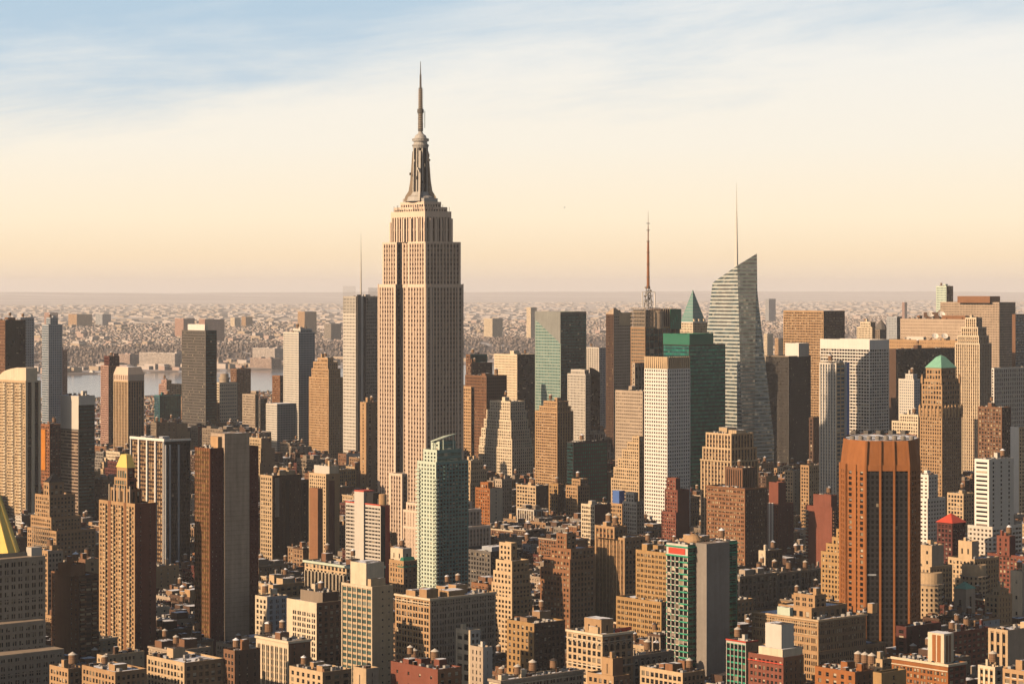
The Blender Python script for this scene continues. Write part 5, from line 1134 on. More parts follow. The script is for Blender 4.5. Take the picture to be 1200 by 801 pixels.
G(B_, 'cream block with an orange brown roof storey above the white ribbon window slab', 'building', (1004, 1022, 1027, 383), None, P_('cream'), P_('dtan'), ups=[(1008, 1020, 1026, 377)], D=3950)
G(T_, 'dark blue glass tower cut by the right edge of the view', 'skyscraper', (1186, 1190, 1216, 368), None, blank('brown'), S('curtain', 'black', bw=3, fh=3.8, glass='g_blue', span='g_black', wh=.5), D=3450, clut=None)
G(T_, 'tower with a dark and white woven grid facade cut by the right edge', 'tower', (1159, 1165, 1216, 431), None, P_('white', ww=.6), S('punch', 'offwhite', bw=3.8, fh=5.4, ww=.55, wh=.66, d=.9, glass='g_black'), D=3000, clut=(4, 0, 0))
G(B_, 'brown stone block with lit windows below the tall cream ribbed tower', 'building', (1146, 1174, 1185, 477), None, P_('brown', bw=3.6, fh=4, glass='g_lit', ww=.5), P_('dbrown'), D=2520)
G(B_, 'pale concrete building cut by the right edge below the woven grid tower', 'building', (1184, 1194, 1216, 500), None, blank('white'), P_('ltan', bw=4), D=2450)
ws = S('band', 'white', bw=4, fh=3.6, wh=.45, d=.5, glass='g_brown')
b = G(B_, 'white building with a blank side wall above a wider stepped base', 'tower', (1134, 1163, 1198, 617), None, S('band', 'offwhite', bw=4, fh=3.6, wh=.5, d=.5, glass='g_brown'), P_('offwhite', bw=4, fh=3.6, ww=.75, wh=.45), ups=[(1142, 1159, 1188, 538, 4)], us=P_('white', bw=11, fh=3.6, ww=.75, wh=.4), ur=P_('offwhite', bw=9, fh=3.6, ww=.22, wh=.5), D=1990, ind=False, roof='r_snow')
G(B_, 'white stepped office block half hidden behind the orange brown tower', 'building', (1063, 1087, 1108, 584), None, S('band', 'white', bw=4, fh=3.6, wh=.45, glass='g_brown'), S('band', 'offwhite', bw=4, fh=3.6, wh=.45, glass='g_grey'), ups=[(1072, 1088, 1099, 556)], D=2120)
G(B_, 'tan block with a rooftop stack behind the red pyramid roofed house', 'building', (1110, 1129, 1142, 578), None, P_('ltan', bw=3.4, fh=3.7, ww=.55), P_('tan', bw=3.4), D=2260, clut=(3, 1, 1))
b = G(K_, 'dark red brick house under a bright red pyramid roof', 'house', (1098, 1116, 1131, 612), None, P_('dred', belt=1), P_('dred'), D=1950, keep=True, clut=None)
m = MB(); x0, x1, y0, y1 = -1, b.b + 1, -1, b.a + 1; cx, cy = b.b / 2, b.a / 2; zt = hgt(601, b.D + 10)
o = [(x0, y0), (x1, y0), (x1, y1), (x0, y1)]
for k in range(4): m.quads([[(*o[k], b.H - .5), (*o[(k + 1) % 4], b.H - .5), (cx + .5, cy, zt), (cx - .5, cy, zt)]], 'vred')
m.build('pyramid_roof', b.root); b.done()
# rounded tan buildings
for lab, px_, up_, D_ in (('cream building with a rounded bay front and a square tower block on top', (1111, 1142, 1171, 655), (1123, 1139, 1147, 634, 8), 1800), ('curved tan building with a plain square tower beside the orange brown tower', (1058, 1090, 1116, 664), (1072, 1092, 1106, 639, 5), 1760)):
    b = G(B_, lab, 'building', px_, None, P_('ltan', bw=3.2, fh=3.6, ww=.45), P_('tan', bw=3.2, fh=3.6, ww=.45), ups=[up_], us=P_('ltan', bw=7, fh=9, ww=.25, wh=.3), ur=blank('stone'), D=D_, keep=True, clut=(4, 0, 1))
    m = MB(); m.ring(2, 2, [(0, 10), (b.H - 12, 10), (b.H - 11.9, 9), (b.H - 4, 9)], 'ltan', 24)
    for k in range(int(b.H / 3.6) - 3):
        for i in range(9): a = math.pi * (.95 + i * .085 * 1.2); x, y = 2 + 10.02 * math.cos(a), 2 + 10.02 * math.sin(a); m.box(x - .6, x + .6, y - .4, y + .4, 3.6 * k + 1, 3.6 * k + 2.8, 'g_dark')
    m.ring(2, 2, [(b.H - 12.6, 10.6), (b.H - 11.8, 10.6)], 'stone', 24); m.build('rounded_bay', b.root); b.done()
G(K_, 'long orange red brick building with square rooftop houses at the right edge', 'building', (1157, 1206, 1225, 652), None, P_('red', bw=3.6, fh=3.4, ww=.5, glass='g_lit'), P_('dred'), ups=[(1168, 1183, 1190, 628, 12)], us=P_('red', bw=6, ww=.3), ur=blank('dred'), D=1850, clut=(5, 1, 2), mat='red')
b = G(B_, 'small stone tower with a low green pyramid roof and an arched opening', 'building', (1118, 1132, 1143, 690), None, P_('stone', bw=12, fh=16, ww=.25, wh=.5, tm=4), P_('stone', bw=12, fh=16, ww=.25, wh=.5), D=1640, keep=True, clut=None)
m = MB(); o = [(-.6, -.6), (b.b + .6, -.6), (b.b + .6, b.a + .6), (-.6, b.a + .6)]
for k in range(4): m.quads([[(*o[k], b.H), (*o[(k + 1) % 4], b.H), (b.b / 2, b.a / 2, b.H + 4.5), (b.b / 2, b.a / 2, b.H + 4.5)]], 'copper')
m.build('pyramid_roof', b.root); b.done()
G(B_, 'tan apartment house with stacked rooftop blocks right of the small green pyramid', 'building', (1154, 1170, 1186, 697), None, P_('ltan'), P_('tan', ww=.3), ups=[(1163, 1172, 1182, 690, 3)], D=1640, clut=(4, 0, 2), mat='ltan')
G(B_, 'plain cream rooftop tower cut by the right edge above brown roofs', 'building', (1184, 1198, 1216, 669), None, P_('cream', bw=12, fh=12, ww=.2, wh=.2), P_('stone', bw=12, ww=.2), D=1700)
G(B_, 'tan building with tall slot windows and a blank concrete side at the right edge', 'building', (1158, 1181, 1214, 738), None, S('pier', 'ltan', bw=4.2, fh=7, ww=.45, wh=.75, d=.5, glass='g_dark', span='tan'), S('blank', 'stone'), D=1380, clut=(3, 0, 1))
G(K_, 'long dark red brick apartment block between the orange brown tower and concrete side', 'apartments', (1094, 1106, 1161, 742), None, P_('dred'), P_('red', bw=4.2, fh=3.3, ww=.5, wh=.45, glass='g_lit'), D=1460, clut=(6, 2, 3), mat='dred')
G(K_, 'black roofed low brick block right beside the foot of the orange brown tower', 'building', (1050, 1062, 1103, 734), None, P_('dred', bw=6), P_('dred', bw=9, ww=.15), D=1490, roof='r_tar', clut=(1, 0, 0))
b = G(A_, 'orange and white apartment house with a tall striped rooftop tower', 'apartments', (1045, 1111, 1132, 778), None, P_('orange', bw=4.4, fh=3.2, ww=.62, wh=.52, nw=2, glass='g_lit', belt=[.93], trim='cream', tm=4), P_('red', bw=4.4, fh=3.2, ww=.6, wh=.5, glass='g_lit'), D=1280, keep=True, roof='r_snow', clut=(8, 1, 1), cor='cream')
zz = hgt(743, b.D + 4); y0, y1 = left_len(b.P, 1102), left_len(b.P, 1083); m = MB(); m.box(3, 11, y0, y1, b.zr, zz, 'cream', top='r_snow')
for k in (.2, .5): m.box(2.85, 3.01, y0 + (y1 - y0) * k, y0 + (y1 - y0) * (k + .22), b.zr + 1, zz - 1, 'orange'); m.box(3 + 8 * k, 3 + 8 * (k + .2), y0 - .15, y0 + .01, b.zr + 1, zz - 1, 'obrown')
m.build('striped_tower', b.root); b.done()
G(B_, 'cream front with narrow slot windows in the lower right corner', 'building', (1146, 1166, 1176, 781), None, S('pier', 'cream', bw=3.6, fh=3.6, ww=.5, wh=.6, glass='g_dark', span='tan'), P_('stone', bw=6), D=1265)
G(K_, 'orange tan building with white window surrounds in the lower right corner', 'building', (1175, 1202, 1220, 786), None, P_('tan', bw=4, fh=3.3, ww=.6, glass='g_lit', sill='white'), P_('dtan'), D=1240)
b = G(K_, 'orange brick building with three conical water tanks side by side', 'building', (955, 1002, 1024, 787), None, P_('orange', bw=5, fh=3.6, ww=.35), P_('obrown', bw=5, ww=.3), D=1245, keep=True, clut=(6, 0, 2), mat='orange')
for k in range(3): b.tank(9 + 0 * k, left_len(b.P, 1008 - k * 8), b.zr + 2, 1.0, True)
b.done()
G(K_, 'plain ochre brick box in front of the orange and white apartment house', 'building', (1023, 1033, 1062, 788), None, blank('ochre'), P_('ochre', bw=12, ww=.1), D=1225, clut=(1, 0, 0))
G(B_, 'pale low building with a broad snowy roof behind the ochre brick box', 'building', (1002, 1034, 1046, 772), None, P_('ltan', bw=4, ww=.5), P_('tan'), D=1320, roof='r_snow', clut=(2, 0, 1))
# --- orange brown tower (turned 45 degrees to the streets)
b = Bld('orange_tower', 'orange brown tower with black window bays between bold vertical ribs', 'skyscraper', (987, 1014, 1079, 545), None, D=1556, ind=False)
P1 = b.P; x2 = right_len(P1, 1079)
def loc(px_, D_): v = place(px_, D_) - P1; return np.array((float(v @ DR), float(v @ DL)))
cols = [(985, 1586), (992, 1570), (1014, 1556), (1065, 1556), (1075, 1570), (1079, 1590)]
pts = [loc(*c) for c in cols]
bk = [loc(1076, 1625), loc(1062, 1640), loc(1000, 1640), loc(989, 1622)]
Hh_, Ht = b.H, hgt(516, 1560)
poly = pts + bk; cen = sum(poly) / len(poly)
sl = S('punch', 'orange', bw=5.2, fh=3.55, ww=.46, wh=.55, d=.6, glass='g_dark', sm=.8, tm=3.5)
sf = S('band', 'black', bw=3, fh=3.55, wh=.6, d=.3, glass='g_black', span='black', sm=.1, tm=2)
for k, (p, q) in enumerate(zip(poly, poly[1:] + poly[:1])):
    st = sf if k == 2 else (sl if k in (0, 1, 3, 4) else blank('obrown'))
    facade(b.w, [(*p, 0), (*q, 0), (*q, Hh_), (*p, Hh_)], st, b.g)
inn = [cen + (p - cen) * .93 for p in poly]
for k in range(len(poly)):
    j = (k + 1) % len(poly); b.w.quads([[(*poly[k], Hh_), (*poly[j], Hh_), (*inn[j], Ht), (*inn[k], Ht)]], 'orange')
b.r.quads([[(*inn[i], Ht - .5) for i in (0, 1, 2, 3)], [(*inn[i], Ht - .5) for i in (0, 3, 4, 9)], [(*inn[i], Ht - .5) for i in (9, 4, 5, 6)], [(*inn[i], Ht - .5) for i in (9, 6, 7, 8)]], 'r_dark')
m = MB()
def rib(p, q, w, wt):
    for s in range(len(p)): pass
for f in (0, .34, .66, 1.0):
    p = pts[2] * (1 - f) + pts[3] * f; pin = inn[2] * (1 - f) + inn[3] * f
    nrm = np.array((-DR[1] * 0 - .656, -.755)); nrm = loc(600, P1[1] - 1) - loc(600, P1[1]); nrm /= np.linalg.norm(nrm); tn = np.array((-nrm[1], nrm[0]))
    for (z0, z1, a0, a1) in ((0, Hh_, p, p), (Hh_, Ht, p, pin)):
        c0 = [a0 + tn * .6, a0 + tn * .6 + nrm * 1.3, a0 - tn * .6 + nrm * 1.3, a0 - tn * .6]; c1 = [a1 + tn * .6, a1 + tn * .6 + nrm * 1.3, a1 - tn * .6 + nrm * 1.3, a1 - tn * .6]
        m.quads([[(*c0[i], z0), (*c0[i + 1], z0), (*c1[i + 1], z1), (*c1[i], z1)] for i in range(3)], 'orange')
p, q = pts[2], pts[3]; m.quads([[(*(p + nrm * .6), Hh_ - 3.6), (*(q + nrm * .6), Hh_ - 3.6), (*(q + nrm * .6), Hh_ + .2), (*(p + nrm * .6), Hh_ + .2)], [(*(p + nrm * .6), Hh_ - 3.6), (*(q + nrm * .6), Hh_ - 3.6), (*q, Hh_ - 3.6), (*p, Hh_ - 3.6)]], 'orange')
for k in (0, 1):
    for f in (.0, .5, 1.0) if k == 1 else (0, 1.0):
        c = poly[k] * (1 - f) + poly[k + 1] * f; m.box(c[0] - .7, c[0] + .7, c[1] - .7, c[1] + .7, 0, Hh_, 'orange')
m.build('rib', b.root)['kind'] = 'stuff'
m = MB()
for k in range(8):
    c = inn[1] * (1 - k / 7) + inn[4] * (k / 7); c = c * .9 + cen * .1; m.ring(c[0], c[1], [(Ht - .5, 1.6), (Ht + 1.6, 1.8), (Ht + 2.2, 1.2)], 'grey', 10)
for k in range(5):
    c = inn[7] * (1 - k / 4) + inn[8] * (k / 4); m.box(c[0] - 2, c[0] + 2, c[1] - 2, c[1] + 2, Ht - .5, Ht + 2, 'dgrey')
m.build('cooling_unit', b.root)['kind'] = 'stuff'
m = MB(); p = pts[2] * .95 + pts[3] * .05; q = pts[2] * .75 + pts[3] * .25; z = hgt(674, 1556); m.quads([[(*(p + nrm * .35), z), (*(q + nrm * .35), z), (*(q + nrm * .35), z + 1.1), (*(p + nrm * .35), z + 1.1)]], 'bgrey'); m.build('blue_panel', b.root)
b.done()
# --- middle low rise with a face of their own
G(K_, 'bright orange brick building with a blank cream side wall right of the mint tower', 'building', (557, 574, 589, 572), 612, P_('vred' if False else 'orange', bw=3.2, fh=3.3, ww=.4), P_('cream', bw=12, ww=.1), ups=[(563, 572, 577, 565, 4)], us=P_('orange'), ur=blank('orange'), D=2340)
G(B_, 'grey cream apartment block just behind the bright orange brick building', 'building', (580, 588, 600, 561), None, P_('stone', ww=.4), P_('stone', bw=3, ww=.4), D=2450)
G(B_, 'tan loft with a dark windowless side and twin tanks below the stepped cream tower', 'loft', (605, 628, 643, 569), None, P_('ltan', bw=4.2, ww=.6), P_('dbrown', bw=9, ww=.1), D=2430, clut=(2, 2, 1))
G(B_, 'narrow tan building below the tan ribbed tower', 'building', (643, 654, 661, 567), None, P_('ochre'), P_('dbrown'), D=2470, clut=(1, 1, 0))
G(B_, 'tan building with a taller dark sided block and tanks below the black green glass block', 'building', (663, 677, 691, 569), None, P_('tan'), P_('dtan'), ups=[(670, 680, 689, 561)], D=2460, clut=(1, 2, 0))
G(B_, 'narrow cream fronted building with a dark red side beside tan corner pier tower', 'building', (681, 697, 716, 591), None, P_('cream', bw=3, ww=.6), P_('dred', bw=9, ww=.1), D=2230)
G(B_, 'white stepped building left of the white gridded tower base', 'building', (730, 746, 755, 588), None, P_('offwhite', bw=3, ww=.5), P_('stone'), ups=[(733, 743, 748, 577, 4)], D=2240, clut=(0, 0, 0))
b = G(B_, 'tan building carrying a bright blue wrapped rooftop block', 'building', (715, 729, 740, 590), None, P_('tan', bw=3.2, ww=.55), P_('brown'), D=2290, keep=True, clut=(2, 1, 0)); b.hut(1, 8, 5, 14, b.zr, 13, 'blue', 'wrapped_block'); b.done()
G('warehouse', 'dark warehouse with a wide snow covered roof behind the tan ziggurat building', 'warehouse', (535, 575, 613, 646), None, P_('dgrey'), P_('black', bw=4), D=1860, roof='r_snow', clut=(3, 0, 1), par=3, mat='bgrey')
G(B_, 'yellow ochre loft behind snow edged roofs in front of the shadowed stepped building', 'loft', (594, 626, 662, 730), None, P_('ochre', bw=4, fh=4, ww=.4), P_('dbrown'), D=1475, roof='r_snow', clut=(6, 1, 2), mat='dtan')
G(B_, 'small white walled building among the dark roofs right of the broad tan loft', 'building', (551, 566, 577, 758), None, P_('stone', ww=.3), P_('offwhite', bw=9, ww=.1), D=1345, roof='r_snow', clut=(2, 0, 1), mat='offwhite')
G(B_, 'white fronted low building with large dark windows beside the broad tan loft', 'building', (534, 551, 563, 738), None, P_('cream', bw=6, fh=6, ww=.6), P_('offwhite'), D=1425, roof='r_snow', clut=(2, 0, 1))
G(K_, 'orange red brick building with crowded tanks at the bottom of the view', 'building', (458, 513, 541, 784), None, P_('red', bw=9, fh=6, ww=.15, wh=.25), P_('obrown', bw=5, ww=.4), D=1235, clut=(5, 3, 3), mat='red', roof='r_dark')
G(K_, 'plain cream box building at the foot of the cream gridded block', 'building', (414, 429, 444, 783), None, P_('ltan', bw=14, fh=12, ww=.1), P_('stone', bw=12, ww=.1), D=1250, clut=(3, 0, 0))
G(K_, 'low tan building with rooftop boxes between cream loft and plain cream box', 'building', (339, 378, 412, 787), None, P_('ltan', bw=5, ww=.4), P_('dtan', bw=6), D=1275, clut=(8, 1, 3), mat='tan')
G(B_, 'long cream fronted loft with a snowy cluttered roof at the bottom edge', 'loft', (573, 587, 684, 797), None, P_('cream'), P_('stone', bw=4.4, fh=4, ww=.62, wh=.6, nw=2, belt=[.95], trim='cream'), D=1222, roof='r_snow', clut=(9, 3, 3), cor='stone')
G(K_, 'tan brick building with a plain square rooftop tower at the bottom edge', 'building', (688, 719, 738, 792), None, P_('tan', bw=4, ww=.5), P_('brown'), ups=[(705, 718, 730, 771, 3)], us=P_('tan', bw=12, fh=9, ww=.1), ur=blank('brown'), D=1230, roof='r_snow')

# ------------------------------------------------------------------ the city floor, river, far shore
def G2W(gx, gy, z=0.0): p = DR * gx + DL * gy; return (p[0], p[1], z)
SHORE, FAR = 4960.0, 6310.0
def simple_mat(name, build, rough=0.9):
    m, t, b = newmat(name); b.inputs['Roughness'].default_value = rough; build(t, b); MATS[name] = m; return m
def mixcol(t, f, a, c):
    x = t.nodes.new('ShaderNodeMix'); x.data_type = 'RGBA'
    for s, v in (('A', a), ('B', c)):
        if isinstance(v, tuple): x.inputs[s].default_value = (*v, 1)
        else: t.links.new(v, x.inputs[s])
    t.links.new(f, x.inputs['Factor']); return x.outputs['Result']
def noise(t, scale, detail=6, rough=.6, sc=(1, 1, 1), lo=.45, hi=.55, rot=0.0):
    co = t.nodes.new('ShaderNodeNewGeometry'); mp_ = t.nodes.new('ShaderNodeMapping'); mp_.vector_type = 'TEXTURE' if False else 'POINT'
    mp_.inputs['Scale'].default_value = sc; mp_.inputs['Rotation'].default_value = (0, 0, rot)
    t.links.new(co.outputs['Position'], mp_.inputs[0])
    n = t.nodes.new('ShaderNodeTexNoise'); n.inputs['Scale'].default_value = scale; n.inputs['Detail'].default_value = detail; n.inputs['Roughness'].default_value = rough
    t.links.new(mp_.outputs[0], n.inputs['Vector'])
    r_ = t.nodes.new('ShaderNodeMapRange'); r_.inputs[1].default_value = lo; r_.inputs[2].default_value = hi; t.links.new(n.outputs[0], r_.inputs[0])
    return r_.outputs[0]
simple_mat('asphalt', lambda t, b: t.links.new(mixcol(t, noise(t, .05), (.04, .038, .036), (.075, .07, .066)), b.inputs['Base Color']))
simple_mat('paving', lambda t, b: t.links.new(mixcol(t, noise(t, .15), (.20, .185, .17), (.34, .32, .30)), b.inputs['Base Color']))
simple_mat('paint', lambda t, b: t.links.new(mixcol(t, noise(t, .5), (.55, .53, .5), (.75, .73, .7)), b.inputs['Base Color']))
def wat(t, b):
    b.inputs['Base Color'].default_value = (.20, .19, .18, 1); b.inputs['Specular IOR Level'].default_value = .9
    bp = t.nodes.new('ShaderNodeBump'); bp.inputs['Strength'].default_value = .10; bp.inputs['Distance'].default_value = 1.0
    n = t.nodes.new('ShaderNodeTexNoise'); n.inputs['Scale'].default_value = .06; n.inputs['Detail'].default_value = 8
    g_ = t.nodes.new('ShaderNodeNewGeometry'); t.links.new(g_.outputs['Position'], n.inputs['Vector']); t.links.new(n.outputs[0], bp.inputs['Height']); t.links.new(bp.outputs[0], b.inputs['Normal'])
simple_mat('river', wat, .16)
simple_mat('m_wood', lambda t, b: t.links.new(mixcol(t, noise(t, .012, 8, .7, lo=.55, hi=.62), mixcol(t, noise(t, .004), (.15, .12, .11), (.22, .175, .155)), (.58, .57, .58)), b.inputs['Base Color']))
simple_mat('m_hazy_town', lambda t, b: t.links.new(mixcol(t, noise(t, .010, 8, .7, lo=.5, hi=.56), mixcol(t, noise(t, .003), (.22, .18, .16), (.34, .28, .24)), (.62, .60, .60)), b.inputs['Base Color']))  # town ground paled: distance haze mixed into its snow and earth colours
simple_mat('m_hazy_marsh', lambda t, b: t.links.new(mixcol(t, noise(t, .0011, 8, .62, sc=(.35, 1, 1), lo=.50, hi=.56, rot=.4), mixcol(t, noise(t, .0008, 6, .6, sc=(.3, 1, 1), rot=.4), (.30, .24, .19), (.46, .37, .27)), (.68, .65, .64)), b.inputs['Base Color']))  # marsh and snow tones flattened, haze put into the colour
simple_mat('m_hazy_far', lambda t, b: t.links.new(mixcol(t, noise(t, .0006, 8, .65, sc=(.4, 1, 1), lo=.5, hi=.6), (.42, .38, .36), (.60, .57, .56)), b.inputs['Base Color']))  # far hills coloured pale so the material itself carries haze
simple_mat('twigs', lambda t, b: t.links.new(mixcol(t, noise(t, .03, 4), (.13, .105, .095), (.22, .175, .15)), b.inputs['Base Color']))

m = MB(); m.quads([[G2W(-2500, -9000), G2W(13000, -9000), G2W(13000, SHORE), G2W(-2500, SHORE)]], 'asphalt')
m.quads([[G2W(-2500, SHORE), G2W(13000, SHORE), G2W(13000, SHORE, -3), G2W(-2500, SHORE, -3)]], 'paving'); o = m.build('ground'); o['kind'] = 'structure'
m = MB(); m.quads([[G2W(-9000, SHORE - 30, -1.6), G2W(26000, SHORE - 30, -1.6), G2W(26000, FAR + 60, -1.6), G2W(-9000, FAR + 60, -1.6)]], 'river'); o = m.build('river'); o['kind'] = 'structure'
# pavements of the blocks and lane lines
BX, BY = 80.4, 262.0
OX, OY = -17.0, 40.0
pv = MB(); ln = MB()
def inview(gx0, gx1, gy0, gy1, pad=420):
    c = DR * (gx0 + gx1) / 2 + DL * (gy0 + gy1) / 2
    return c[1] > 1050 and abs(c[0]) < c[1] * .2105 + pad + 60
blocks = []
for i in range(-60, 130):
    for j in range(-40, 60):
        x0, y0 = OX + i * BX, OY + j * BY
        if y0 + BY > SHORE - 20: continue
        if not inview(x0, x0 + BX, y0, y0 + BY): continue
        blocks.append((x0, x0 + BX - 18, y0, y0 + BY - 30))
        a, b2, c, d = x0 - 3.5, x0 + BX - 18 + 3.5, y0 - 5, y0 + BY - 25
        P4 = [G2W(a, c, .15), G2W(b2, c, .15), G2W(b2, d, .15), G2W(a, d, .15)]; Q4 = [G2W(a, c), G2W(b2, c), G2W(b2, d), G2W(a, d)]
        pv.quads([P4] + [[Q4[k], Q4[(k + 1) % 4], P4[(k + 1) % 4], P4[k]] for k in range(4)], 'paving')
        for q in range(4):
            yy = y0 - 20 + q * 3.3 + 2
            ln.quads([[G2W(x0 + 3 * s - 16, yy, .008), G2W(x0 + 3 * s - 14.4, yy, .008), G2W(x0 + 3 * s - 14.4, yy + .16, .008), G2W(x0 + 3 * s - 16, yy + .16, .008)] for s in range(0, 27, 2)], 'paint')
pv.build('pavement')['kind'] = 'structure'; ln.build('road_marking')['kind'] = 'structure'

# ------------------------------------------------------------------ ordinary buildings on every lot
ENV = [(a_, b_2, c_, (c_ + 14 if (a_, b_2) in ((551, 577), (534, 563), (458, 541), (733, 790)) else d_), e_) for (a_, b_2, c_, d_, e_) in ENV]
CARPET = [(-50, 580), (0, 560), (48, 500), (58, 503), (72, 492), (112, 515), (125, 530), (150, 520), (170, 500), (185, 488), (212, 462), (235, 458), (250, 465), (300, 500), (330, 508), (362, 520), (400, 518), (444, 528), (545, 505), (562, 530), (600, 560), (626, 560), (672, 505), (716, 500), (755, 505), (810, 540), (830, 540), (900, 545), (940, 535), (960, 560), (1080, 560), (1127, 560), (1162, 530), (1200, 545), (1260, 560)]
def carpet(x):
    for (a, p), (b2, q) in zip(CARPET[:-1], CARPET[1:]):
        if a <= x <= b2: return p + (q - p) * (x - a) / (b2 - a)
    return 560
def proj(gx, gy): p = DR * gx + DL * gy; return 600 + F * p[0] / p[1], p[1]
LOTS = []
rl = random.Random(20)
for (x0, x1, y0, y1) in blocks:
    Dm = proj((x0 + x1) / 2, (y0 + y1) / 2)[1]
    for row in (0, 1):
        a, b2 = (x0, (x0 + x1) / 2 - 2) if row == 0 else ((x0 + x1) / 2 + 2, x1)
        y = y0
        while y < y1 - 6:
            w = rl.choice((8, 12, 15, 18, 22, 26, 32)) if Dm < 2700 else rl.choice((16, 22, 30, 38, 45))
            w = min(w, y1 - y)
            if y1 - (y + w) < 7: w = y1 - y
            rnd = [rl.random() for _ in range(8)]
            f = [a + rnd[0] * 2 * (row == 1), b2 - rnd[1] * 4 * (row == 0), y + .15, y + w - .15]
            y += w
            ok = True
            for (p0, p1, q0, q1, *_r) in FOOT:
                if f[0] < p1 + 1 and f[1] > p0 - 1 and f[2] < q1 + 1 and f[3] > q0 - 1:
                    # trim along the street first
                    if p0 - 1 > f[0] + 9 and f[2] < q1 and f[3] > q0 and row == 0 and p0 > f[0] + 12: f[1] = min(f[1], p0 - 1)
                    elif q0 - 1 - f[2] > 7: f[3] = q0 - 1
                    elif f[3] - q1 - 1 > 7: f[2] = q1 + 1
                    elif f[1] - p1 - 1 > 8: f[0] = p1 + 1
                    else: ok = False; break
            if not ok or f[1] - f[0] < 6 or f[3] - f[2] < 6: continue
            LOTS.append((len(LOTS), f, rnd, Dm))
def lot_height(f, rnd, Dm, lid):
    x_c, Dn = proj(f[0], f[2]); xl, _ = proj(f[0], f[3]); xr, _ = proj(f[1], f[2])
    lim = max(carpet(xl), carpet(x_c), carpet(xr)) + rnd[2] * 10 - 3
    for (hl, hr, yt, yb, D) in ENV:
        if D > Dn and D < 2650 and hl < xr + 2 and hr > xl - 2 and yb < 830: lim = max(lim, yb - 10 + rnd[3] * 8)
        if D > Dn and D < 1480 and hl < xr and hr > xl: lim = max(lim, yt + (min(yb, 801) - yt) * .7)
    hmax = CH - (lim - HZ) * Dn / F
    r = rnd[4]
    if Dm < 2500: h = 11 + 21 * r ** 1.4 + (16 if rnd[5] > .86 else 0)
    elif Dm < 3600: h = 16 + 52 * r ** 1.6 + (40 if rnd[5] > .82 else 0)
    else: h = 16 + 50 * r ** 1.7 + (45 if rnd[5] > .8 else 0)
    return max(9.0, min(h, hmax)), hmax
WALLS = [('tan', 4), ('ltan', 2.2), ('dtan', 5), ('brown', 6), ('obrown', 3.5), ('red', 1.2), ('dred', 1.8), ('stone', 3.5), ('cream', 1.3), ('dstone', 4.5), ('dbrown', 5), ('grey', 2), ('offwhite', .8), ('ochre', .6), ('bgrey', .5)]
def pick(seq, r):
    tot = sum(w for _, w in seq); c = 0
    for k, w in seq:
        c += w / tot
        if r <= c: return k
    return seq[-1][0]
def lot_style(lid, h, Dm):
    q = random.Random(lid * 31 + 5)
    wl = pick(WALLS, q.random())
    kind = q.random()
    fh = q.choice((3.2, 3.5, 3.8)); g = q.choice(('g_dark', 'g_dark', 'g_lit', 'g_brown'))
    if kind < .7: ls = S('punch', wl, bw=q.choice((2.6, 3.0, 3.6)), fh=fh, ww=q.uniform(.42, .55), wh=.55, glass=g, belt=[1 - 3.5 / h] if q.random() < .5 else 0, sm=.8)
    elif kind < .88: ls = S('punch', wl, bw=q.choice((4.2, 5.2)), fh=fh, ww=.68, wh=.6, nw=q.choice((2, 3)), glass=g, sm=.8)
    else: ls = S('pier', wl, bw=3.2, fh=fh, ww=.6, wh=.6, d=.4, glass=g, span='dbrown', sm=1)
    rr = q.random(); side = wl if rr < .55 else pick(WALLS, q.random())
    if rr < .5: rs = dict(ls); rs['wall'] = side
    elif rr < .8: rs = S('punch', side, bw=6, fh=fh, ww=.2, wh=.4, glass=g)
    else: rs = S('blank', side, sparse=1)
    if Dm < 2100:
        for st_ in (ls, rs):
            if st_['kind'] == 'punch': st_['units'] = .07
    if rr < .5 and q.random() < .3: rs['drop'] = q.uniform(.1, .5)
    return q, wl, side, ls, rs
VIS = None       # {lot: (label, individually built?)}
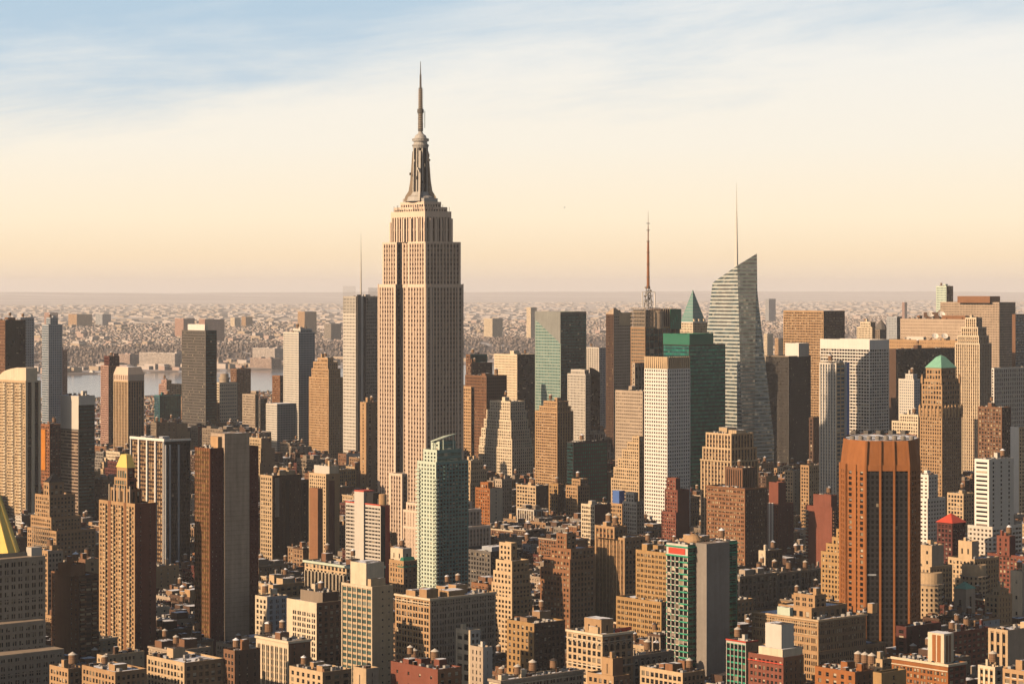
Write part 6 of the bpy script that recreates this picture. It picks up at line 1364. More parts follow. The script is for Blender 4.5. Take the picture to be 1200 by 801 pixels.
VIS = {525: 'mid-height broad light tan stone building in front of the gold capped brick tower', 527: 'mid-height broad light tan stone building with dull tan side right of the golden pyramid tower', 688: 'mid-height broad greyish tan stone building behind the broad parapet tan building', 695: 'mid-height light tan stone building in front of the gold capped brick tower', 698: 'mid-height narrow tan stone building in front of the pale panelled office block', 703: 'mid-height broad greyish tan stone building with dull tan side behind the broad parapet tan building', 720: 'low narrow tan stone building with brown side in front of the golden pyramid tower', 721: 'low narrow dark red brick building in front of the golden pyramid tower', 848: 'mid-height broad dark stone building with reddish brown side behind the long cream loft', 859: 'mid-height broad greyish tan stone building in front of the beige panelled slab tower', 864: 'mid-height dark red brick building behind the crowded tank brick building', 872: 'mid-height broad dark red brick building with dull tan side behind the broad parapet tan building', 878: 'mid-height narrow tan stone building with reddish brown side in front of the golden pyramid tower', 884: 'mid-height narrow dull tan stone building just left of the beige panelled slab tower', 885: 'mid-height broad greyish tan stone building just left of the beige panelled slab tower', 888: 'mid-height grey stone building with cream side just right of the gold capped brick tower', 1049: 'mid-height reddish brown brick building in front of the green framed tower', 1057: 'mid-height narrow dull tan stone building with reddish brown side behind the crowded tank brick building', 1059: 'mid-height narrow dark stone building with light tan side just left of the broad tan loft', 1067: 'low brown brick building behind the long cream loft', 1068: 'low narrow brown brick building with dark brown side behind the long cream loft', 1069: 'low tan stone building behind the long cream loft', 1075: 'mid-height narrow brown brick building with reddish brown side just left of the broad tan loft', 1081: 'mid-height dark stone building just left of the beige panelled slab tower', 1084: 'mid-height dark red brick building with brown side just right of the gold capped brick tower', 1097: 'mid-height dark brown brick building with tan side just left of the beige panelled slab tower', 1098: 'mid-height broad greyish tan stone building with dull tan side right of the orange brown slab', 1099: 'mid-height red brick building just right of the gold capped brick tower', 1224: 'mid-height dull tan stone building in front of the wide penthouse loft', 1227: 'mid-height brown brick building with dark stone side in front of the green framed tower', 1229: 'mid-height greyish tan stone building behind the low arcaded building', 1242: 'mid-height narrow dark brown brick building with red side behind the long cream loft', 1243: 'mid-height narrow tan stone building just left of the round arched tan building', 1245: 'low dull tan stone building behind the long cream loft', 1246: 'low greyish tan stone building with tan side in front of the tan ziggurat', 1254: 'mid-height light tan stone building behind the low arcaded building', 1289: 'mid-height brown brick building with tan side just right of the gold capped brick tower', 1297: 'mid-height narrow dark stone building with brown side just right of the stepped sign frame tower', 1301: 'mid-height dark red brick building with brown side behind the golden pyramid tower', 1304: 'low tan stone building just left of the beige panelled slab tower', 1305: 'low brown brick building just left of the beige panelled slab tower', 1465: 'mid-height dull tan stone building just right of the striped tower apartment house', 1466: 'mid-height broad dark stone building behind the striped tower apartment house', 1479: 'mid-height narrow greyish tan stone building in front of the long dark red block', 1480: 'mid-height broad grey stone building behind the striped tower apartment house', 1493: 'mid-height narrow tan stone building with dark stone side behind the yellow ochre loft', 1495: 'mid-height reddish brown brick building with dark brown side behind the broad tan loft', 1497: 'mid-height red brick building behind the red edged green framed block', 1500: 'mid-height narrow tan stone building with dark stone side behind the round arched tan building', 1515: 'mid-height brown brick building behind the snow roofed tank building', 1532: 'mid-height dark red brick building just left of the beige panelled slab tower', 1533: 'low narrow dull tan stone building with grey side right of the gold capped brick tower', 1534: 'mid-height light tan stone building with dark brown side right of the gold capped brick tower', 1542: 'low broad light tan stone building behind the snow roofed tank building', 1543: 'mid-height broad dull tan stone building behind the snow roofed tank building', 1544: 'mid-height dull tan stone building just right of the beige panelled slab tower', 1558: 'mid-height greyish tan stone building behind the golden pyramid tower', 1575: 'mid-height red brick building with brown side behind the golden pyramid tower', 1696: 'mid-height dark stone building behind the long dark red block', 1698: 'mid-height reddish brown brick building with dark red side just right of the wide penthouse loft', 1711: 'mid-height narrow dark red brick building with light tan side behind the white capped brick building', 1712: 'mid-height greyish tan stone building behind the red edged green framed block', 1726: 'mid-height brown brick building with tan side behind the wide penthouse loft', 1732: 'low reddish brown brick building with brown side just left of the white capped brick building', 1733: 'mid-height tan stone building in front of the deep corniced stone building', 1742: 'mid-height dark brown brick building just right of the tan ziggurat', 1754: 'low ochre brick building just right of the tan ziggurat', 1755: 'low narrow greyish tan stone building with dark stone side just right of the tan ziggurat', 1766: 'low dull tan stone building behind the snow roofed tank building', 1767: 'low reddish brown brick building behind the snow roofed tank building', 1772: 'low narrow tan stone building with dark stone side right of the gold capped brick tower', 1773: 'low narrow reddish brown brick building just right of the black white piered tower', 1774: 'mid-height narrow dull tan stone building with dark stone side right of the orange brown slab', 1776: 'mid-height narrow dark red brick building with brown side behind the green corniced arcade building', 1777: 'mid-height light tan stone building just right of the red striped tan tower', 1778: 'mid-height dull tan stone building with reddish brown side left of the red striped tan tower', 1779: 'mid-height dull tan stone building in front of the long brown office block', 1781: 'mid-height narrow greyish tan stone building just left of the long brown office block', 1791: 'mid-height narrow dark brown brick building with greyish tan side right of the orange brown slab', 1795: 'mid-height narrow red brick building in front of the stepped sign frame tower', 1799: 'mid-height off-white stone building with brown side in front of the arched cream tower', 1801: 'mid-height narrow greyish tan stone building with cream side right of the gold capped brick tower', 1806: 'mid-height narrow brown brick building just right of the stepped sign frame tower', 1807: 'mid-height narrow tan stone building in front of the stepped sign frame tower', 1808: 'mid-height ochre brick building behind the stepped sign frame tower', 1810: 'mid-height narrow brown brick building in front of the dark pale topped tower', 1811: 'mid-height narrow reddish brown brick building behind the golden pyramid tower', 1813: 'mid-height narrow brown brick building with dull tan side in front of the arched cream tower', 1947: 'mid-height broad dull tan stone building with cool grey side behind the long dark red block', 1948: 'mid-height broad reddish brown brick building behind the long dark red block', 1982: 'mid-height tan stone building behind the wide penthouse loft', 1983: 'mid-height broad dull tan stone building with dark brown side behind the deep corniced stone building', 2007: 'low greyish tan stone building just right of the tan ziggurat', 2014: 'mid-height reddish brown brick building with tan side in front of the limestone skyscraper', 2015: 'mid-height narrow tan stone building in front of the limestone skyscraper', 2018: 'mid-height narrow dark stone building behind the green corniced arcade building', 2020: 'mid-height narrow dark stone building just right of the red striped tan tower', 2026: 'mid-height narrow brown brick building with dull tan side left of the snow roofed tank building', 2039: 'mid-height dull tan building half hidden beside the black white piered tower', 2064: 'mid-height narrow brown brick building behind the stepped sign frame tower', 2073: 'taller brown brick building behind the gold capped brick tower', 2075: 'taller narrow tan stone building just right of the stepped sign frame tower', 2183: 'mid-height brown brick building behind the slot windowed edge building', 2198: 'low broad dark brown brick building in front of the curved tan building', 2206: 'mid-height dark brown brick building behind the wide penthouse loft', 2210: 'mid-height greyish tan stone building with ochre side in front of the rib crowned brown tower', 2213: 'mid-height dark red brick building with brown side in front of the curved tan building', 2230: 'low narrow greyish tan stone building just left of the shadowed stepped building', 2231: 'low narrow greyish tan stone building just right of the tan ziggurat', 2233: 'mid-height broad brown brick building with dark stone side behind the tan ziggurat', 2244: 'mid-height broad reddish brown brick building behind the shadowed stepped building', 2245: 'mid-height dark red brick building just right of the tan ziggurat', 2271: 'mid-height narrow dark brown brick building just left of the long brown office block', 2278: 'mid-height light tan building half hidden beside the black white piered tower', 2279: 'mid-height narrow dark stone building with greyish tan side right of the gold capped brick tower', 2282: 'mid-height narrow greyish tan stone building with dark brown side behind the green corniced arcade building', 2296: 'taller tan stone building behind the gold capped brick tower', 2299: 'taller narrow dull tan stone building with tan side behind the gold capped brick tower', 2438: 'mid-height red brick building just right of the small green pyramid tower', 2475: 'mid-height broad dark brown brick building just left of the blank dark red slab', 2482: 'mid-height narrow dark red brick building just right of the ochre office block', 2483: 'mid-height reddish brown brick building behind the ochre office block', 2485: 'mid-height narrow dark brown brick building with light tan side behind the shadowed stepped building', 2487: 'mid-height cool grey stone building with grey side behind the tan ziggurat', 2491: 'mid-height narrow cream stone building with red side just right of the limestone skyscraper', 2503: 'mid-height brown brick building behind the tan ziggurat', 2516: 'mid-height narrow tan stone building with brown side just left of the red trimmed white tower', 2531: 'mid-height dark red brick building just left of the red trimmed white tower', 2543: 'taller narrow brown brick building just right of the black white piered tower', 2550: 'taller dark red brick building with reddish brown side behind the gold capped brick tower', 2551: 'taller narrow light tan stone building just left of the gold capped brick tower', 2556: 'taller narrow dark stone building just right of the black white piered tower', 2714: 'mid-height dull tan stone building just right of the white striped red tower', 2720: 'mid-height dark brown brick building with cream side behind the ochre office block', 2721: 'mid-height red brick building with dark red side behind the ochre office block', 2725: 'mid-height reddish brown brick building with greyish tan side left of the ochre stepped building', 2733: 'mid-height tan stone building with dull tan side in front of the narrow red brick tower', 2735: 'mid-height narrow dark brown brick building with grey side behind the shadowed stepped building', 2736: 'mid-height narrow dull tan stone building with tan side behind the shadowed stepped building', 2739: 'mid-height broad dark brown brick building just left of the shadowed stepped building', 2740: 'mid-height broad brown brick building with dark stone side just right of the bright orange building', 2741: 'mid-height tan stone building in front of the bright orange building', 2749: 'mid-height reddish brown brick building behind the shadowed stepped building', 2750: 'mid-height broad grey stone building behind the shadowed stepped building', 2751: 'mid-height broad dull tan stone building with red side behind the shadowed stepped building', 2753: 'mid-height reddish brown brick building just right of the grey cream block', 2762: 'mid-height greyish tan stone building with tan side behind the red trimmed white tower', 2763: 'mid-height light tan stone building behind the red trimmed white tower', 2765: 'taller dull tan stone building with reddish brown side left of the plain tan slab', 2767: 'taller broad dark stone building behind the red striped tan tower', 2768: 'taller brown brick building just right of the long brown office block', 2777: 'mid-height dull tan stone building with dark stone side just left of the plain tan slab', 2779: 'taller ochre brick building just right of the red striped tan tower', 2782: 'taller broad light tan stone building with dull tan side behind the long brown office block', 2783: 'taller cream stone building with tan side behind the beige panelled slab tower', 2785: 'taller narrow dark brown brick building just left of the beige panelled slab tower', 2788: 'taller dark stone building with dull tan side behind the black white piered tower', 2798: 'taller broad cream stone building with tan side behind the gold capped brick tower', 2799: 'taller narrow grey stone building just left of the gold capped brick tower', 2950: 'mid-height dull tan stone building just left of the blank dark red slab', 2951: 'mid-height grey stone building with dark stone side just left of the blank dark red slab', 2968: 'mid-height dull tan stone building in front of the white gridded tower', 2975: 'mid-height broad reddish brown brick building with brown side behind the shadowed stepped building', 2976: 'mid-height broad off-white stone building in front of the twin tank tan loft', 2977: 'mid-height tan stone building just right of the grey cream block', 2979: 'low narrow dull tan stone building behind the green framed tower', 2983: 'mid-height brown brick building in front of the white gridded tower', 2987: 'mid-height grey stone building with tan side just left of the cream fronted narrow building', 2989: 'mid-height dull tan stone building with dark brown side right of the twin tank tan loft', 2992: 'taller broad light tan stone building in front of the limestone skyscraper', 2993: 'taller grey stone building just right of the mint green tower', 3002: 'mid-height narrow brown brick building with dark brown side just right of the grey cream block', 3015: 'taller broad dark stone building just left of the red striped tan tower', 3022: 'taller light tan stone building with brown side just left of the plain tan slab', 3024: 'taller dark red brick building with light tan side behind the long brown office block', 3025: 'taller narrow tan stone building with reddish brown side behind the long brown office block', 3026: 'taller narrow dark brown brick building behind the long brown office block', 3028: 'taller narrow dark brown brick building with grey side right of the gold capped brick tower', 3041: 'taller narrow dark stone building with light tan side just right of the arcaded brown tower', 3053: 'taller reddish brown brick building with grey side just left of the arcaded brown tower', 3168: 'mid-height narrow dark stone building with dark brown side right of the round bayed cream building', 3169: 'mid-height narrow tan stone building with brown side in front of the white stepped office block', 3182: 'mid-height narrow brown brick building just right of the white striped red tower', 3185: 'mid-height narrow dark brown brick building with greyish tan side behind the round bayed cream building', 3197: 'low narrow greyish tan stone building just left of the blank dark red slab', 3198: 'mid-height narrow greyish tan stone building just right of the white striped red tower', 3201: 'mid-height dark stone building behind the green framed tower', 3212: 'mid-height narrow tan stone building with dark red side just right of the white gridded tower', 3215: 'mid-height dull tan stone building just right of the white gridded tower', 3223: 'mid-height narrow dull tan stone building with tan side just right of the grey cream block', 3224: 'mid-height narrow dark stone building just right of the grey cream block', 3225: 'taller dull tan stone building with reddish brown side just right of the bright orange building', 3226: 'taller brown brick building just left of the grey cream block', 3232: 'low narrow red brick building just left of the black green glass block', 3233: 'mid-height narrow off-white stone building just left of the black green glass block', 3236: 'taller dark stone building behind the twin tank tan loft', 3241: 'taller narrow dark stone building behind the mint green tower', 3245: 'taller dull tan stone building with greyish tan side just left of the plain tan slab', 3248: 'taller broad reddish brown brick building with red side behind the red striped tan tower', 3249: 'taller broad dark brown brick building in front of the blue striped tower', 3256: 'taller brown brick building with off-white side just right of the stepped tan stone tower', 3261: 'taller broad dark stone building just left of the blue striped tower', 3263: 'taller broad dark stone building behind the beige panelled slab tower', 3266: 'taller tan stone building behind the black white piered tower', 3273: 'taller greyish tan stone building with red side behind the beige panelled slab tower', 3404: 'mid-height narrow dull tan stone building with grey side behind the long orange red building', 3435: 'mid-height narrow greyish tan stone building just left of the round shouldered tan tower', 3445: 'mid-height narrow tan stone building just right of the white striped red tower', 3455: 'taller narrow greyish tan stone building with dark stone side left of the blue wrapped building', 3459: 'taller greyish tan stone building with dark stone side behind the twin tank tan loft', 3460: 'mid-height red brick building in front of the terraced cream tower', 3474: 'mid-height dull tan stone building in front of the terraced cream tower', 3499: 'taller greyish tan stone building in front of the stepped tan stone tower', 3515: 'taller brown brick building with dull tan side in front of the round drum building', 3516: 'taller narrow dull tan stone building just left of the round drum building', 3658: 'mid-height narrow light tan stone building with grey side right of the round bayed cream building', 3685: 'taller light tan stone building with cream side just right of the white striped red tower', 3688: 'mid-height narrow brown brick building just left of the white striped red tower', 3694: 'mid-height dark brown brick building with ochre side in front of the emerald slab', 3695: 'mid-height dark brown brick building with dark red side in front of the emerald slab', 3701: 'taller dark brown brick building with ochre side just right of the rib crowned brown tower', 3702: 'taller narrow grey stone building behind the rib crowned brown tower', 3709: 'taller narrow dark red brick building just left of the small cream ziggurat', 3742: 'taller greyish tan stone building in front of the blue striped tower', 3743: 'taller dark stone building in front of the blue striped tower', 3755: 'taller dark stone building with grey side behind the beige panelled slab tower', 3760: 'taller narrow greyish tan stone building just right of the arcaded brown tower', 3763: 'taller light tan stone building in front of the round drum building', 3919: 'mid-height greyish tan stone building in front of the blank walled white building', 3934: 'taller dull tan stone building just right of the rib crowned brown tower', 3950: 'taller narrow dull tan stone building just left of the small cream ziggurat', 3958: 'taller narrow tan stone building with light tan side behind the small cream ziggurat', 4005: 'taller dull tan stone building with dark stone side in front of the round drum building', 4007: 'taller dull tan stone building in front of the small teal office block', 4186: 'taller dark stone building with dark red side in front of the fine ribbed dark tower', 4187: 'taller narrow cream stone building with red side in front of the fine ribbed dark tower', 4224: 'taller greyish tan stone building behind the black green glass block', 4264: 'taller narrow reddish brown brick building just right of the small teal office block', 4270: 'taller narrow dark brown brick building behind the beige panelled slab tower', 4292: 'low narrow dark stone building just right of the dark pale topped tower', 4405: 'taller red brick building with brown side behind the blank walled white building', 4406: 'taller narrow brown brick building with dark brown side behind the stack topped tan block', 4419: 'taller narrow brown brick building just right of the turreted pyramid tower', 4440: 'mid-height narrow tan stone building in front of the fine ribbed dark tower', 4447: 'taller narrow greyish tan stone building just left of the small cream ziggurat', 4506: 'taller narrow dark brown brick building just right of the round drum building', 4534: 'low narrow cream stone building just left of the arcaded brown tower', 4666: 'mid-height narrow dull tan stone building just right of the turreted pyramid tower', 4748: 'taller narrow dull tan stone building just right of the small teal office block', 4764: 'low narrow dark brown brick building just right of the dark pale topped tower', 4776: 'low narrow dark stone building with off-white side just right of the dark pale topped tower', 4944: 'taller narrow dark brown brick building behind the black green glass block', 5017: 'low narrow off-white stone building just right of the dark pale topped tower', 5026: 'low narrow dark red brick building just left of the arcaded brown tower', 5027: 'low narrow dull tan stone building just left of the arcaded brown tower', 5262: 'low narrow cream stone building just right of the dark pale topped tower', 5400: 'taller narrow dark stone building behind the black green glass block', 5474: 'low narrow greyish tan stone building with brown side just right of the arcaded brown tower', 5488: 'low narrow dark brown brick building just left of the arcaded brown tower', 5677: 'low dull tan stone building with dark stone side just right of the arcaded brown tower', 5690: 'low narrow dark red brick building just right of the dark pale topped tower', 5694: 'low dark brown brick building just right of the arcaded brown tower', 5888: 'low reddish brown brick building just left of the small teal office block', 5897: 'low dark brown brick building just left of the small teal office block', 5901: 'low narrow dull tan stone building just right of the dark pale topped tower', 6089: 'low narrow dark brown brick building with dark stone side behind the black white piered tower', 6090: 'low dark red brick building just right of the arcaded brown tower', 6105: 'low narrow dark stone building with dark brown side just left of the arcaded brown tower', 6110: 'low narrow greyish tan stone building with dark stone side behind the black white piered tower', 6291: 'low narrow greyish tan stone building just left of the small teal office block', 6292: 'low dark brown brick building behind the black white piered tower', 6302: 'low brown brick building just right of the arcaded brown tower', 6307: 'low narrow dark stone building just left of the arcaded brown tower', 6490: 'lot 6490 building here now', 6491: 'low greyish tan stone building with dull tan side just right of the arcaded brown tower', 6500: 'low brown brick building left of the dark riverside glass slab', 6693: 'low reddish brown brick building just right of the arcaded brown tower', 6702: 'low grey stone building with greyish tan side just left of the small teal office block', 6889: 'low reddish brown brick building left of the dark riverside glass slab', 6898: 'low brown brick building just left of the small teal office block', 7269: 'low dark red brick building just left of the blue striped tower', 7440: 'low dark brown brick building just left of the blue striped tower', 7448: 'low dark brown brick building with dark stone side just left of the blue striped tower', 7616: 'low dark stone building just left of the blue striped tower', 7617: 'low brown brick building just left of the blue striped tower', 692: '', 706: '', 1083: '', 1491: '', 1528: '', 1561: '', 1713: '', 1764: '', 1966: '', 2009: '', 2032: '', 2066: '', 2199: '', 2256: '', 2488: '', 2508: '', 2540: '', 2776: '', 2949: '', 2967: '', 3034: '', 3187: '', 3196: '', 3289: '', 3417: '', 3918: '', 3932: '', 3994: '', 4019: '', 4034: '', 4219: '', 4290: '', 4291: '', 4516: '', 4526: '', 4535: '', 4536: '', 4699: '', 4708: '', 4709: '', 4763: '', 4765: '', 4766: '', 4775: '', 4777: '', 5008: '', 5040: '', 5263: '', 5264: '', 5272: '', 5273: '', 5274: '', 5277: '', 5286: '', 5475: '', 5479: '', 5483: '', 5484: '', 5485: '', 5493: '', 5499: '', 5500: '', 5501: '', 5513: '', 5678: '', 5679: '', 5685: '', 5689: '', 5698: '', 5699: '', 5702: '', 5711: '', 5889: '', 5893: '', 5896: '', 5898: '', 5907: '', 5909: '', 5910: '', 5924: '', 6088: '', 6091: '', 6099: '', 6100: '', 6106: '', 6107: '', 6116: '', 6117: '', 6118: '', 6121: '', 6122: '', 6130: '', 6293: '', 6294: '', 6298: '', 6301: '', 6303: '', 6313: '', 6316: '', 6317: '', 6492: '', 6505: '', 6506: '', 6507: '', 6508: '', 6510: '', 6516: '', 6517: '', 6694: '', 6699: '', 6703: '', 6887: '', 6888: '', 6890: '', 7067: '', 7068: '', 7077: '', 7078: '', 7246: '', 7247: '', 7257: '', 7439: '', 7441: '', 7447: '', 7449: '', 7623: '', 7624: '', 7625: ''
}
far = MB(); far.rng = np.random.RandomState(77)
LROOTS = {}
for (lid, f, rnd, Dm) in LOTS:
    hidden = VIS is not None and lid not in VIS      # behind other buildings, or just outside the view
    h, hmax = lot_height(f, rnd, Dm, lid)
    q, wl, side, ls, rs = lot_style(lid, h, Dm)
    a, bb = f[3] - f[2], f[1] - f[0]
    if VIS is not None and VIS.get(lid, '') == '':
        if hidden:
            for s_ in (ls, rs):
                s_['blinds'] = 0; s_['nw'] = 1
                if Dm > 3000: s_['kind'] = 'blank'; s_['sparse'] = 0
        # far, small: joins the one mass of small roofs
        def T(x, y, z): return G2W(f[0] + x, f[2] + y, z)
        st1 = dict(ls); st1['belt'] = 0
        def R4(p, q_, z0, z1): return [T(*p, z0), T(*q_, z0), T(*q_, z1), T(*p, z1)]
        def P2(L4): return [np.array(v) for v in L4]
        facade(far, P2(R4((0, a), (0, 0), 0, h)), st1); facade(far, P2(R4((0, 0), (bb, 0), 0, h)), rs)
        far.quads([[T(bb, 0, 0), T(bb, a, 0), T(bb, a, h), T(bb, 0, h)]], side)
        far.quads([[T(0, 0, h - .01), T(bb, 0, h - .01), T(bb, a, h - .01), T(0, a, h - .01)]], 'r_snow' if q.random() < .55 else 'r_dark')
        for _ in range(3):
            x, y, s = q.uniform(1, max(1.1, bb - 5)), q.uniform(1, max(1.1, a - 5)), q.uniform(2, 4); z = q.uniform(2.5, 6)
            v = [T(x, y, h), T(x + s, y, h), T(x + s, y + s, h), T(x, y + s, h)]; u = [(p[0], p[1], h + z) for p in v]
            far.quads([u] + [[v[k], v[(k + 1) % 4], u[(k + 1) % 4], u[k]] for k in range(4)], q.choice((wl, side, 'stone', 'brown')))
        continue
    P = DR * f[0] + DL * f[2]
    nm = 'brick_building' if wl in ('red', 'dred', 'obrown', 'brown', 'dbrown', 'orange') else 'stone_building'
    b = Bld.__new__(Bld)
    b.D = P[1]; b.P = P; b.a = a; b.b = bb; b.H = h
    b.root = bpy.data.objects.new(nm, None); COL.objects.link(b.root); b.root.location = (*P, 0); b.root.rotation_euler.z = ROT
    tag(b.root, (VIS or {}).get(lid, 'lot %d' % lid), 'building', 'ordinary city buildings between the towers'); b.root['lot'] = lid
    b.w = MB(); b.w.rng = np.random.RandomState(lid); b.r = MB(); b.ind = Dm < 1650; b.g = Glass(b.ind); b.rnd = q
    big = Dm < 2700
    roof = 'r_snow' if q.random() < .45 else ('r_dark' if q.random() < .75 else 'r_tan')
    tall = h > 48 and min(a, bb) > 16
    if tall and q.random() < .7:
        z0 = b.tier((0, bb, 0, a), 0, h * .72, ls, rs, roof=roof); i1 = q.uniform(2, 4)
        z0 = b.tier((i1, bb - i1, i1, a - i1), z0, h * .88, ls, rs, roof=roof); i2 = i1 + q.uniform(1.5, 3)
        zt = b.tier((i2, bb - i2, i2, a - i2), z0, h, ls, rs, roof=roof); R = (i2, bb - i2, i2, a - i2)
    else:
        zt = b.tier((0, bb, 0, a), 0, h, ls, rs, roof=roof); R = (0, bb, 0, a)
    if big and q.random() < .45 and not tall: b.cornice((0, bb, 0, a), h, q.choice(('cream', 'dstone', wl, 'dbrown', 'mint' if q.random() < .2 else 'stone')), .7, 1.1)
    room = hmax - h > -30
    if big: b.clutter(R, zt, q.choice((8, 12, 18)), q.choice((0, 1, 1, 2)) if a > 10 else 0, q.choice((1, 2, 3, 3)), mat=q.choice(('brown', 'dbrown', 'dstone', side)))
    else: b.clutter(R, zt, 4, q.choice((0, 1)), 2, mat=q.choice((wl, side, 'dbrown', 'brown')))
    if Dm < 1900 and ls['kind'] == 'punch' and q.random() < .33 and a > 9:
        m = MB(); y0 = a * q.uniform(.25, .6); nfe = int(h / 3.5) - 1
        for k in range(1, nfe):
            z = 3.5 * k; m.box(-1.15, -.02, y0, y0 + 4.2, z, z + .12, 'dgrey')
            for yy in (y0, y0 + 4.1): m.box(-1.15, -1.07, yy, yy + .1, z, z + 1.0, 'dgrey')
            m.box(-1.15, -1.09, y0, y0 + 4.2, z + .95, z + 1.02, 'dgrey'); m.bar((-.7, y0 + .4, z), (-.7, y0 + 3.6, z + 3.5), .22, 'dgrey')
        if nfe > 2: m.build('fire_escape', b.root)
    b.done(); LROOTS[lid] = b.root
if not far.empty(): o = far.build('city_buildings'); o['kind'] = 'stuff'

# ------------------------------------------------------------------ the far shore
rt = np.random.RandomState(11)
def vn(x, y, s, seed=0):
    x = np.asarray(x) / s + seed * 17.3; y = np.asarray(y) / s + seed * 9.1
    return (np.sin(x) * np.cos(y * 1.3 + 1) + np.sin(x * 2.3 + 1.7) * np.cos(y * 2.1) * .5 + np.sin(x * 4.9 + .3) * np.sin(y * 5.3) * .25) / 1.75
def elev(gx, gy):
    gx = np.asarray(gx, float); gy = np.asarray(gy, float)
    u = np.clip((gy - (6760 + 90 * vn(gx, gy, 600, 1))) / 330, 0, 1); h = 3 + (50 + 7 * vn(gx, gy, 900, 2)) * (u * u * (3 - 2 * u))
    d = np.clip((gy - 11200) / 2600, 0, 1); h = h * (1 - d) + 4 * d
    e = np.clip((gy - 34000) / 12000, 0, 1); h = h + e * e * (150 + 45 * vn(gx, gy, 5200, 3) + 30 * vn(gx, gy, 1900, 4))
    return np.where(gy < FAR + 5, -2, h)
def strip(name, ys, xs, mat, kind='structure'):
    X, Y = np.meshgrid(xs, ys); Zz = elev(X, Y)
    Pw = np.stack([X * DR[0] + Y * DL[0], X * DR[1] + Y * DL[1], Zz], -1)
    Q = np.stack([Pw[:-1, :-1], Pw[:-1, 1:], Pw[1:, 1:], Pw[1:, :-1]], 2).reshape(-1, 4, 3)
    m = MB(); m.quads(Q, mat); o = m.build(name); o['kind'] = kind; return o
xs1 = np.arange(-3000, 16001, 160.0)
strip('terrain', np.r_[FAR, FAR + 6, np.arange(FAR + 60, 6700, 80)], xs1, 'm_hazy_town')
strip('hill', np.arange(6690, 7400, 45.0), np.arange(-3000, 16001, 60.0), 'm_wood')
strip('terrain', np.arange(7350, 13900, 150.0), np.arange(-3000, 22001, 160.0), 'm_hazy_town')
strip('terrain', np.arange(13800, 34300, 450.0), np.arange(-9000, 46001, 450.0), 'm_hazy_marsh')
strip('hills', np.arange(34200, 50000, 500.0), np.arange(-14000, 60001, 500.0), 'm_hazy_far')

def boxes(name, gx, gy, w, d, h, mats, kind='stuff', roofmats=('m_hazy_snowroof', 'm_hazy_darkroof')):
    z = elev(gx, gy) - 2; n = len(gx); m = MB()
    off = [(-1, -1), (1, -1), (1, 1), (-1, 1)]
    v0 = []; v1 = []
    for sx, sy in off:
        X, Y = gx + sx * d / 2, gy + sy * w / 2
        v0.append(np.stack([X * DR[0] + Y * DL[0], X * DR[1] + Y * DL[1], z], -1)); v1.append(np.stack([X * DR[0] + Y * DL[0], X * DR[1] + Y * DL[1], z + 2 + h], -1))
    Q = np.stack([np.stack([v0[k], v0[(k + 1) % 4], v1[(k + 1) % 4], v1[k]], 1) for k in (0, 3, 1)], 1)
    tp = np.stack(v1, 1); c = rt.randint(0, len(mats), n); rf = rt.rand(n) < .5
    for k, mn in enumerate(mats): m.quads(Q[c == k].reshape(-1, 4, 3), mn)
    m.quads(tp[rf], roofmats[0]); m.quads(tp[~rf], roofmats[1])
    o = m.build(name); o['kind'] = kind; return o
wall_mat('m_hazy_snowroof', (.70, .68, .68), var=.12); wall_mat('m_hazy_darkroof', (.34, .29, .27), var=.2); wall_mat('m_pale', (.50, .43, .38), var=.2); wall_mat('m_pale_rose', (.42, .31, .26), var=.2)  # far roofs and walls: real snow, plus haze painted in as paleness
n = 40000
gy = 7250 + (rt.rand(n) ** 1.15) * 6300; px_ = rt.rand(n) * 1300 - 50
t_ = (px_ - 600) / F; gx = (gy * (-DL[0] + t_ * DL[1])) / (DR[0] - t_ * DR[1])     # spread over the whole view
gx = np.round(gx / 70) * 70 + rt.rand(n) * 40
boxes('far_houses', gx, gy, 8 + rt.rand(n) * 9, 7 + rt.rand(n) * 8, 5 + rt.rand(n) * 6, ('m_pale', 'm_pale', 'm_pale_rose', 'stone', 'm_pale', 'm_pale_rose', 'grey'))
n = 380
gy = 7300 + rt.rand(n) * 6000; t_ = (rt.rand(n) * 1300 - 650) / F; gx = (gy * (-DL[0] + t_ * DL[1])) / (DR[0] - t_ * DR[1])
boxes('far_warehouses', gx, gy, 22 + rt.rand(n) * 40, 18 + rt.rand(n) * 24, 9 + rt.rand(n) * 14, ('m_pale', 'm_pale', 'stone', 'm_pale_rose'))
n = 2600
gy = 14200 + rt.rand(n) ** 1.3 * 18000; t_ = (rt.rand(n) * 1300 - 650) / F; gx = (gy * (-DL[0] + t_ * DL[1])) / (DR[0] - t_ * DR[1])
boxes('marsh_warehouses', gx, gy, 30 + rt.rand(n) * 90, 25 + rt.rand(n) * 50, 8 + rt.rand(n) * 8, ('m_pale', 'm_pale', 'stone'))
n = 420
gy = FAR + 40 + rt.rand(n) * 420; t_ = (rt.rand(n) * 1300 - 650) / F; gx = (gy * (-DL[0] + t_ * DL[1])) / (DR[0] - t_ * DR[1])
boxes('waterfront_houses', gx, gy, 20 + rt.rand(n) * 50, 14 + rt.rand(n) * 16, 7 + rt.rand(n) * 12, ('m_pale_rose', 'stone', 'm_pale', 'stone'))
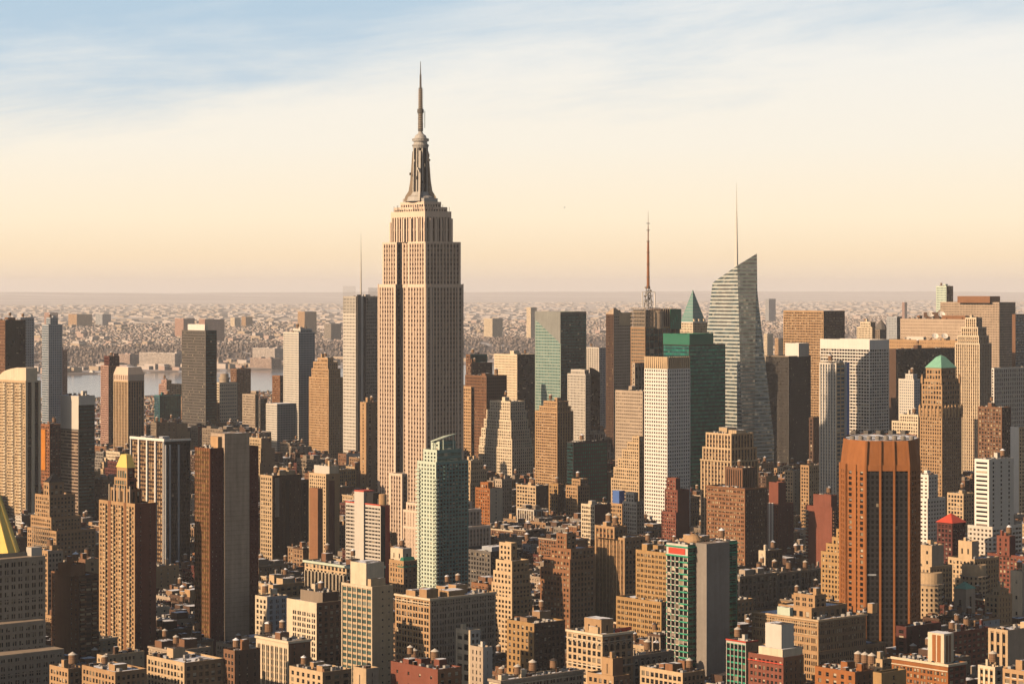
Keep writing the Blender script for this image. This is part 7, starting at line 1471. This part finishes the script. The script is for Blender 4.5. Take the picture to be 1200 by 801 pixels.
# leafless woods on the bluff: crumpled twig clumps; more of them between the houses
def woods(name, n, gy, s0, s1):
    t_ = (rt.rand(n) * 1340 - 670) / F; gx = (gy * (-DL[0] + t_ * DL[1])) / (DR[0] - t_ * DR[1])
    z = elev(gx, gy); c = np.stack([gx * DR[0] + gy * DL[0], gx * DR[1] + gy * DL[1], z + 4], -1); m = MB()
    s = s0 + rt.rand(n) * s1
    dirs = [np.array(v, float) for v in ((1, 0, 0), (0, 1, 0), (-1, 0, 0), (0, -1, 0))]
    pts_ = [c + d * s[:, None] * (.6 + .7 * rt.rand(n)[:, None]) + (rt.rand(n, 3) - .5) * 3 for d in dirs]
    top = c + np.stack([rt.rand(n) * 3 - 1.5, rt.rand(n) * 3 - 1.5, 3 + rt.rand(n) * 6], -1)
    m.quads(np.concatenate([np.stack([pts_[k], pts_[(k + 1) % 4], top, top], 1) for k in range(4)] + [np.stack([pts_[k] - (0, 0, 5), pts_[(k + 1) % 4] - (0, 0, 5), pts_[(k + 1) % 4], pts_[k]], 1) for k in range(4)]), 'twigs')
    m.build(name)['kind'] = 'stuff'
woods('bare_woods', 9000, 6640 + rt.rand(9000) * 820, 4, 5)
woods('bare_woods', 15000, 7300 + rt.rand(15000) ** 1.1 * 5600, 4, 6)
# far towers that stand out
FT = [('pair of pale apartment slabs on the bluff left of the blue striped tower', (205, 215, 228, 373), 9800, 'pink'), ('brown apartment slab on the far bluff just right of the dark glass slab', (233, 240, 263, 374), 9000, 'pink'),
      ('square brown apartment tower on the far bluff left of the grey screen walled tower', (349, 357, 371, 365), 10200, 'tan'), ('faint grey apartment tower on the far bluff beside the screen walled tower', (380, 388, 400, 379), 9300, 'grey'),
      ('pale narrow apartment tower on the bluff just right of the limestone skyscraper', (567, 577, 589, 373), 9600, 'cream'), ('slender pale tower on the bluff touching the green glass tower', (617, 622, 629, 360), 9500, 'cream'),
      ('long pale apartment block on the bluff above the river at the left', (80, 90, 108, 368), 12500, 'tan'), ('small blue grey apartment pair on the bluff above the river', (112, 120, 130, 368), 12800, 'bgrey'),
      ('pink tower block far behind the slender grey glass tower', (52, 58, 68, 366), 12000, 'pink'), ('small cream tower in the far town right of the dark glass slab', (270, 275, 282, 372), 12500, 'cream'),
      ('second small cream tower in the far town beside the blue striped tower', (283, 288, 296, 371), 12600, 'tan'), ('far grey tower pair over the shoulder of the crystalline glass tower', (897, 901, 909, 350), 14500, 'bgrey'),
      ('small cream block just right of the crystalline glass tower', (895, 899, 906, 391), 6500, 'cream'), ('tiny tan block beside the dark ribbed tower top', (908, 912, 918, 396), 6400, 'tan'),
      ('far narrow pink tower above the town between brown slab and dish roofed block', (1057, 1060, 1063, 354), 12000, 'pink')]
for lab, px4, D_, wl in FT:
    st = P_(wl, bw=4, fh=4, ww=.45, wh=.5); bl_ = Bld('apartment_block', lab, 'apartments', px4, None, D=D_, ind=False, group='towers in the far town')
    bl_.main(st, P_(wl, bw=4, fh=4, ww=.45, wh=.5), par=0); bl_.done()
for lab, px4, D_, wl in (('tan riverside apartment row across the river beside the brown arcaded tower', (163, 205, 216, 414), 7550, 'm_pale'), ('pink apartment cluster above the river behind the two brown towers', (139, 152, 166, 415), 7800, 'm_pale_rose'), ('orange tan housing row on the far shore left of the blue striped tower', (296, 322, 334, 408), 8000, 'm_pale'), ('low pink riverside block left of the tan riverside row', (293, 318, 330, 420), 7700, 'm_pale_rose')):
    G('riverside_block', lab, 'apartments', px4, None, P_(wl, bw=5, fh=4), P_(wl, bw=5, fh=4), D=D_, ind=False, clut=(3, 0, 2), roof='r_snow', group='blocks on the far shore')
# pier with boats
m = MB()
for k in range(5): x = 600 + k * 42; m.box(0, 30, 0, 4, 0, 0, 'paving')
def boat(name, label, px, D_, L_, hb, mat):
    P = place(px, D_); o = bpy.data.objects.new(name, None); COL.objects.link(o); o.location = (*P, -1.6); o.rotation_euler.z = ROT + 1.5; tag(o, label, 'boat', 'boats near the far shore')
    m = MB(); w = L_ * .13
    hull = [(-L_ / 2, -w), (L_ * .25, -w), (L_ / 2, 0), (L_ * .25, w), (-L_ / 2, w)]; lowp = [(x * .9, y * .7) for x, y in hull]
    for k in range(5): j = (k + 1) % 5; m.quads([[(*lowp[k], -.5), (*lowp[j], -.5), (*hull[j], hb), (*hull[k], hb)]], mat)
    m.quads([[(*hull[0], hb), (*hull[1], hb), (*hull[3], hb), (*hull[4], hb)], [(*hull[1], hb), (*hull[2], hb), (*hull[2], hb), (*hull[3], hb)]], 'offwhite'); m.build('hull', o)
    m = MB(); m.box(-L_ * .4, L_ * .15, -w * .7, w * .7, hb, hb + 4, 'white'); m.box(-L_ * .3, L_ * .05, -w * .6, w * .6, hb + 4.003, hb + 7, 'white'); m.bar((0, 0, hb + 7), (0, 0, hb + 12), .3, 'steel'); m.build('cabin', o)
boat('river_boat', 'white passenger boat moored off the far shore pier', 107, 7330, 42, 4, 'white'); boat('river_boat', 'smaller grey boat at the far shore left of the white boat', 92, 7380, 30, 3, 'grey')
m = MB()
for k in range(7):
    t = (62 + k * 9 - 600) / F; D_ = 7480; gx_, gy_ = (place(62 + k * 9, D_) @ DR, place(62 + k * 9, D_) @ DL)
    Y0 = FAR - 70
    a = [G2W(gx_, Y0, .6), G2W(gx_ + 14, Y0, .6), G2W(gx_ + 14, FAR + 20, .6), G2W(gx_, FAR + 20, .6)]; c = [(p[0], p[1], -2) for p in a]
    m.quads([a] + [[c[i], c[(i + 1) % 4], a[(i + 1) % 4], a[i]] for i in range(4)], 'paving')
o = m.build('pier'); tag(o, 'row of low wharf decks along the far shore', 'pier')
# a bird high over the city
P = place(661.5, 820); br = bpy.data.objects.new('bird', None); br.location = (*P, CH + (HZ - 243) * 820 / F); COL.objects.link(br); br.rotation_euler.z = .4
tag(br, 'small dark bird gliding alone in the hazy sky', 'bird')
m = MB(); ringp = [(-.34, .01), (-.22, .05), (0, .09), (.18, .07), (.26, .05), (.31, .035), (.36, .004)]
for (x0_, r0), (x1_, r1) in zip(ringp[:-1], ringp[1:]):
    for k in range(8): a0, a1 = k * math.pi / 4, (k + 1) * math.pi / 4; m.quads([[(x0_, r0 * math.cos(a0), r0 * math.sin(a0)), (x0_, r0 * math.cos(a1), r0 * math.sin(a1)), (x1_, r1 * math.cos(a1), r1 * math.sin(a1)), (x1_, r1 * math.cos(a0), r1 * math.sin(a0))]], 'dbrown')
for s in (1, -1):
    w_ = [(.12, .05 * s, .03), (.10, .35 * s, .14), (.0, .68 * s, .08), (-.08, .62 * s, .08), (-.07, .33 * s, .13), (-.1, .05 * s, .03)]
    m.quads([[w_[0], w_[1], w_[4], w_[5]], [w_[1], w_[2], w_[3], w_[4]]], 'dbrown')
m.quads([[(-.3, -.02, 0), (-.3, .02, 0), (-.48, .08, .01), (-.48, -.08, .01)]], 'dbrown'); m.build('body', br)

# ------------------------------------------------------------------ the air
HZM = bpy.data.materials.new('haze_air'); HZM.use_nodes = True; ht = HZM.node_tree; ht.nodes.clear()
ho = ht.nodes.new('ShaderNodeOutputMaterial'); hv = ht.nodes.new('ShaderNodeVolumePrincipled')
hv.inputs['Color'].default_value = (.97, .97, .99, 1); hv.inputs['Density'].default_value = 2.6e-5; hv.inputs['Anisotropy'].default_value = .0
ht.links.new(hv.outputs[0], ho.inputs['Volume'])
m = MB(); MATS['haze_air'] = HZM; X, Y0, Y1, Z0, Z1 = 42000, -3000, 64000, -6, 480
m.box(-X, X, Y0, Y1, Z0, Z1, 'haze_air')
hz = m.build('haze'); hz['kind'] = 'stuff'
me = hz.data
import bmesh as _bm
q_ = _bm.new(); q_.from_mesh(me); _bm.ops.remove_doubles(q_, verts=q_.verts, dist=.01); _bm.ops.recalc_face_normals(q_, faces=q_.faces); q_.to_mesh(me); q_.free()
